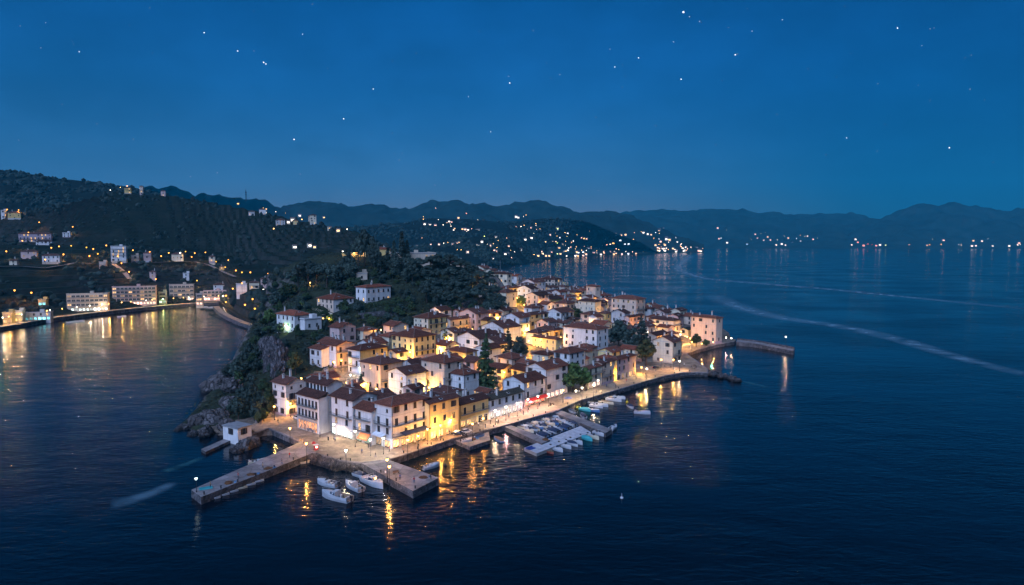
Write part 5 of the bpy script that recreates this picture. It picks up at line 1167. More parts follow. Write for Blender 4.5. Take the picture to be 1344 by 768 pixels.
# ------------------------------------------------------------------ far villages: small houses with lit windows, and lamps
F6 = '117,130 118,168 132,206 180,214 234,220 263,167 312,232 370,172 393,176 348,187 380,212 388,240 425,250 415,265 460,126 540,110 650,157 500,258 525,262 557,265 541,290 590,268 640,270 655,272 710,270 726,288 715,330 692,370 638,400 660,408 735,437 745,403 770,410 800,387 828,322 850,368 933,338 1015,343 1113,352 815,455 838,445 865,437 832,467 918,492 943,490 972,473 1010,480 952,410 1072,444 1020,220 1105,220 1075,240 1132,250 1025,125 1047,132 1098,130 1124,120 1170,236 1218,207 1226,262 1260,250 1200,295 1175,335 1310,365 1312,430 1277,473 103,354 55,408 190,387 270,390 317,398 358,385 405,395 440,385 468,374 450,463 487,470 550,474 598,474 795,538 982,540 236,52 262,50 365,40 272,5'
F7 = '25,207 30,262 65,257 236,236 165,297 218,294 310,290 335,278 425,290 258,320 232,316 330,322 470,317 497,325 522,328 548,265 592,272 117,362 187,360 222,360 317,370 235,388 285,388 388,352 372,365 412,345 393,398 365,412 345,420 250,425 315,402 118,430 156,433 340,447 300,458 84,473 412,447 443,472 490,465 540,432 500,418 520,468 590,472 615,475 695,472 690,493 792,467 412,500 440,500 490,496 520,496 625,397 642,416 672,385 672,348 663,315 695,282 697,322 733,298 776,328 795,300 726,360 718,385 752,380 780,373 800,396 828,387 848,345 895,380 937,380 945,345 980,348 860,295 905,295 812,285 875,438 933,433 933,478 1077,478 813,435 990,282 1057,272 1080,272 1123,285 1155,290 1200,287 1235,295 1232,256 1255,248 1282,233 1180,343 1232,350 1305,328 1335,343 1200,398 1230,410 1280,400 1292,432 1235,450 1290,450 1322,450 1325,382'
F8 = '15,65 30,62 40,98 55,97 75,95 160,64 180,67 228,60 260,68 240,98 262,110 335,116 365,80 385,80 400,78 395,100 440,118 420,100 445,103 470,88 485,92 460,115 475,118 528,85 545,90 555,85 530,105 575,97 590,95 610,82 630,82 655,83 665,100 645,100 680,118 715,118 730,97 760,120 775,120 790,120 805,120 820,118 840,118 995,112 1010,100 1050,102 990,120 1030,121 1105,121 1115,122 1155,122 1160,103 1190,104 1212,98 1258,98 1230,122 1290,122 1320,118 1330,120 925,120 115,118 130,120 145,118 160,122 95,122 10,130 38,132 65,132 95,132 130,132 150,132 165,130 232,95 268,66 350,100 372,92 410,88 500,110 515,98 560,108 620,104 702,108 738,108 1000,122 1042,121 1168,121 1325,112'
FR = '237,184 308,238 352,224 365,205 380,235 380,212 430,235 480,238 550,248 495,288 515,275 562,280 610,272 672,258 702,318 745,328 790,332 420,343 525,420 600,412 627,418'
def pts(s, x0, y0, k): return [(x0 + float(a) / k, y0 + float(b) / k) for a, b in (q.split(',') for q in s.split())]
def far_house():
    o = empty('village_house', (0, 0, 0))
    b = MB(); b.box(-4.5, 4.5, -3.5, 3.5, -3, 6); b.face([(-4.5, -3.5, 6), (-4.5, 0, 8), (-4.5, 3.5, 6)]); b.face([(4.5, -3.5, 6), (4.5, 3.5, 6), (4.5, 0, 8)]); b.build('wall', WALL['cream'], o)
    b = MB(); b.face([(-5, -4, 5.75), (5, -4, 5.75), (5, 0, 8.1), (-5, 0, 8.1)]); b.face([(5, 4, 5.75), (-5, 4, 5.75), (-5, 0, 8.1), (5, 0, 8.1)]); b.build('roof', M_RIDGE, o)
    return o
FGL = {'white': emit('far_window_white', (1, .82, .62), 5.5), 'rose': emit('far_window_rose', (1, .45, .28), 4.5), 'amber': emit('far_window_amber', (1, .5, .13), 5.), 'cool': emit('far_window_cool', (.8, .9, 1), 4.), 'green': emit('far_window_green', (.75, .9, .15), 4.), 'red': emit('far_window_red', (1, .16, .06), 6.)}
b = MB(); b.face([(-2.7, -3.53, .6), (-.3, -3.53, .6), (-.3, -3.53, 3.6), (-2.7, -3.53, 3.6)]); b.face([(.4, -3.53, .6), (2.9, -3.53, .6), (2.9, -3.53, 3.6), (.4, -3.53, 3.6)])
FW = {k: b.mesh('lit_window', m) for k, m in FGL.items()}
b = MB(); b.tube((0, 0, -1), (0, 0, 7), .12, .08); FPOST = b.mesh('post', M_IRON)
b = MB(); b.ball((0, 0, 7.9), .95, n=6); FLAN = {k: b.mesh('lantern', emit('far_lamp_' + k, tuple(FGL[k].node_tree.nodes['Principled BSDF'].inputs['Emission Color'].default_value[:3]), 10.)) for k in FGL}
FH = far_house(); FHP = [FH]; rf = random.Random(3)
def place_far(i, p, col, dist, group, where):
    s = max(.6, min(1.8, dist / 2800.)) * rf.choice([.75, 1, 1, 1.25])
    if i % 5 < 3:
        o = FH if not FH.get('category') else dup(FH)
        for c in list(o.children):
            if c.name.startswith('lit_window'): bpy.data.objects.remove(c)
        o.location = p; o.rotation_euler = (0, 0, -math.atan2(p.x, p.y) + rf.uniform(-.35, .35)); o.scale = (s, s, s)
        obj('lit_window', FW[col], o)
        tag(o, 'tiny distant house with %s lit windows %s' % (NAMEC[col], where), 'house', group + ', ' + NAMEC[col] + ' windows')
    else:
        o = empty('street_lamp', p, 0, 'tiny distant lamp shining %s %s' % (NAMEC[col], where), 'street lamp', group + ', ' + NAMEC[col] + ' lamps'); o.scale = (s, s, s)
        obj('post', FPOST, o); obj('lantern', FLAN[col], o)
NAMEC = {'white': 'white', 'rose': 'rosy', 'amber': 'amber', 'cool': 'bluish', 'green': 'greenish', 'red': 'red'}
rx = random.Random(9); FS = [(rx.uniform(700, 850), 0) for _ in range(34)] + [(rx.uniform(862, 925), 1) for _ in range(34)]
FS = [(x, np.interp(x, [700, 800, 850], [340.5, 335, 333.4]) - abs(rx.gauss(0, 4))) if k == 0 else (x, 331.4 - abs(rx.gauss(0, 5))) for x, k in FS]
i = 0
for lst, cols, grp, wh in [(FS, ['amber', 'rose', 'white', 'amber'], 'quayside lights across the water', 'at the waterline below the dark headland'),(pts(F6, 540, 270, 7.467), ['white', 'rose', 'amber', 'amber', 'rose', 'white'], 'village lights on the wooded ridge', 'on the wooded ridge across the water'), (pts(F7, 700, 270, 7.467), ['amber', 'rose', 'white', 'amber', 'rose', 'cool', 'amber'], 'village lights by the headland', 'on or beside the dark headland'),
        (pts(F8, 860, 280, 2.777), ['white', 'cool', 'white', 'rose', 'white', 'amber'], 'town lights along the far shore', 'along the far mountain shore'), (pts(FR, 250, 220, 3.84), ['amber', 'amber', 'white', 'amber'], 'lights on the terraced ridge', 'on the crest of the terraced ridge')]:
    for (px, py) in lst:
        p = on_hills(px, py) or on_hills(px, py - 2) or on_hills(px, py - 4)
        if p is None: p = W(px, max(py, 326.5), 2)
        col = rf.choice(cols)
        if 1120 < px < 1150 and py > 318: col = 'red'
        if abs(px - 1162) < 3: col = 'green'
        if (px, py) in ((540 + 715 / 7.467, 270 + 330 / 7.467),) or abs(px - 731.6) < .3: col = 'green'
        p = p.copy(); p.z += .5; place_far(i, p, col, p.y, grp, wh); i += 1
for px, py, col in [(145, 252, 'white'), (158, 248, 'amber'), (167, 247, 'amber'), (183, 247, 'white'), (185, 252, 'amber'), (213, 254, 'amber')]:
    p = on_hills(px, py + 1.5) or D(px, py + 1, 1130); place_far(3, p, col, 1000, 'lights on the hill crest', 'on the crest of the nearer hill')
# radio mast on the far ridge
p = D(323, 263, 4230); b = MB(); s = 3.2
for a in range(4):
    c, e = (1 if a in (0, 3) else -1), (1 if a in (0, 1) else -1); b.tube((c * s, e * s, -10), (c * .9, e * .9, 62), .9, .6, 4)
for z in range(0, 60, 8):
    w = s * (1 - z / 85)
    for q in ((-1, -1, 1, 1), (1, -1, -1, 1)): b.tube((q[0] * w, q[1] * w, z), (q[2] * w, q[3] * w, z + 8), .5, .5, 3)
b.tube((0, 0, 62), (0, 0, 78), .5, .3, 4); b.box(-4, 4, -4, 4, 44, 50); b.box(-4, 4, -4, 4, 33, 37)
tag(b.build('radio_mast', M_IRON, None, p), 'lattice radio mast standing on the far ridge against the sky', 'mast')

# ------------------------------------------------------------------ trees
L_WOOD = leaf_mat('far_woodland_leaves', (.013, .022, .017)); L_DARK = leaf_mat('pine_needles', (.030, .048, .038)); L_MID = leaf_mat('broad_leaves', (.028, .05, .018)); L_OLIVE = leaf_mat('olive_leaves', (.05, .055, .018)); L_BRIGHT = leaf_mat('lamplit_leaves', (.07, .12, .03))  # brightest leaf green has the light of nearby lamps put into it
M_BARK = mat('bark', (.05, .036, .03), .9, .4, 2., .5)
def crown(kind, seed, n, mt, lsz=.5):
    r = random.Random(seed); vs, fs = [], []
    cl = []
    if kind == 'round':
        for _ in range(34):
            d = Vector((r.gauss(0, 1), r.gauss(0, 1), r.gauss(.1, 1))).normalized(); k = r.uniform(.55, 1.0) * (1 + .25 * math.sin(3 * d.x + seed) * math.cos(2.5 * d.y))
            cl.append((Vector((d.x * 3.6 * k, d.y * 3.6 * k, 6 + d.z * 3.4 * k)), r.uniform(1., 1.6), .8))
    elif kind == 'pine':
        for j in range(15):
            a = j * 2.4 + r.uniform(-.4, .4); q = math.sqrt(j / 15) * 4.3; z = 8.2 - .12 * q * q + r.uniform(-.7, .5)
            cl.append((Vector((math.cos(a) * q, math.sin(a) * q, z)), r.uniform(1.2, 1.9), .72))
    elif kind == 'cypress':
        for _ in range(60):
            z = r.uniform(.6, 14); w = 1.25 * (min(1, z / 2) * (1 - (z / 14.6) ** 2.2)); a = r.uniform(0, 6.3)
            cl.append((Vector((math.cos(a) * w * .75, math.sin(a) * w * .75, z)), max(.25, w * .45), 1.6))
    elif kind == 'fir':
        for lv in range(13):
            z = 1.5 + lv * 1.05; w = 4.3 * (1 - lv / 13.6) ** .85
            for k in range(max(3, 9 - lv // 2)):
                a = r.uniform(0, 6.3)
                for t in (.35, .65, .95): cl.append((Vector((math.cos(a) * w * t, math.sin(a) * w * t, z - t * w * .16 + r.uniform(-.15, .15))), .5 + .12 * w * (1 - t) + .1, .4))
        cl.append((Vector((0, 0, 15.2)), .3, 2.))
    elif kind == 'shrub':
        for _ in range(16):
            a = r.uniform(0, 6.3); q = r.random() ** .5 * 1.3; cl.append((Vector((math.cos(a) * q, math.sin(a) * q, .5 + r.random() * (1.3 - .4 * q))), r.uniform(.4, .7), .8))
    for _ in range(n):
        c, s, fl = cl[int(r.random() * len(cl))]
        d = Vector((r.gauss(0, 1), r.gauss(0, 1), r.gauss(0, 1))).normalized(); p = c + Vector((d.x * s, d.y * s, d.z * s * fl)) * (r.random() ** .22)
        nrm = (d * 1.3 + Vector((r.gauss(0, .4), r.gauss(0, .4), r.gauss(.3, .4)))).normalized(); a = nrm.orthogonal().normalized(); a.rotate(Matrix.Rotation(r.uniform(0, 6.3), 3, nrm)); b_ = nrm.cross(a); k = lsz * r.uniform(.6, 1.25)
        i = len(vs); vs += [tuple(p + a * k), tuple(p + b_ * k * .6), tuple(p - a * k), tuple(p - b_ * k * .6)]; fs.append((i, i + 1, i + 2, i + 3))
    me = bpy.data.meshes.new('crown'); me.from_pydata(vs, [], fs); me.materials.append(mt); me.update()
    return me
def trunk(kind, seed):
    b = MB(); r = random.Random(seed)
    if kind == 'round':
        b.tube((0, 0, -1), (0, 0, 3.2), .38, .26, 7)
        for k in range(6): a = k * 1.05 + r.uniform(-.3, .3); b.tube((0, 0, 2.6), (math.cos(a) * 2.2, math.sin(a) * 2.2, 5.5 + r.uniform(0, 1.8)), .18, .05, 5)
    elif kind == 'pine':
        b.tube((0, 0, -1), (.3, .1, 5.5), .35, .24, 7)
        for k in range(7): a = k * .9 + r.uniform(-.3, .3); b.tube((.3, .1, 5 - .2 * k), (math.cos(a) * 3, math.sin(a) * 3, 8), .15, .05, 5)
    elif kind == 'cypress': b.tube((0, 0, -1), (0, 0, 12), .22, .04, 6)
    elif kind == 'fir':
        b.tube((0, 0, -1), (0, 0, 15), .34, .04, 7)
        for k in range(20): a = k * 2.4; z = 2 + k * .6; w = 3.4 * (1 - k / 22); b.tube((0, 0, z), (math.cos(a) * w, math.sin(a) * w, z - w * .12), .07, .02, 4)
    else:
        for k in range(4): a = k * 1.6; b.tube((0, 0, -.4), (math.cos(a) * .7, math.sin(a) * .7, 1.1), .06, .02, 4)
    return b.mesh('trunk', M_BARK)
TREE = {}
for kind, n, ls in (('round', 2600, .46), ('pine', 2400, .44), ('cypress', 1300, .42), ('fir', 3600, .5), ('shrub', 260, .3)):
    for mk, mt in (('dark', L_DARK), ('mid', L_MID), ('olive', L_OLIVE), ('bright', L_BRIGHT)):
        if (kind in ('cypress', 'pine', 'fir')) and mk in ('bright', 'olive'): continue
        TREE[kind, mk] = [(crown(kind, sd, n, mt, ls), trunk(kind, sd)) for sd in ((1, 2) if kind != 'fir' else (1,))]
TH_ = {'round': 9.6, 'pine': 9.6, 'cypress': 14.6, 'fir': 15.6, 'shrub': 2.0}; TW_ = {'round': 9.0, 'pine': 11., 'cypress': 2.9, 'fir': 9., 'shrub': 3.6}
TNAME = {'round': 'broadleaf_tree', 'pine': 'stone_pine', 'cypress': 'cypress_tree', 'fir': 'fir_tree', 'shrub': 'shrub'}
def tree(p, kind, mk, h, w, label, group, sk=None):
    c, t = random.choice(TREE[kind, mk]); o = empty(TNAME[kind], p, random.uniform(0, 6.3), label, 'shrub' if kind == 'shrub' else 'tree', group)
    o.scale = (w / TW_[kind], w / TW_[kind], h / TH_[kind]); obj('trunk', t, o); obj('crown', c, o)
    return o
def tree_at(px, pytop, h, wpx, kind, mk, label, group='trees of the town', z=None):
    p = hit(px, pytop, h) if z is None else W(px, pytop, z + h); d = p.y; p.z -= h
    tree(p, kind, mk, h, wpx * d / F, label, group)
GT, GH, GS = 'trees of the town', 'trees on the hill', 'trees on the sea cliff'
for px, py, h, w, kd, mk, lb in [(638,438,25,35,'fir','mid','tall dark fir rising above the roofs in the middle of town'),(667,430,20,23,'fir','dark','second dark fir behind the tall fir, narrower'),(682,446,12,27,'round','dark','dark spreading tree sloping down beside the yellow alley'),
        (752,480,11.5,44,'round','bright','big round green tree on the promenade, taller than the lamps'),(768,486,9,24,'round','bright','smaller tree merged into the side of the big round promenade tree'),(848,449,12,32,'round','olive','round olive-green tree on the quay beside the gable house'),
        (812,424,15,34,'round','dark','broad black-green tree right behind the white block'),(828,432,14,26,'round','dark','second broad black-green tree between white block and fir'),(842,414,20,28,'fir','dark','dark pointed fir below the big peach house'),
        (757,405,8,22,'round','mid','small round tree among the roofs below the arched windows'),(914,440,7,17,'round','mid','small round tree before the tall stone house'),(927,446,4,12,'round','mid','low bushy tree at the foot of the tall stone house'),
        (387,465,9,22,'round','olive','yellow-lit tree at the corner of the small plaza'),(588,433,7,18,'round','olive','small round tree below the upper yellow house'),(684,388,7,17,'round','bright','glowing green tree by the far white gables'),(474,490,6,8,'cypress','mid','tiny clipped cypress in the lane below the peach house'),
        (563,496,6,10,'round','olive','little lit tree in the yard behind the corner house'),(722,505,4,9,'shrub','mid','potted shrub near the pale corner'),(643,498,6,12,'round','olive','lit shrub under the tall fir'),(707,505,7,9,'shrub','mid','low shrub beside the red-lit bar')]:
    tree_at(px, py, h, w, kd, mk, lb, GT)
for px, py, h, w, kd, mk, lb in [(478,301,27,28,'pine','dark','tallest stone pine with bare trunks on the hilltop, against the far hills'),(487,318,19,14,'pine','dark','stone pine leaning against the tallest pine'),(527,303,27,13,'cypress','dark','tallest pointed cypress on the hilltop'),(509,324,19,12,'cypress','dark','shorter cypress between the pines and the tallest cypress'),
        (499,330,17,11,'cypress','dark','shortest cypress of the hilltop row'),(404,341,17,40,'pine','dark','broad stone pine at the seaward edge of the hill wood'),(428,345,16,36,'pine','dark','brownish stone pine over the orange-roofed villa'),(391,350,15,34,'pine','dark','stone pine behind the cliff villa'),(448,343,12,26,'pine','dark','stone pine in front of the amber-lit wall'),
        (415,349,13,32,'pine','dark','inner stone pine of the seaward wood'),(440,350,13,26,'round','dark','dark oak under the stone pines'),(462,342,14,24,'round','dark','dark oak below the tallest pine'),(378,372,12,28,'round','mid','green bushy tree above the cliff villa'),(362,385,11,22,'round','dark','dark bushy tree on the cliff edge'),
        (353,406,9,18,'round','bright','lamp-lit bright green tree beside the cliff villa'),(433,413,5,12,'round','bright','lamp-lit bush past the villa wing'),(541,345,13,20,'round','dark','dark tree below the flat modern house'),(533,352,10,16,'round','dark','dark tree at the cypress foot'),
        (551,322,4,6,'round','dark','small round tree by the flat modern house roof'),(502,322,6,9,'round','dark','small tree over the bright terrace lamps'),(470,365,8,22,'round','mid','shrubby tree beside the long white villa'),(458,366,8,14,'round','mid','shrubby tree between the two hedge villas'),
        (548,338,11,26,'pine','dark','low stone pine in front of the flat modern house'),(566,335,12,24,'pine','dark','stone pine at the seaward end of the flat modern house'),(536,336,12,18,'round','dark','dark oak half hiding the flat modern house'),(519,335,13,18,'round','dark','dark oak between the cypresses and the flat modern house'),
        (470,312,24,22,'pine','dark','second tall stone pine touching the tallest pine'),(491,318,20,18,'round','dark','tall round dark tree beside the red hilltop roof'),(456,330,15,20,'round','dark','dark round tree at the lamp-lit hilltop wall'),(534,314,20,10,'cypress','dark','slim cypress just seaward of the tallest cypress'),(517,314,21,10,'cypress','dark','slim cypress just inland of the tallest cypress')]:
    tree_at(px, py, h, w, kd, mk, lb, GH)
rt = random.Random(11)
# the pine wood on the seaward shoulder, crown by crown
for i, (px, py) in enumerate([(575,336),(590,334),(604,340),(617,348),(629,355),(640,364),(560,350),(575,352),(590,350),(605,356),(618,363),(631,371),(566,364),(580,366),(595,366),(608,371),(622,378),(574,376),(588,378),(560,372),(648,374),(641,380),(600,380),(653,384),(646,392),(655,395)]):
    tree_at(px, py, rt.uniform(9, 12), rt.uniform(24, 33), 'pine' if i % 3 else 'round', 'dark', 'rounded pine crown in the dense wood on the seaward shoulder of the hill', 'pine wood on the shoulder of the hill')
for i, (px, py) in enumerate([(335,440),(326,452),(340,455),(318,462),(331,465),(309,474),(322,476),(337,472),(313,488),(328,490),(300,480),(340,430),(352,428),(365,425),(330,505),(318,508),(345,500),(312,520),(326,522),(338,515),(352,512),(346,520),(305,525),(334,530)]):
    tree_at(px, py, rt.uniform(5, 9), rt.uniform(15, 26), 'round' if i % 3 else 'pine', 'dark' if i % 4 else 'mid', 'wind-bent tree clinging to the sea cliff below the villas', GS)
for i, (px, py) in enumerate([(340,530),(350,520),(356,528),(346,538),(339,541)]):
    tree_at(px, py, 4, 14, 'round', 'olive', 'lamp-lit bush on the bank above the square', 'lit bushes above the square')
tree_at(343, 537, 3, 20, 'round', 'bright', 'bright green lit bush at the corner of the square', 'lit bushes above the square')
for i, (px, py) in enumerate([(347,448),(362,440),(374,446),(381,462),(355,478),(366,486),(349,468),(377,476)]):
    tree_at(px, py, rt.uniform(3, 5), rt.uniform(9, 15), 'round', 'dark' if i % 3 else 'mid', 'small bush rooted in the bare cliff below the villas', 'bushes rooted in the cliff')
# thicket over the hill
cnt = 0
while cnt < 290:
    px, py = rt.uniform(340, 660), rt.uniform(352, 470)
    p = hit(px, py)
    j = np.argmin(np.linalg.norm(CPA[:, :2] - np.array([[p.x, p.y]]), axis=1))
    if CPA[j, 3] < .5 or p.z < 6 or (344 < px < 388 and 440 < py < 492): continue
    bad = False
    for d in HOUSES:
        q = p - d['base']; a = q.x * d['u'][0] + q.y * d['u'][1]; c = q.x * d['v'][0] + q.y * d['v'][1]
        if -5 < a < d['L'] + 2 and -5 < c < d['W'] + 2: bad = True; break
        if 'villa' in d['o'].name and -6 < a < d['L'] + 2 and -6 < c < d['W'] + 2: bad = True; break
    if bad: continue
    cnt += 1
    if rt.random() < .6: tree(p, 'round', 'dark' if rt.random() < .7 else 'mid', rt.uniform(3, 6.5), rt.uniform(4, 8), 'dense rounded bush in the dark thicket covering the hill slope', 'thicket on the hill slope')
    else: tree(p, 'shrub', rt.choice(['dark', 'mid', 'olive']), rt.uniform(1.5, 3), rt.uniform(3, 5), 'low scrubby shrub in the dark thicket covering the hill slope', 'low shrubs on the hill slope')
# hedges below the villas
def hedge(a, b_, h, w, label):
    P0, P1 = hit(*a), hit(*b_); d = P1 - P0; L = d.length; vs, fs = [], []; ux = d.normalized(); n_ = Vector((-ux.y, ux.x, 0)).normalized()
    for _ in range(int(L * 55)):
        t, q, z = rt.random(), rt.uniform(-w / 2, w / 2), rt.random() * h
        if rt.random() < .5: q = math.copysign(w / 2, q)
        p = ux * (t * L) + n_ * q + Vector((0, 0, z)); s = .28; a1 = Vector((rt.gauss(0, 1), rt.gauss(0, 1), rt.gauss(0, 1))).normalized() * s; b1 = Vector((rt.gauss(0, 1), rt.gauss(0, 1), rt.gauss(0, 1))).normalized() * s
        i = len(vs); vs += [tuple(p + a1), tuple(p + b1), tuple(p - a1), tuple(p - b1)]; fs.append((i, i + 1, i + 2, i + 3))
    me = bpy.data.meshes.new('hedge'); me.from_pydata(vs, [], fs); me.materials.append(L_MID); tag(obj('hedge', me, None, P0), label, 'hedge')
hedge((458,408), (528,401), 4.0, 3.0, 'long clipped hedge below the long white villa')
hedge((393,404), (432,413), 3.2, 1.5, 'clipped hedge along the lamp-lit wall above the cliff villa')
def wall_line(ptsx, h, t, label, mt=M_QWALL):
    b = MB(); P_ = [hit(*q) for q in ptsx]; c = P_[0].copy()
    for a, e in zip(P_[:-1], P_[1:]):
        d = (e - a); d.z = 0; d.normalize(); n_ = Vector((-d.y, d.x, 0)) * t / 2
        q = [a - n_, e - n_, e + n_, a + n_]; b.prism([(v.x - c.x, v.y - c.y) for v in q], min(a.z, e.z) - c.z - 3, [v.z - c.z + h for v in (a, e, e, a)], 0, 0)
    tag(b.build('retaining_wall', mt, None, c), label, 'wall')
wall_line([(580,416),(600,409),(622,402),(640,396)], 4.5, 1.2, 'slanting grey retaining wall under the pine wood')
wall_line([(470,417),(500,414),(528,410)], 2.5, 1., 'grey retaining wall under the long hedge')
wall_line([(394,402),(415,408),(436,415)], 1.6, .6, 'pale garden wall of the lane above the cliff villa', WALL['cream'])
wall_line([(386,334),(415,334),(450,337),(480,336)], 3, .8, 'lamp-lit wall of the hilltop lane', WALL['ochre'])
wall_line([(336,555),(347,549),(358,545)], 1.0, .5, 'low lit parapet at the rock end of the square', M_PIER)
# undergrowth on the hill and clumps of wood on the far slopes
def clumps(name, ps, r0, r1, mt, sq=.9):
    f_ = .012 if r1 < 6.6 else .006
    ps = [p for p in ps if noise.noise(Vector((p.x * f_, p.y * f_ , 4.))) + .3 * noise.noise(Vector((p.x * f_ * 4, p.y * f_ * 4, 1.))) > -.08]
    vs, fs = [], []; bm = bmesh.new(); bmesh.ops.create_icosphere(bm, subdivisions=1, radius=1); bv = [v.co.copy() for v in bm.verts]; bf = [[v.index for v in f.verts] for f in bm.faces]; bm.free()
    for p in ps:
        r = r0 + (r1 - r0) * rt.random() ** 1.8 * 1.25; i = len(vs); sx, sy, sz = rt.uniform(.8, 1.3), rt.uniform(.8, 1.3), rt.uniform(.7, 1.2) * sq
        vs += [(p.x + v.x * r * sx * rt.uniform(.7, 1.25), p.y + v.y * r * sy * rt.uniform(.7, 1.25), p.z + r * .3 + v.z * r * sz * rt.uniform(.7, 1.25)) for v in bv]; fs += [[i + k for k in f] for f in bf]
    me = bpy.data.meshes.new(name); me.from_pydata(vs, [], fs); me.materials.append(mt); tag(obj(name, me), kind='stuff')
clumps('woodland', [A.rand(rt, .5, 1.) for _ in range(2600)], 1.0, 3.6, L_WOOD)
clumps('woodland', [A.rand(rt, .38, .55) for _ in range(1400)], 1.0, 3.4, L_WOOD)
clumps('woodland', [A.rand(rt, .97, 1.) for _ in range(260)], 2., 4.2, L_WOOD, 1.3)
clumps('woodland', [Bh.rand(rt, .3, 1.) for _ in range(5200)], 2.2, 6.5, L_WOOD)
clumps('woodland', [C_.rand(rt, .1, 1.) for _ in range(7000)], 2.5, 7., L_WOOD)
clumps('woodland', [C2.rand(rt, .05, 1.) for _ in range(2600)], 2.5, 6., L_WOOD)
ps = []
while len(ps) < 420:
    px, py = rt.uniform(278, 395), rt.uniform(386, 428); p = A.at(px, py)
    if p is not None and p.z > 4: ps.append(p)
clumps('woodland', ps, 2.2, 5.2, L_WOOD, 1.)
vs, fs = [], []
gi = np.nonzero(ins & hill & ~inq & (zz > 2))[0]
for _ in range(42000):
    k = int(rt.choice(gi)); p = Vector((P[k, 0] + rt.uniform(-2, 2), P[k, 1] + rt.uniform(-2, 2), zz[k] + rt.uniform(0, .9)))
    if 344 < proj(p)[0] < 388 and 440 < proj(p)[1] < 492: continue
    if noise.noise(Vector((p.x * .06, p.y * .06, 2))) < -.12: continue
    s = rt.uniform(.35, .8); a1 = Vector((rt.gauss(0, 1), rt.gauss(0, 1), rt.gauss(0, .5))).normalized() * s; b1 = Vector((rt.gauss(0, 1), rt.gauss(0, 1), rt.gauss(0, .7))).normalized() * s
    i = len(vs); vs += [tuple(p + a1), tuple(p + b1), tuple(p - a1), tuple(p - b1)]; fs.append((i, i + 1, i + 2, i + 3))
me = bpy.data.meshes.new('undergrowth'); me.from_pydata(vs, [], fs); me.materials.append(leaf_mat('scrub_leaves', (.024, .029, .014))); tag(obj('undergrowth', me), kind='stuff')
# ------------------------------------------------------------------ boats
M_GEL = mat('white_gelcoat', (.42, .43, .45), .3, .1, 1., spec=.5); M_GELB = mat('blue_hull_paint', (.05, .14, .3), .35, .15, 1., spec=.5); M_GELR = mat('red_hull_paint', (.24, .06, .04), .5, .2, 1.); M_TEAL = mat('teal_hull_paint', (.05, .3, .32), .4); M_YEL = mat('yellow_hull_paint', (.55, .45, .03), .4); M_CREAM = mat('cream_hull_paint', (.5, .42, .3), .45); M_NAVY = mat('navy_canvas', (.02, .035, .07), .8)
M_INN = mat('boat_cockpit', (.09, .085, .09), .7); M_DECK = mat('teak_deck', (.24, .16, .1), .8); M_SEAT = mat('boat_cushion', (.55, .5, .48), .8); M_MOTOR = mat('outboard_cowl', (.02, .02, .025), .35); M_TINT = mat('tinted_screen', (.02, .03, .05), .08, spec=.7)
HULLS = {'white': M_GEL, 'blue': M_GELB, 'red': M_GELR, 'teal': M_TEAL, 'yellow': M_YEL, 'cream': M_CREAM}
def hull_mb(L, B, Hs):
    b = MB(); N = 12; rings = []
    for i in range(N + 1):
        t = i / N; x = -L / 2 + L * t; w = B / 2 * (1 if t < .45 else (1 - ((t - .45) / .55) ** 2.3)) * (.9 + .1 * min(1, t * 4)); w = max(w, .02); sh = Hs * (1 + .28 * t * t)
        rings.append([(x, -w, sh), (x, -w * .96, sh * .55), (x, -w * .75, -.1), (x + .15 * t, 0, -.35 + .3 * max(0, t - .7)), (x, w * .75, -.1), (x, w * .96, sh * .55), (x, w, sh),
                      (x, w * .84, sh + .02), (x, w * .8, .28 + .3 * max(0, t - .55)), (x, -w * .8, .28 + .3 * max(0, t - .55)), (x, -w * .84, sh + .02)])
    n = len(rings[0])
    for r in rings: b.v += r
    for i in range(N):
        for k in range(n):
            b.f.append([i * n + k, (i + 1) * n + k, (i + 1) * n + (k + 1) % n, i * n + (k + 1) % n]); b.m.append(1 if k in (7, 8, 9) else 0)
    b.f.append(list(range(n))); b.m.append(0); b.f.append([N * n + k for k in range(n)][::-1]); b.m.append(0)
    return b
def motor(o, L, Hs):
    b = MB(); b.box(-L / 2 - .55, -L / 2 - .05, -.22, .22, Hs - .1, Hs + .5); b.box(-L / 2 - .42, -L / 2 - .2, -.08, .08, -.5, Hs - .1); b.build('outboard_motor', M_MOTOR, o)
def half_cover(L, B, Hs, mt, full):
    b = MB(); N = 10; rings = []
    x0, x1 = (-L / 2 + .05, L / 2 - .12) if full else (-.05 * L, L / 2 - .15)
    for i in range(N + 1):
        t = (x0 + (x1 - x0) * i / N + L / 2) / L; x = -L / 2 + L * t; w = max(.03, B / 2 * (1 if t < .45 else (1 - ((t - .45) / .55) ** 2.3)) * .99); sh = Hs * (1 + .28 * t * t); k = math.sin(math.pi * i / N) * (.55 if full else .2)
        rings.append([(x, -w, sh + .03), (x, -w * .5, sh + .1 + k * .8), (x, 0, sh + .14 + k), (x, w * .5, sh + .1 + k * .8), (x, w, sh + .03)])
    for r in rings: b.v += r
    for i in range(N):
        for k in range(4): b.f.append([i * 5 + k, (i + 1) * 5 + k, (i + 1) * 5 + k + 1, i * 5 + k + 1]); b.m.append(0)
    b.f.append([0, 1, 2, 3, 4]); b.m.append(0)
    return b.mesh('cover' if full else 'foredeck', mt)
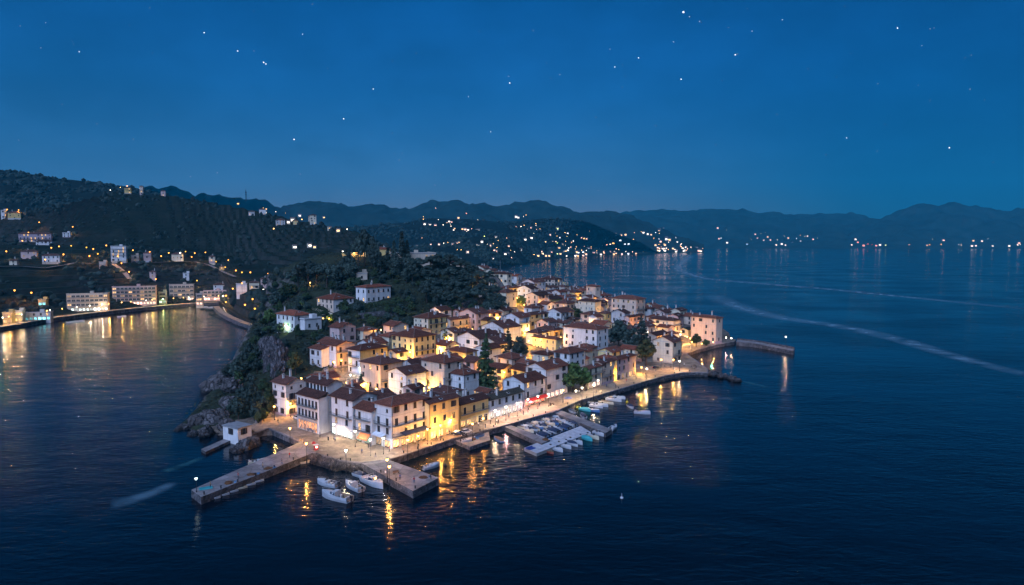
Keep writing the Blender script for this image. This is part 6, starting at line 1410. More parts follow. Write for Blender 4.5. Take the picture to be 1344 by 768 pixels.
def make_boat(kind, col):
    o = bpy.data.objects.new({'row': 'rowing_boat', 'open': 'motorboat', 'covered': 'covered_boat', 'cabin': 'cabin_cruiser', 'inflatable': 'inflatable_boat'}[kind], None)
    hm = HULLS[col]
    if kind == 'row':
        L, B, Hs = 4.4, 1.7, .55; hull_mb(L, B, Hs).build('hull', [hm, M_DECK], o)
        for x in (-1.2, 0, 1.1): b = MB(); b.box(x - .14, x + .14, -.7, .7, .36, .42); b.build('thwart', M_WOOD, o)
        b = MB(); b.tube((-1.2, -.5, .5), (1.3, -.3, .55), .04); b.tube((-1.2, .5, .5), (1.3, .35, .55), .04); b.box(1.2, 1.7, -.42, -.2, .5, .54); b.build('oars', M_WOOD, o)
    elif kind == 'inflatable':
        L, B = 4.2, 1.9; b = MB(); pp = [(-2, -.7), (.9, -.7), (1.7, -.35), (2.0, 0), (1.7, .35), (.9, .7), (-2, .7)]
        for p, q in zip(pp[:-1], pp[1:]): b.tube((*p, .3), (*q, .3 + .05), .26, .26, 8)
        b.build('tube', hm, o); b = MB(); b.box(-2, 1.4, -.6, .6, .05, .12); b.box(-.5, .1, -.3, .3, .12, .75); b.build('floor', M_NAVY, o); motor(o, 4.0, .5)
    elif kind == 'covered':
        L, B, Hs = 5.4, 2.1, .75; hull_mb(L, B, Hs).build('hull', [hm, M_GEL], o); obj('cover', half_cover(L, B, Hs, M_NAVY if col != 'teal' else M_TEAL, True), o); motor(o, L, Hs)
    elif kind == 'open':
        L, B, Hs = 5.6, 2.2, .8; hull_mb(L, B, Hs).build('hull', [hm, M_INN], o); obj('foredeck', half_cover(L, B, Hs, hm if col != 'blue' else M_GEL, False), o)
        b = MB(); b.box(-.5, .3, -.4, .4, .3, 1.1); b.build('console', M_GEL, o); b = MB(); b.face([(.3, -.55, 1.1), (.3, .55, 1.1), (.0, .45, 1.6), (.0, -.45, 1.6)]); b.face([(.3, -.55, 1.09), (.0, -.45, 1.59), (.0, .45, 1.59), (.3, .55, 1.09)]); b.build('windscreen', M_TINT, o)
        b = MB(); b.box(-2.5, -1.9, -.8, .8, .28, .75); b.box(-2.6, -2.45, -.8, .8, .75, 1.1); b.box(-1.3, -.9, -.4, .4, .28, .8); b.build('seat', M_SEAT, o); motor(o, L, Hs)
        b = MB()
        for s in (-1, 1): b.tube((.6, s * .9, .95), (1.9, s * .55, 1.35), .02); b.tube((1.9, s * .55, 1.35), (2.6, 0, 1.4), .02)
        b.build('rail', M_FRAME, o)
    else:
        L, B, Hs = 8.2, 2.9, 1.15; hull_mb(L, B, Hs).build('hull', [hm, M_DECK], o); obj('foredeck', half_cover(L, B, Hs, M_GEL, False), o)
        b = MB(); b.v += [(-.6, -1.1, .5), (1.6, -.9, .9), (1.6, .9, .9), (-.6, 1.1, .5), (-.6, -1., 1.95), (.6, -.8, 1.95), (.6, .8, 1.95), (-.6, 1., 1.95)]
        for f in ((0, 1, 5, 4), (1, 2, 6, 5), (2, 3, 7, 6), (3, 0, 4, 7), (4, 5, 6, 7)): b.f.append(list(f)); b.m.append(0)
        b.build('cabin', M_GEL, o)
        b = MB(); b.face([(.68, -.78, 1.9), (1.5, -.86, 1.1), (1.5, .86, 1.1), (.68, .78, 1.9)][::-1]); b.v = [(v[0] + .03, v[1], v[2] + .02) for v in b.v]; b.face([(-.5, -1.09, 1.2), (1.2, -.95, 1.3), (.6, -.84, 1.85), (-.5, -1.02, 1.85)]); b.face([(-.5, 1.09, 1.2), (-.5, 1.02, 1.85), (.6, .84, 1.85), (1.2, .95, 1.3)]); b.build('windscreen', M_TINT, o)
        b = MB(); b.box(-3.7, -3.0, -1.1, 1.1, .3, .85); b.box(-3.85, -3.65, -1.1, 1.1, .85, 1.3); b.box(-2.9, -1.3, .6, 1.1, .3, .8); b.box(-1.3, -.9, -.8, -.3, .3, 1.1); b.build('seat', M_SEAT, o)
        b = MB(); b.box(1.7, 3.0, -.5, .5, 1.38, 1.5); b.build('sun_pad', M_BLUEC, o); motor(o, L, Hs)
        b = MB()
        for s in (-1, 1):
            b.tube((1.4, s * 1.15, 1.35), (3.2, s * .55, 1.85), .025); b.tube((3.2, s * .55, 1.85), (4.0, 0, 1.95), .025); b.tube((2.3, s * .9, 1.3), (2.3, s * .87, 1.6), .02); b.tube((-1.6, s * 1.1, 1.2), (-1.2, s * .9, 2.3), .04)
        b.tube((-1.2, -.9, 2.3), (-1.2, .9, 2.3), .04); b.build('rail', M_FRAME, o)
    return o
BOATS = {}
def boat(px, py, kind, col, heading, label, group, scale=1., z=0.):
    p = W(px, py, z)
    if (kind, col) not in BOATS:
        o = make_boat(kind, col); COL.objects.link(o); BOATS[kind, col] = o; tag(o, label, 'boat', group)
    else: o = dup(BOATS[kind, col], None, None, label, group)
    o.location = p; o.rotation_euler = (0, 0, R(heading)); o.scale = (scale,) * 3
    return o
GB = 'motorboats moored below the square'
boat(441, 655, 'cabin', 'white', 152, 'white motorboat with blue-lined cockpit moored farthest out below the square', GB, 1.15)
boat(430, 637, 'open', 'white', 152, 'white open boat behind the farthest cabin boat', GB, 1.3)
boat(464, 641, 'cabin', 'white', 135, 'slim grey-white speedboat with red seats in the middle of the raft', GB, .95)
boat(490, 636, 'cabin', 'white', -46, 'largest white cruiser with blue sun pad alongside the jetty wall', GB, 1.15)
boat(474, 626, 'covered', 'white', -40, 'grey covered boat tucked between cruiser and quay wall', GB, 1.1)
GP = 'dinghies along the long pier'
for i, (px, py) in enumerate([(279,655),(291,650.5),(303,646),(315,641.5),(326,637),(337,632.5)]): boat(px, py, 'row', 'white' if i != 3 else 'cream', 28, '%s grey dinghy from the pier tip, moored along the long pier' % ORD[i], GP, .85)
boat(340, 608, 'open', 'cream', 20, 'motorboat with a white canopy on the cove side of the long pier', 'boats at the long pier', 1.1)
boat(398, 608, 'row', 'cream', 25, 'wooden rowing boat against the root of the long pier', 'boats at the long pier', 1.1)
boat(566, 614, 'open', 'white', 40, 'small grey boat floating in golden light behind the stone jetty', 'boats by the stone jetty', 1.05)
boat(654, 578, 'row', 'blue', 120, 'pale blue rowing boat moored beside the loading platform', 'boats by the promenade', 1.25)
boat(604, 573, 'covered', 'white', 40, 'boat on the landing nearest the parked car', 'boats hauled on the loading platform', .8, 1.25)
boat(613, 579, 'open', 'white', 30, 'open boat on the middle of the loading platform', 'boats hauled on the loading platform', .75, 1.25)
boat(629, 573, 'covered', 'blue', 40, 'boat with raised bow at the far end of the loading platform', 'boats hauled on the loading platform', .8, 1.25)
# inside the marina basin: rows between promenade wall and pontoon
GI = 'boats packed inside the marina basin'
rb = random.Random(5); cc = ['white', 'white', 'cream', 'white', 'blue', 'white']; kk = ['covered', 'open', 'covered', 'row', 'open', 'covered']
def rowb(a, b_, n, hd, lab, kinds, cols, sc):
    for i in range(n):
        t = i / max(1, n - 1); px = a[0] + (b_[0] - a[0]) * t + rb.uniform(-.6, .6); py = a[1] + (b_[1] - a[1]) * t + rb.uniform(-.4, .4)
        k = kinds[i % len(kinds)]; c = cols[i % len(cols)]; boat(px, py, k, c, hd + rb.uniform(-7, 7), '%s boat from the near end of the %s' % (ORD[i], lab), GI, sc * rb.uniform(.9, 1.1))
rowb((684, 561.5), (737, 545.5), 13, -55, 'row against the promenade wall inside the marina', ['row', 'open', 'covered'], ['cream', 'white', 'white', 'cream'], .88)
rowb((695, 566.5), (747, 550), 12, -55, 'middle row inside the marina basin', ['open', 'covered', 'row'], ['cream', 'white', 'cream', 'blue'], .88)
rowb((709, 573), (757, 555.5), 11, 130, 'inner row along the pontoon', ['covered', 'covered', 'open'], ['white', 'blue', 'blue', 'white'], .92)
for i, (px, py, k, c, lb) in enumerate([(721,594,'row','red','rust-red rowing boat at the outer corner of the pontoon'),(731,591,'open','white','white speedboat next to the rust-red rowing boat'),(742,587,'open','white','second white speedboat along the outer pontoon'),(751,584,'covered','white','covered white boat along the outer pontoon'),(757,581.5,'open','white','white boat with a raised screen before the teal boat'),(770,577,'covered','teal','big teal covered boat near the end of the outer pontoon'),(779,575,'open','cream','dark-decked boat beside the teal covered boat'),(787,571,'open','white','long pale boat against the tip of the stone walkway')]):
    boat(px, py, k, c, -55 + rb.uniform(-5, 5), lb, 'boats outside the pontoon', 1.0)
boat(805, 563, 'open', 'white', 60, 'white boat with a canopy at the tip of the far walkway', 'boats by the far walkway', 1.)
for px, py, k, c, hd, lb, s in [(751,541,'covered','white',120,'dark purple-shaded boat at the corner of quay and walkway',.9),(765,547,'covered','white',100,'brightly lit white covered boat by the far walkway',1.0),(755,535,'inflatable','yellow',-30,'bright yellow inflatable boat by the promenade wall',1.1),(768,539,'covered','teal',-40,'teal boat beside the yellow inflatable',.95),(779,540,'open','blue',-40,'blue boat two along from the yellow inflatable',1.0),
        (783,534.5,'open','white',-40,'first long white boat along the promenade wall',1.05),(790,533,'open','white',-40,'second long white boat along the promenade wall',1.05),(796,529.5,'row','cream',-40,'long beige boat along the promenade wall',1.5),(806,526,'cabin','white',-38,'white yacht with grey hull moored past the beige boat',.85),(813,523,'open','white',-38,'white launch nearest the promenade beyond the yacht',1.0),
        (803,522,'row','cream',-40,'small tan boat tucked at the promenade wall',1.0),(828,535,'covered','white',-80,'white hull with black covered stern moored apart',1.0),(843,543,'open','white',-20,'lone white boat anchored away from the marina',1.1),(775,529,'row','white',-40,'little white tender at the promenade wall',.9)]:
    boat(px, py, k, c, hd, lb, 'boats along the promenade beyond the marina', s)
for i, (px, py) in enumerate([(93,424),(98,423.5),(105,422.5),(160,416.5),(268,404),(276,404.5)]): boat(px, py, 'open', 'white', 20, 'small white boat at the promenade wall across the bay', 'boats across the bay', 1.2)
# buoys
def buoy(px, py, col, label, s=1.):
    p = W(px, py); b = MB(); b.lathe([(.05, -.3), (.5, -.1), (.55, .2), (.3, .5), (.08, .6), (.06, 1.6)], 10); o = b.build('buoy', col, None, p, smooth=False); o.scale = (s,) * 3; tag(o, label, 'buoy')
buoy(816, 654, M_GEL, 'small white buoy alone on the open water before the marina', .8); buoy(836, 518, M_GEL, 'white mooring buoy in the golden reflection by the promenade'); buoy(823, 528, M_YEL, 'yellow mooring buoy by the white yacht'); buoy(584.5, 611, M_IRON, 'dark buoy in the golden reflection beside the jetty'); buoy(591, 625, M_IRON, 'second dark buoy beyond the jetty tip'); buoy(934, 481.5, emit('green_beacon', (.1, 1, .55), 8), 'little green-lit buoy inside the breakwater'); buoy(514, 636, M_YEL, 'yellow buoy hanging beside the jetty wall', 1.2)
# ------------------------------------------------------------------ cars
def make_car(paint, roofc):
    o = bpy.data.objects.new('parked_car', None)
    b = MB(); prof = [(-2.1, .35), (-2.15, .75), (-2.0, .95), (-1.2, 1.0), (1.0, .95), (1.9, .82), (2.12, .6), (2.1, .35)]; n = len(prof)
    for y, k in ((-.86, 1.), (.86, 1.)): b.v += [(x, y, z) for x, z in prof]
    b.f += [list(range(n))[::-1], [n + i for i in range(n)]] + [[i, (i + 1) % n, n + (i + 1) % n, n + i] for i in range(n)]; b.m += [0] * (n + 2); b.build('body', paint, o)
    b = MB(); lo = [(-1.75, .78), (.95, .78)]; b.v += [(-1.8, -.8, .96), (1.0, -.8, .95), (1.0, .8, .95), (-1.8, .8, .96), (-1.3, -.62, 1.45), (.25, -.62, 1.45), (.25, .62, 1.45), (-1.3, .62, 1.45)]
    for f in ((0, 1, 5, 4), (1, 2, 6, 5), (2, 3, 7, 6), (3, 0, 4, 7)): b.f.append(list(f)); b.m.append(0)
    b.build('windows', M_TINT, o); b = MB(); b.box(-1.32, .27, -.64, .64, 1.45, 1.5); b.build('roof_panel', roofc, o)
    for x in (-1.3, 1.35):
        for y in (-.86, .86): b = MB(); b.tube((x, y - .1, .33), (x, y + .1, .33), .33, .33, 14, 0); b.tube((x, y - .12, .33), (x, y + .12, .33), .19, .19, 10, 1); b.build('wheel', [M_MOTOR, M_FRAME], o)
    for y in (-.6, .6):
        b = MB(); b.box(2.05, 2.14, y - .18, y + .18, .58, .74); b.build('headlight', M_GEL, o); b = MB(); b.box(-2.17, -2.08, y - .18, y + .18, .68, .85); b.build('tail_light', M_RED, o)
    COL.objects.link(o); return o
P_DK = mat('black_car_paint', (.02, .02, .024), .25, .05, spec=.6); P_WH = mat('white_car_paint', (.5, .5, .5), .3, .05, spec=.5)
c1 = make_car(P_DK, P_WH); c1.location = W(602, 571.5, QZ + .06); c1.rotation_euler = (0, 0, R(-18)); c1.scale = (1.05,) * 3; tag(c1, 'dark car with a pale roof parked on the promenade above the landing', 'car')
c2 = make_car(P_WH, P_WH); c2.location = W(391, 550.5, QZ + .06); c2.rotation_euler = (0, 0, R(-40)); tag(c2, 'white car parked at the near end of the arcade', 'car')
# ------------------------------------------------------------------ parasols, tables, kiosk, bollards
def parasol(px, py, mt, label, w=1.6, tilt=0.):
    o = empty('parasol', W(px, py, QZ), 0, label, 'parasol'); b = MB(); b.tube((0, 0, 0), (0, 0, 2.4), .04); b.lathe([(.35, 0), (.35, .08), (.06, .12)], 8); b.build('pole', M_IRON, o)
    b = MB(); b.lathe([(w, 1.95), (w * .98, 2.02), (w * .5, 2.35), (.04, 2.6)], 8); c = b.build('canopy', mt, o); c.rotation_euler = (tilt, 0, 0)
parasol(745.5, 529, M_BLUEC, 'dark blue parasol on the promenade above the marina', 1.7); parasol(774, 507, M_RED, 'big red parasol by the white lamps past the round tree', 2.6); parasol(412, 590, M_RED, 'closed red parasol beside the kiosk lamp', .7)
parasol(700, 530, M_RED, 'red parasol before the red-lit bar door', 1.5); parasol(695, 534, M_WHITEC, 'white parasol before the red-lit bar', 1.5); parasol(712, 527, M_RED, 'second red parasol farther along the red-lit bar', 1.5); parasol(652, 549, M_WHITEC, 'white parasol at the near end of the blue-white restaurant', 1.5)
def make_table():
    o = bpy.data.objects.new('cafe_table', None); b = MB(); b.lathe([(.45, .72), (.45, .76)], 10); b.build('table_top', M_FRAME, o); b = MB(); b.tube((0, 0, 0), (0, 0, .72), .04); b.lathe([(.25, 0), (.22, .04)], 8); b.build('leg', M_IRON, o); COL.objects.link(o); return o
def make_chair():
    o = bpy.data.objects.new('cafe_chair', None); b = MB(); b.box(-.22, .22, -.22, .22, .43, .47); b.build('seat', M_WOOD, o); b = MB(); b.box(-.22, -.18, -.22, .22, .5, .9); b.build('backrest', M_WOOD, o)
    for x in (-.19, .19):
        for y in (-.19, .19): b = MB(); b.tube((x, y, 0), (x, y, .43), .02, n=4); b.build('leg', M_IRON, o)
    COL.objects.link(o); return o
tb, chp = make_table(), make_chair(); first = [True, True]
def tset(px, py, lab, n=3):
    p = W(px, py, QZ + .02); o = tb if first[0] else dup(tb); first[0] = False; o.location = p; tag(o, 'small cafe table ' + lab, 'table', 'cafe tables on the promenade')
    for k in range(n):
        a = k * 2.1 + rb.uniform(0, 1); c = chp if first[1] else dup(chp); first[1] = False
        c.location = (p.x + math.cos(a) * .8, p.y + math.sin(a) * .8, p.z); c.rotation_euler = (0, 0, a + math.pi); tag(c, 'wooden cafe chair ' + lab, 'chair', 'cafe chairs ' + lab)
for px, py, lab in [(545,583,'out from the corner house'),(555,579,'before the corner house terrace door'),(561,575,'at the corner of the yellow house'),(572,570.5,'on the yellow house terrace'),(582,566.5,'at the far side of the yellow house terrace'),(613,561,'at the olive restaurant near its corner'),(623,557.5,'at the middle of the olive restaurant'),(632,554.5,'at the far end of the olive restaurant'),(655,546,'outside the blue-white restaurant'),(668,541.5,'outside the far part of the blue-white restaurant'),(700,531,'under the red parasol of the bar'),(770,510,'beside the big red parasol'),(911,484,'on the rounded quay behind the breakwater')]: tset(px, py, lab)
o = empty('kiosk', W(415, 590.5, QZ), R(45), 'small red kiosk at the edge of the square by the rock armour', 'kiosk'); o.scale = (.6, .6, .7); b = MB(); b.box(-.9, .9, -.7, .7, 0, 2.2); b.build('body', M_RED, o); b = MB(); b.box(-1.1, 1.1, -.9, .9, 2.2, 2.35); b.build('roof', M_WHITEC, o); b = MB(); b.box(-.6, .6, -.74, -.7, 1., 1.8); b.build('hatch', G_PINK[0], o)
def bollard(px, py, z, label, g): p = W(px, py, z); b = MB(); tag(b.build('bollard', M_IRON, None, p) if False else obj('bollard', BOL, None, p), label, 'bollard', g)
b = MB(); b.lathe([(.2, 0), (.16, .1), (.14, .5), (.24, .6), (.2, .75)], 10); BOL = b.mesh('bollard', M_IRON)
for i, (px, py) in enumerate([(268,649),(290,641),(312,632.5),(335,624),(360,614),(385,603.5)]): bollard(px, py, 2.0, '%s iron bollard from the tip along the long pier' % ORD[i], 'bollards of the long pier')
for i, (px, py) in enumerate([(545,641),(572,626),(520,631),(500,620)]): bollard(px, py, 2.0, '%s iron bollard round the edge of the stone jetty' % ORD[i], 'bollards of the stone jetty')
qe = [(430,600.5),(447,605.2),(460,606),(530,596),(548,590.5),(566,584.8),(582,579.8),(612,573),(630,567.5),(648,562),(680,553.5),(700,547.8),(716,543.5),(745,532),(770,524),(790,517.5),(812,511),(832,505),(860,496),(885,491.5),(905,489)]
for i, (px, py) in enumerate(qe): bollard(px, py - 1.2, 2.0, 'iron bollard in the row along the promenade edge', 'bollards along the promenade edge')
M_NET = mat('fishing_net', (.12, .05, .02), .9, .5, 3., .6, 6.); M_CRATE = mat('fish_crate', (.1, .2, .32), .6, rand=.4)
for i, (px, py, lab) in enumerate([(330,623,'by the bollard halfway along the long pier'),(352,615,'on the inner part of the long pier'),(300,634,'on the outer part of the long pier'),(556,627,'in the middle of the stone jetty'),(620,577,'on the loading platform'),(716,577,'at the elbow of the nearer marina walkway')]):
    p = W(px, py, 2.0 if i < 4 else 1.25 if i == 4 else 1.5); bm = bmesh.new(); bmesh.ops.create_icosphere(bm, subdivisions=3, radius=1)
    for v in bm.verts: v.co *= 1 + .3 * noise.noise(v.co * 2 + Vector((i, 0, 0))); v.co.z = max(0, v.co.z) * .45; v.co.x *= 1.3
    me = bpy.data.meshes.new('fishing_net'); bm.to_mesh(me); bm.free(); me.materials.append(M_NET); tag(obj('fishing_net', me, None, p, i), 'heap of brown fishing net ' + lab, 'net')
    b = MB(); b.box(-.4, .4, -.28, .28, 0, .05); b.box(-.4, .4, -.28, -.24, .05, .35); b.box(-.4, .4, .24, .28, .05, .35); b.box(-.4, -.36, -.24, .24, .05, .35); b.box(.36, .4, -.24, .24, .05, .35)
    tag(b.build('fish_crate', M_CRATE, None, p + Vector((1.7, .6, 0)), i * .7), 'open plastic fish crate beside the net ' + lab, 'crate')
b = MB(); b.box(-1.4, 1.4, -.9, .9, 0, .25); b.box(-1.4, 1.4, .5, .9, .25, .5); tag(b.build('blue_crate', M_BLUEC, None, W(696.5, 589, 1.0), R(45)), 'low blue box on the end of the pontoon', 'box')
b = MB(); b.box(-1.6, 1.6, -1., 1., 0, .12); b.box(-1.6, 1.6, -.1, .1, .12, .35); tag(b.build('fishing_net_mat', M_TEAL, None, W(270, 641, 2.0), R(30)), 'teal tarp spread on the pier by the lamp post', 'tarp')
b = MB(); b.box(-.12, .12, -.35, .35, 0, 1.2); tag(b.build('sign_board', M_IRON, None, W(431, 578, QZ), R(40)), 'round dark menu board standing alone in the square', 'sign')
o = bpy.data.objects[-1] if False else None
for px, py, lab in [(912,481,'first stone bench on the rounded quay'),(520,622,'bench near the middle of the stone jetty'),(725,532,'bench by the marina walkway')]:
    o = empty('bench', W(px, py, QZ), R(40), lab, 'bench'); b = MB(); b.box(-.9, .9, -.25, .25, .4, .47); b.build('seat', M_WOOD, o); b = MB(); b.box(-.9, .9, .22, .27, .5, .9); b.build('backrest', M_WOOD, o)
    for x in (-.75, .75): b = MB(); b.box(x - .05, x + .05, -.22, .22, 0, .4); b.build('leg', M_IRON, o)
# ------------------------------------------------------------------ people
SKIN = mat('skin', (.42, .25, .18), .6); HAIRS = [mat('dark_hair', (.02, .015, .012), .6), mat('brown_hair', (.08, .045, .025), .6), mat('fair_hair', (.3, .2, .09), .6)]
def person_mesh(pose, top, legs, shoe):
    v, e, r = [], [], []
    def add(p, rad, par=None):
        v.append(p); r.append(rad)
        if par is not None: e.append((par, len(v) - 1))
        return len(v) - 1
    if pose == 'walk': hipf = [(.20, .08, -.08, -.02), (-.16, .02, -.34, .1)]
    elif pose == 'sit': hipf = None
    else: hipf = [(.02, .02, .0, 0), (-.02, .0, -.02, 0)]
    pz = .95 if pose != 'sit' else .52
    pel = add((0, 0, pz), .13); ch = add((.01, 0, pz + .22), .13, pel); ct = add((.02, 0, pz + .42), .15, ch); nk = add((.02, 0, pz + .55), .06, ct); hd = add((.04, 0, pz + .68), .1, nk); ht = add((.03, 0, pz + .79), .075, hd)
    ns = add((.135, 0, pz + .665), .022, hd)
    for s, i in ((-1, 0), (1, 1)):
        add((.04, s * .095, pz + .665), .022, hd)
        hp = add((0, s * .1, pz - .04), .1, pel)
        if pose == 'sit': kn = add((.43, s * .12, .5), .075, hp); an = add((.45, s * .12, .09), .05, kn); add((.6, s * .12, .04), .04, an)
        else:
            fx = hipf[i]; kn = add((fx[0] * .6 + .03, s * .1, .5), .07, hp); an = add((fx[2] if i else fx[0] * 1.3, s * .1, .09 + fx[3]), .045, kn); add(((fx[2] if i else fx[0] * 1.3) + .16, s * .11, .035 + fx[3] * .5), .035, an)
        sw = (.16 if (i == 0) else -.12) if pose == 'walk' else .02
        sh = add((.01, s * .19, pz + .45), .062, ct); el = add((-sw * .3, s * .24, pz + .18), .045, sh); wr = add((sw * -1 + .08, s * .23, pz - .05), .032, el); pm = add((sw * -1 + .1, s * .225, pz - .12), .036, wr)
        for f in range(4): k1 = add((sw * -1 + .12 + .006 * f, s * (.225 + .018 * (f - 1.5)), pz - .17 - .008 * (1 - abs(f - 1.4))), .010, pm); add((sw * -1 + .14 + .004 * f, s * (.222 + .016 * (f - 1.5)), pz - .2 - .012 * (1 - abs(f - 1.4))), .008, k1)
        t1 = add((sw * -1 + .145, s * .205, pz - .13), .011, pm); add((sw * -1 + .16, s * .2, pz - .165), .009, t1)
    me = bpy.data.meshes.new('body'); me.from_pydata(v, e, []); o = bpy.data.objects.new('t', me); COL.objects.link(o)
    m = o.modifiers.new('s', 'SKIN'); m.use_smooth_shade = True
    for i, sv in enumerate(me.skin_vertices[0].data): sv.radius = (r[i], r[i]); sv.use_root = i == 0
    sb = o.modifiers.new('d', 'SUBSURF'); sb.levels = 1
    bpy.context.view_layer.update()
    res = bpy.data.meshes.new_from_object(o.evaluated_get(bpy.context.evaluated_depsgraph_get())); bpy.data.objects.remove(o)
    res.name = 'body'; res.materials.clear()
    for mm in (SKIN, top, legs, shoe): res.materials.append(mm)
    for p in res.polygons:
        c = p.center; z = c.z - (pz - .95)
        k = 0
        if z > 1.47: k = 0
        elif abs(c.y) > .19 and z < 1.12: k = 0
        elif z > .93: k = 1
        elif (c.z < .1): k = 3
        else: k = 2
        if abs(c.y) > .19 and z < .93 and pose != 'sit': k = 0
        p.material_index = k
    return res, pz
CL = {k: mat('cloth_' + k, c, .85) for k, c in dict(black=(.015, .015, .018), white=(.65, .65, .63), red=(.4, .03, .03), blue=(.04, .08, .22), grey=(.15, .15, .16), beige=(.38, .3, .2), denim=(.05, .08, .16)).items()}
PM = {}
def person(px, py, pose, top, legs, hair, rz, label, z=QZ):
    key = (pose, top, legs)
    if key not in PM: PM[key] = person_mesh(pose, CL[top], CL[legs], CL['black'])
    me, pz = PM[key]; o = obj('person', me, None, W(px, py, z + .02), R(rz)); tag(o, label, 'person', 'people out on the waterfront')
    b = MB(); b.lathe([(.11, .62), (.125, .72), (.11, .82), (.05, .89)], 10, 0, (.01, 0, pz)); b.v = [(min(x_, .06), y_, z_) for x_, y_, z_ in b.v]; b.build('hair', HAIRS[hair], o, smooth=True)
for a in [(395,583,'walk','black','denim',0,200,'person in black walking beside a companion toward the long pier'),(398.5,583.5,'walk','grey','black',1,200,'person in grey walking beside one in black toward the long pier'),(381,567,'stand','white','beige',2,90,'person in white under the twin white lamp in the square'),(454,600,'stand','white','grey',0,-60,'person in white beneath the quay lamp above the rock armour'),
        (483.5,588,'stand','black','black',0,-40,'person in black outside the cool-lit shop awning'),(487,587,'stand','grey','denim',1,140,'person in grey outside the cool-lit shop awning'),(493,601,'walk','black','denim',0,230,'lone person in black crossing the corner of the square'),(511,593,'stand','red','black',1,20,'person in red by the corner house door'),
        (525,630,'stand','blue','black',0,100,'person in blue bending over bags on the stone jetty'),(543.5,634,'stand','red','denim',1,-60,'person in red top standing at the outer end of the stone jetty'),(565.5,629,'stand','black','black',0,30,'person in black at the far corner of the stone jetty'),(506,625,'stand','white','grey',2,-120,'person in white near the jetty root lamp'),
        (573,578,'walk','black','black',0,50,'person in black strolling past the yellow house terrace'),(579,576.5,'walk','grey','black',1,50,'person in grey strolling past the yellow house terrace'),(637,562,'stand','black','denim',0,-40,'person in black alone at the promenade edge near the landing'),(652,556,'walk','white','black',2,50,'person in white passing the near end of the blue-white restaurant'),(654,557,'walk','black','black',0,50,'person in black passing the near end of the blue-white restaurant'),
        (687,545,'stand','black','denim',1,-40,'person in black by the wall above the marina basin'),(722,534,'walk','black','black',0,60,'person in black by the root of the far walkway'),(739,530,'stand','grey','denim',1,10,'person in grey next to the blue parasol'),(783,517,'walk','black','denim',0,50,'person in black walking past the red parasol'),(789,515,'walk','grey','beige',1,230,'person in grey walking past the red parasol'),(808,509.5,'stand','black','black',0,-40,'person in black leaning by the promenade wall near the yacht'),
        (847,494,'walk','black','denim',0,40,'person in black beside the round quay tree'),(880.5,484,'walk','black','black',1,210,'person in black on the quay by the gable house'),(885,486,'stand','white','white',2,0,'person all in white on the quay by the gable house'),
        (370,610,'walk','black','denim',0,25,'person in black walking on the inner half of the long pier'),(312.5,628,'stand','red','black',1,0,'person in red halfway along the long pier'),(276,640,'stand','beige','black',1,0,'person in beige near the tip of the long pier')]:
    person(*a)
wk = [('walk', 'black', 'denim'), ('stand', 'grey', 'black'), ('walk', 'white', 'black'), ('stand', 'black', 'black'), ('walk', 'blue', 'black'), ('stand', 'red', 'denim'), ('walk', 'beige', 'black')]
for i, (px, py, lab) in enumerate([(365,556,'near the rock corner of the square'),(420,574,'by the menu board in the square'),(440,580,'between the menu board and the quay lamp'),(468,582,'outside the green-lit shop'),(475,596,'in the middle of the square toward the jetty'),(529,594,'on the promenade corner by the corner house'),(549,586,'by the corner house tables'),(590,571,'beside the dark parked car'),(613,566,'at the olive restaurant edge'),(628,560,'passing the olive restaurant'),(644,557,'between the two restaurants'),(668,549,'outside the blue-white restaurant middle'),(683,541,'at the far end of the blue-white restaurant'),(694,539,'facing the red-lit bar'),(708,534,'walking off from the red-lit bar'),(731,526,'under the lamp below the round tree'),(760,517,'by the globe-bright white lamp'),(770,514,'beside the big red parasol'),(796,509,'outside the low row house'),(822,502,'at the mauve house porch'),(835,498,'near the bright quay lamp'),(860,488,'on the wide quay past the round tree'),(872,482,'at the gable house door'),(898,481,'on the rounded quay near the water'),(905,457,'on the lane to the point'),(925,452,'before the tall stone house'),(380,601,'on the long pier past the kiosk'),(345,615,'among the nets of the long pier')]):
    p_, t_, l_ = wk[i % 7]; person(px, py, p_, t_, l_, i % 3, rb.uniform(0, 360), 'person in %s top %s' % (t_, lab))
for i, (px, py, rz_, pm_, lab) in enumerate([(612,568.5,40,P_WH,'white car parked along the promenade beyond the dark car'),(862,484,30,P_DK,'black car parked on the wide quay before the gable house'),(410,566,-42,mat('grey_car_paint', (.14, .15, .17), .3, .05, spec=.5),'grey car standing in the square before the arcade')]):
    c_ = make_car(pm_, pm_); c_.location = W(px, py, QZ + .06); c_.rotation_euler = (0, 0, R(rz_)); tag(c_, lab, 'car')
for i, (px, py) in enumerate([(908,482.5),(914,483.5)]): person(px, py, 'sit', 'black', 'denim', 0, 200 + 60 * i, 'person in black %s on the rounded quay' % ('sitting on the bench side nearer the lamps' if i == 0 else 'sitting on the side nearer the breakwater'))

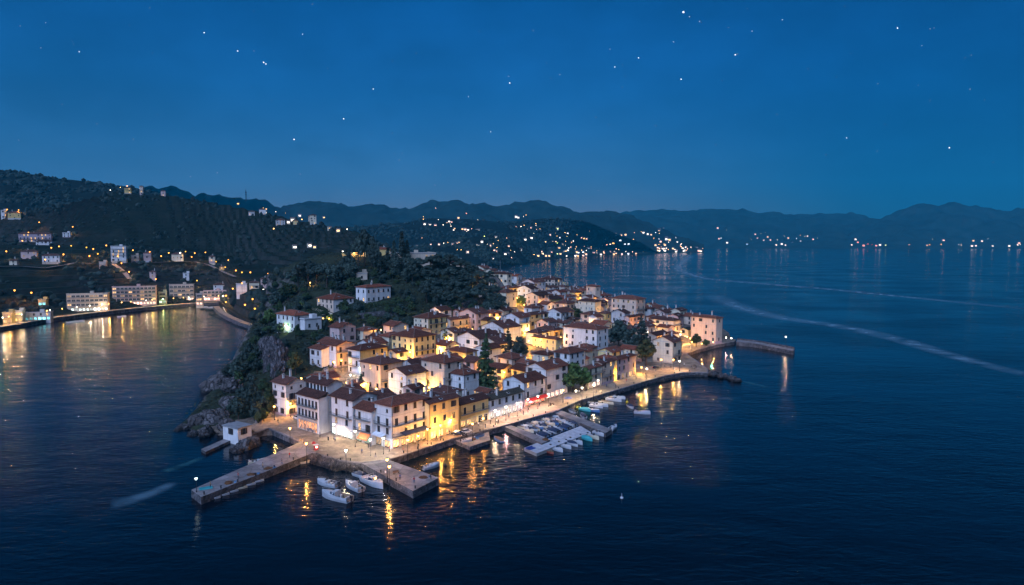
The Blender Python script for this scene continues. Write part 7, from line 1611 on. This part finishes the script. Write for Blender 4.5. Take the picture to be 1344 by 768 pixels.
# ------------------------------------------------------------------ stars beyond the air
b = MB(); b.ball((0, 0, 0), 1., n=6); m, t, n, l, bs = nt('star_light'); bs.inputs['Base Color'].default_value = (0, 0, 0, 1); bs.inputs['Emission Color'].default_value = (.85, .93, 1, 1); bs.inputs['Emission Strength'].default_value = 3.2; m.cycles.emission_sampling = 'NONE'
STAR = b.mesh('star', m)
for px, py, k in [(268,43,1),(312,67,1),(346,82,1.2),(349,84,1),(104,68,.8),(397,45,.6),(490,117,.9),(451,156,1.1),(386,183,1.3),(175,183,.6),(669,109,1),(644,173,.7),(570,186,.5),(515,175,.45),(524,210,.45),(571,243,.5),(807,88,.9),(838,76,.9),(897,16,1.8),(905,22,.5),(918,28,.5),(894,104,1.1),(884,55,.5),(965,72,1.2),(987,41,.5),(1027,26,.6),(1178,37,1.1),(1111,181,.9),(1246,194,1.4),(1152,110,.5),(1273,117,.5),(1303,213,.5),(860,165,.5),(785,250,.45),(285,227,.6),(250,232,.5),(615,127,.45),(735,98,.45),(820,243,.45),(1020,150,.4),(1060,90,.4),(200,70,.4),(700,40,.4),(60,30,.4),(1210,60,.4),(430,90,.4),(940,190,.4)] + [(rb.uniform(5, 1340), rb.uniform(5, 235), rb.choice([.22, .26, .3, .36])) for _ in range(60)]:
    p = D(px, py, 24000); o = obj('star', STAR, None, p); s = 16 * k; o.scale = (s, s, s)
    tag(o, 'brightest star, high above the far bay' if k > 1.5 else 'tiny white point of a star in the dark blue sky', 'star', 'stars')

# ------------------------------------------------------------------ air, sky, light, camera
def haze(dens, col):
    b = MB(); b.box(-15500, 15500, -450, 16000, -5, 1500); o = b.build('haze', None); o.data.materials.clear()
    m = bpy.data.materials.new('air'); m.use_nodes = True; n = m.node_tree.nodes; l = m.node_tree.links; n.remove(n['Principled BSDF'])
    v = n.new('ShaderNodeVolumePrincipled'); v.inputs['Color'].default_value = (*col, 1); v.inputs['Density'].default_value = dens; v.inputs['Anisotropy'].default_value = 0.
    l.new(v.outputs[0], n['Material Output'].inputs['Volume']); o.data.materials.append(m); tag(o, kind='stuff')
w = bpy.data.worlds.new('World'); SC.world = w; w.use_nodes = True; n = w.node_tree.nodes; l = w.node_tree.links
k = n.new('ShaderNodeTexSky'); k.sky_type = 'NISHITA'; k.sun_disc = False; k.sun_elevation = R(4); k.sun_rotation = R(180); k.air_density = 1; k.dust_density = 0; k.ozone_density = 6
tint = n.new('ShaderNodeMix'); tint.data_type = 'RGBA'; tint.blend_type = 'MULTIPLY'; tint.inputs[0].default_value = 1
tc = n.new('ShaderNodeTexCoord'); sp = n.new('ShaderNodeSeparateXYZ'); l.new(tc.outputs['Generated'], sp.inputs[0])
def ramp(stops):
    r = n.new('ShaderNodeValToRGB'); e = r.color_ramp.elements
    for i, (q, c) in enumerate(stops):
        x = e[i] if i < 2 else e.new(q)
        x.position = q; x.color = (*c, 1)
    l.new(sp.outputs[2], r.inputs[0]); return r.outputs[0]
west = ramp([(.0, (2.3, 1.05, 1.18)), (.09, (2.1, 1.04, 1.18)), (.2, (.9, 1.07, 1.26)), (.33, (.42, 1.08, 1.28)), (.5, (.42, .5, .5))])   # the side where the glow lingers, greyer low down
east = ramp([(.0, (.18, .42, .66)), (.09, (.2, .5, .76)), (.2, (.33, .86, 1.12)), (.33, (.42, 1.04, 1.26)), (.5, (.42, .5, .5))])
mx_ = n.new('ShaderNodeMapRange'); mx_.interpolation_type = 'SMOOTHSTEP'; mx_.inputs[1].default_value = .02; mx_.inputs[2].default_value = .5; l.new(sp.outputs[0], mx_.inputs[0])
sd = n.new('ShaderNodeMix'); sd.data_type = 'RGBA'; l.new(mx_.outputs[0], sd.inputs[0]); l.new(west, sd.inputs[6]); l.new(east, sd.inputs[7])
mp_ = n.new('ShaderNodeMapping'); mp_.inputs['Scale'].default_value = (1, 1, 2.2); l.new(tc.outputs['Generated'], mp_.inputs[0])
cl_ = n.new('ShaderNodeTexNoise'); cl_.inputs['Scale'].default_value = 4.2; cl_.inputs['Detail'].default_value = 8; cl_.inputs['Roughness'].default_value = .62; l.new(mp_.outputs[0], cl_.inputs['Vector'])
cm_ = n.new('ShaderNodeMapRange'); cm_.inputs[1].default_value = .3; cm_.inputs[2].default_value = .7; cm_.inputs[3].default_value = .8; cm_.inputs[4].default_value = 1.17; l.new(cl_.outputs[0], cm_.inputs[0])   # thin high cloud, unevenly spread
vs3 = n.new('ShaderNodeVectorMath'); vs3.operation = 'SCALE'; l.new(sd.outputs[2], vs3.inputs[0]); l.new(cm_.outputs[0], vs3.inputs['Scale']); l.new(vs3.outputs[0], tint.inputs[7])
l.new(k.outputs[0], tint.inputs[6]); l.new(tint.outputs[2], n['Background'].inputs[0]); n['Background'].inputs[1].default_value = .098
sl = bpy.data.lights.new('dusk_fill', 'SUN'); sl.energy = 5.0; sl.color = (.42, .58, 1.); sl.angle = R(50)  # soft fill added to brighten walls and roofs after sunset
so = bpy.data.objects.new('dusk_fill', sl); COL.objects.link(so); so.rotation_euler = (R(50), 0, R(-22))
haze(4.8e-5, (.03, .70, 1.05))
cd = bpy.data.cameras.new('camera'); cam = bpy.data.objects.new('camera', cd); COL.objects.link(cam); SC.camera = cam
cam.location = (0, 0, HC); cam.rotation_euler = (math.pi / 2 - TH, 0, 0); cd.sensor_width = 36; cd.lens = 36 * F / 1344; cd.clip_start = 1; cd.clip_end = 60000
vs_ = SC.view_settings; vs_.view_transform = 'Standard'; vs_.look = 'None'; vs_.exposure = 0; vs_.gamma = 1; vs_.use_curve_mapping = False
SC.render.engine = 'CYCLES'; cy = SC.cycles
cy.use_denoising = True; cy.denoiser = 'OPENIMAGEDENOISE'; cy.max_bounces = 4; cy.diffuse_bounces = 2; cy.glossy_bounces = 2; cy.transmission_bounces = 2; cy.volume_bounces = 0; cy.transparent_max_bounces = 6
cy.sample_clamp_indirect = 4.; cy.sample_clamp_direct = 0.; cy.caustics_reflective = False; cy.caustics_refractive = False; cy.use_light_tree = True
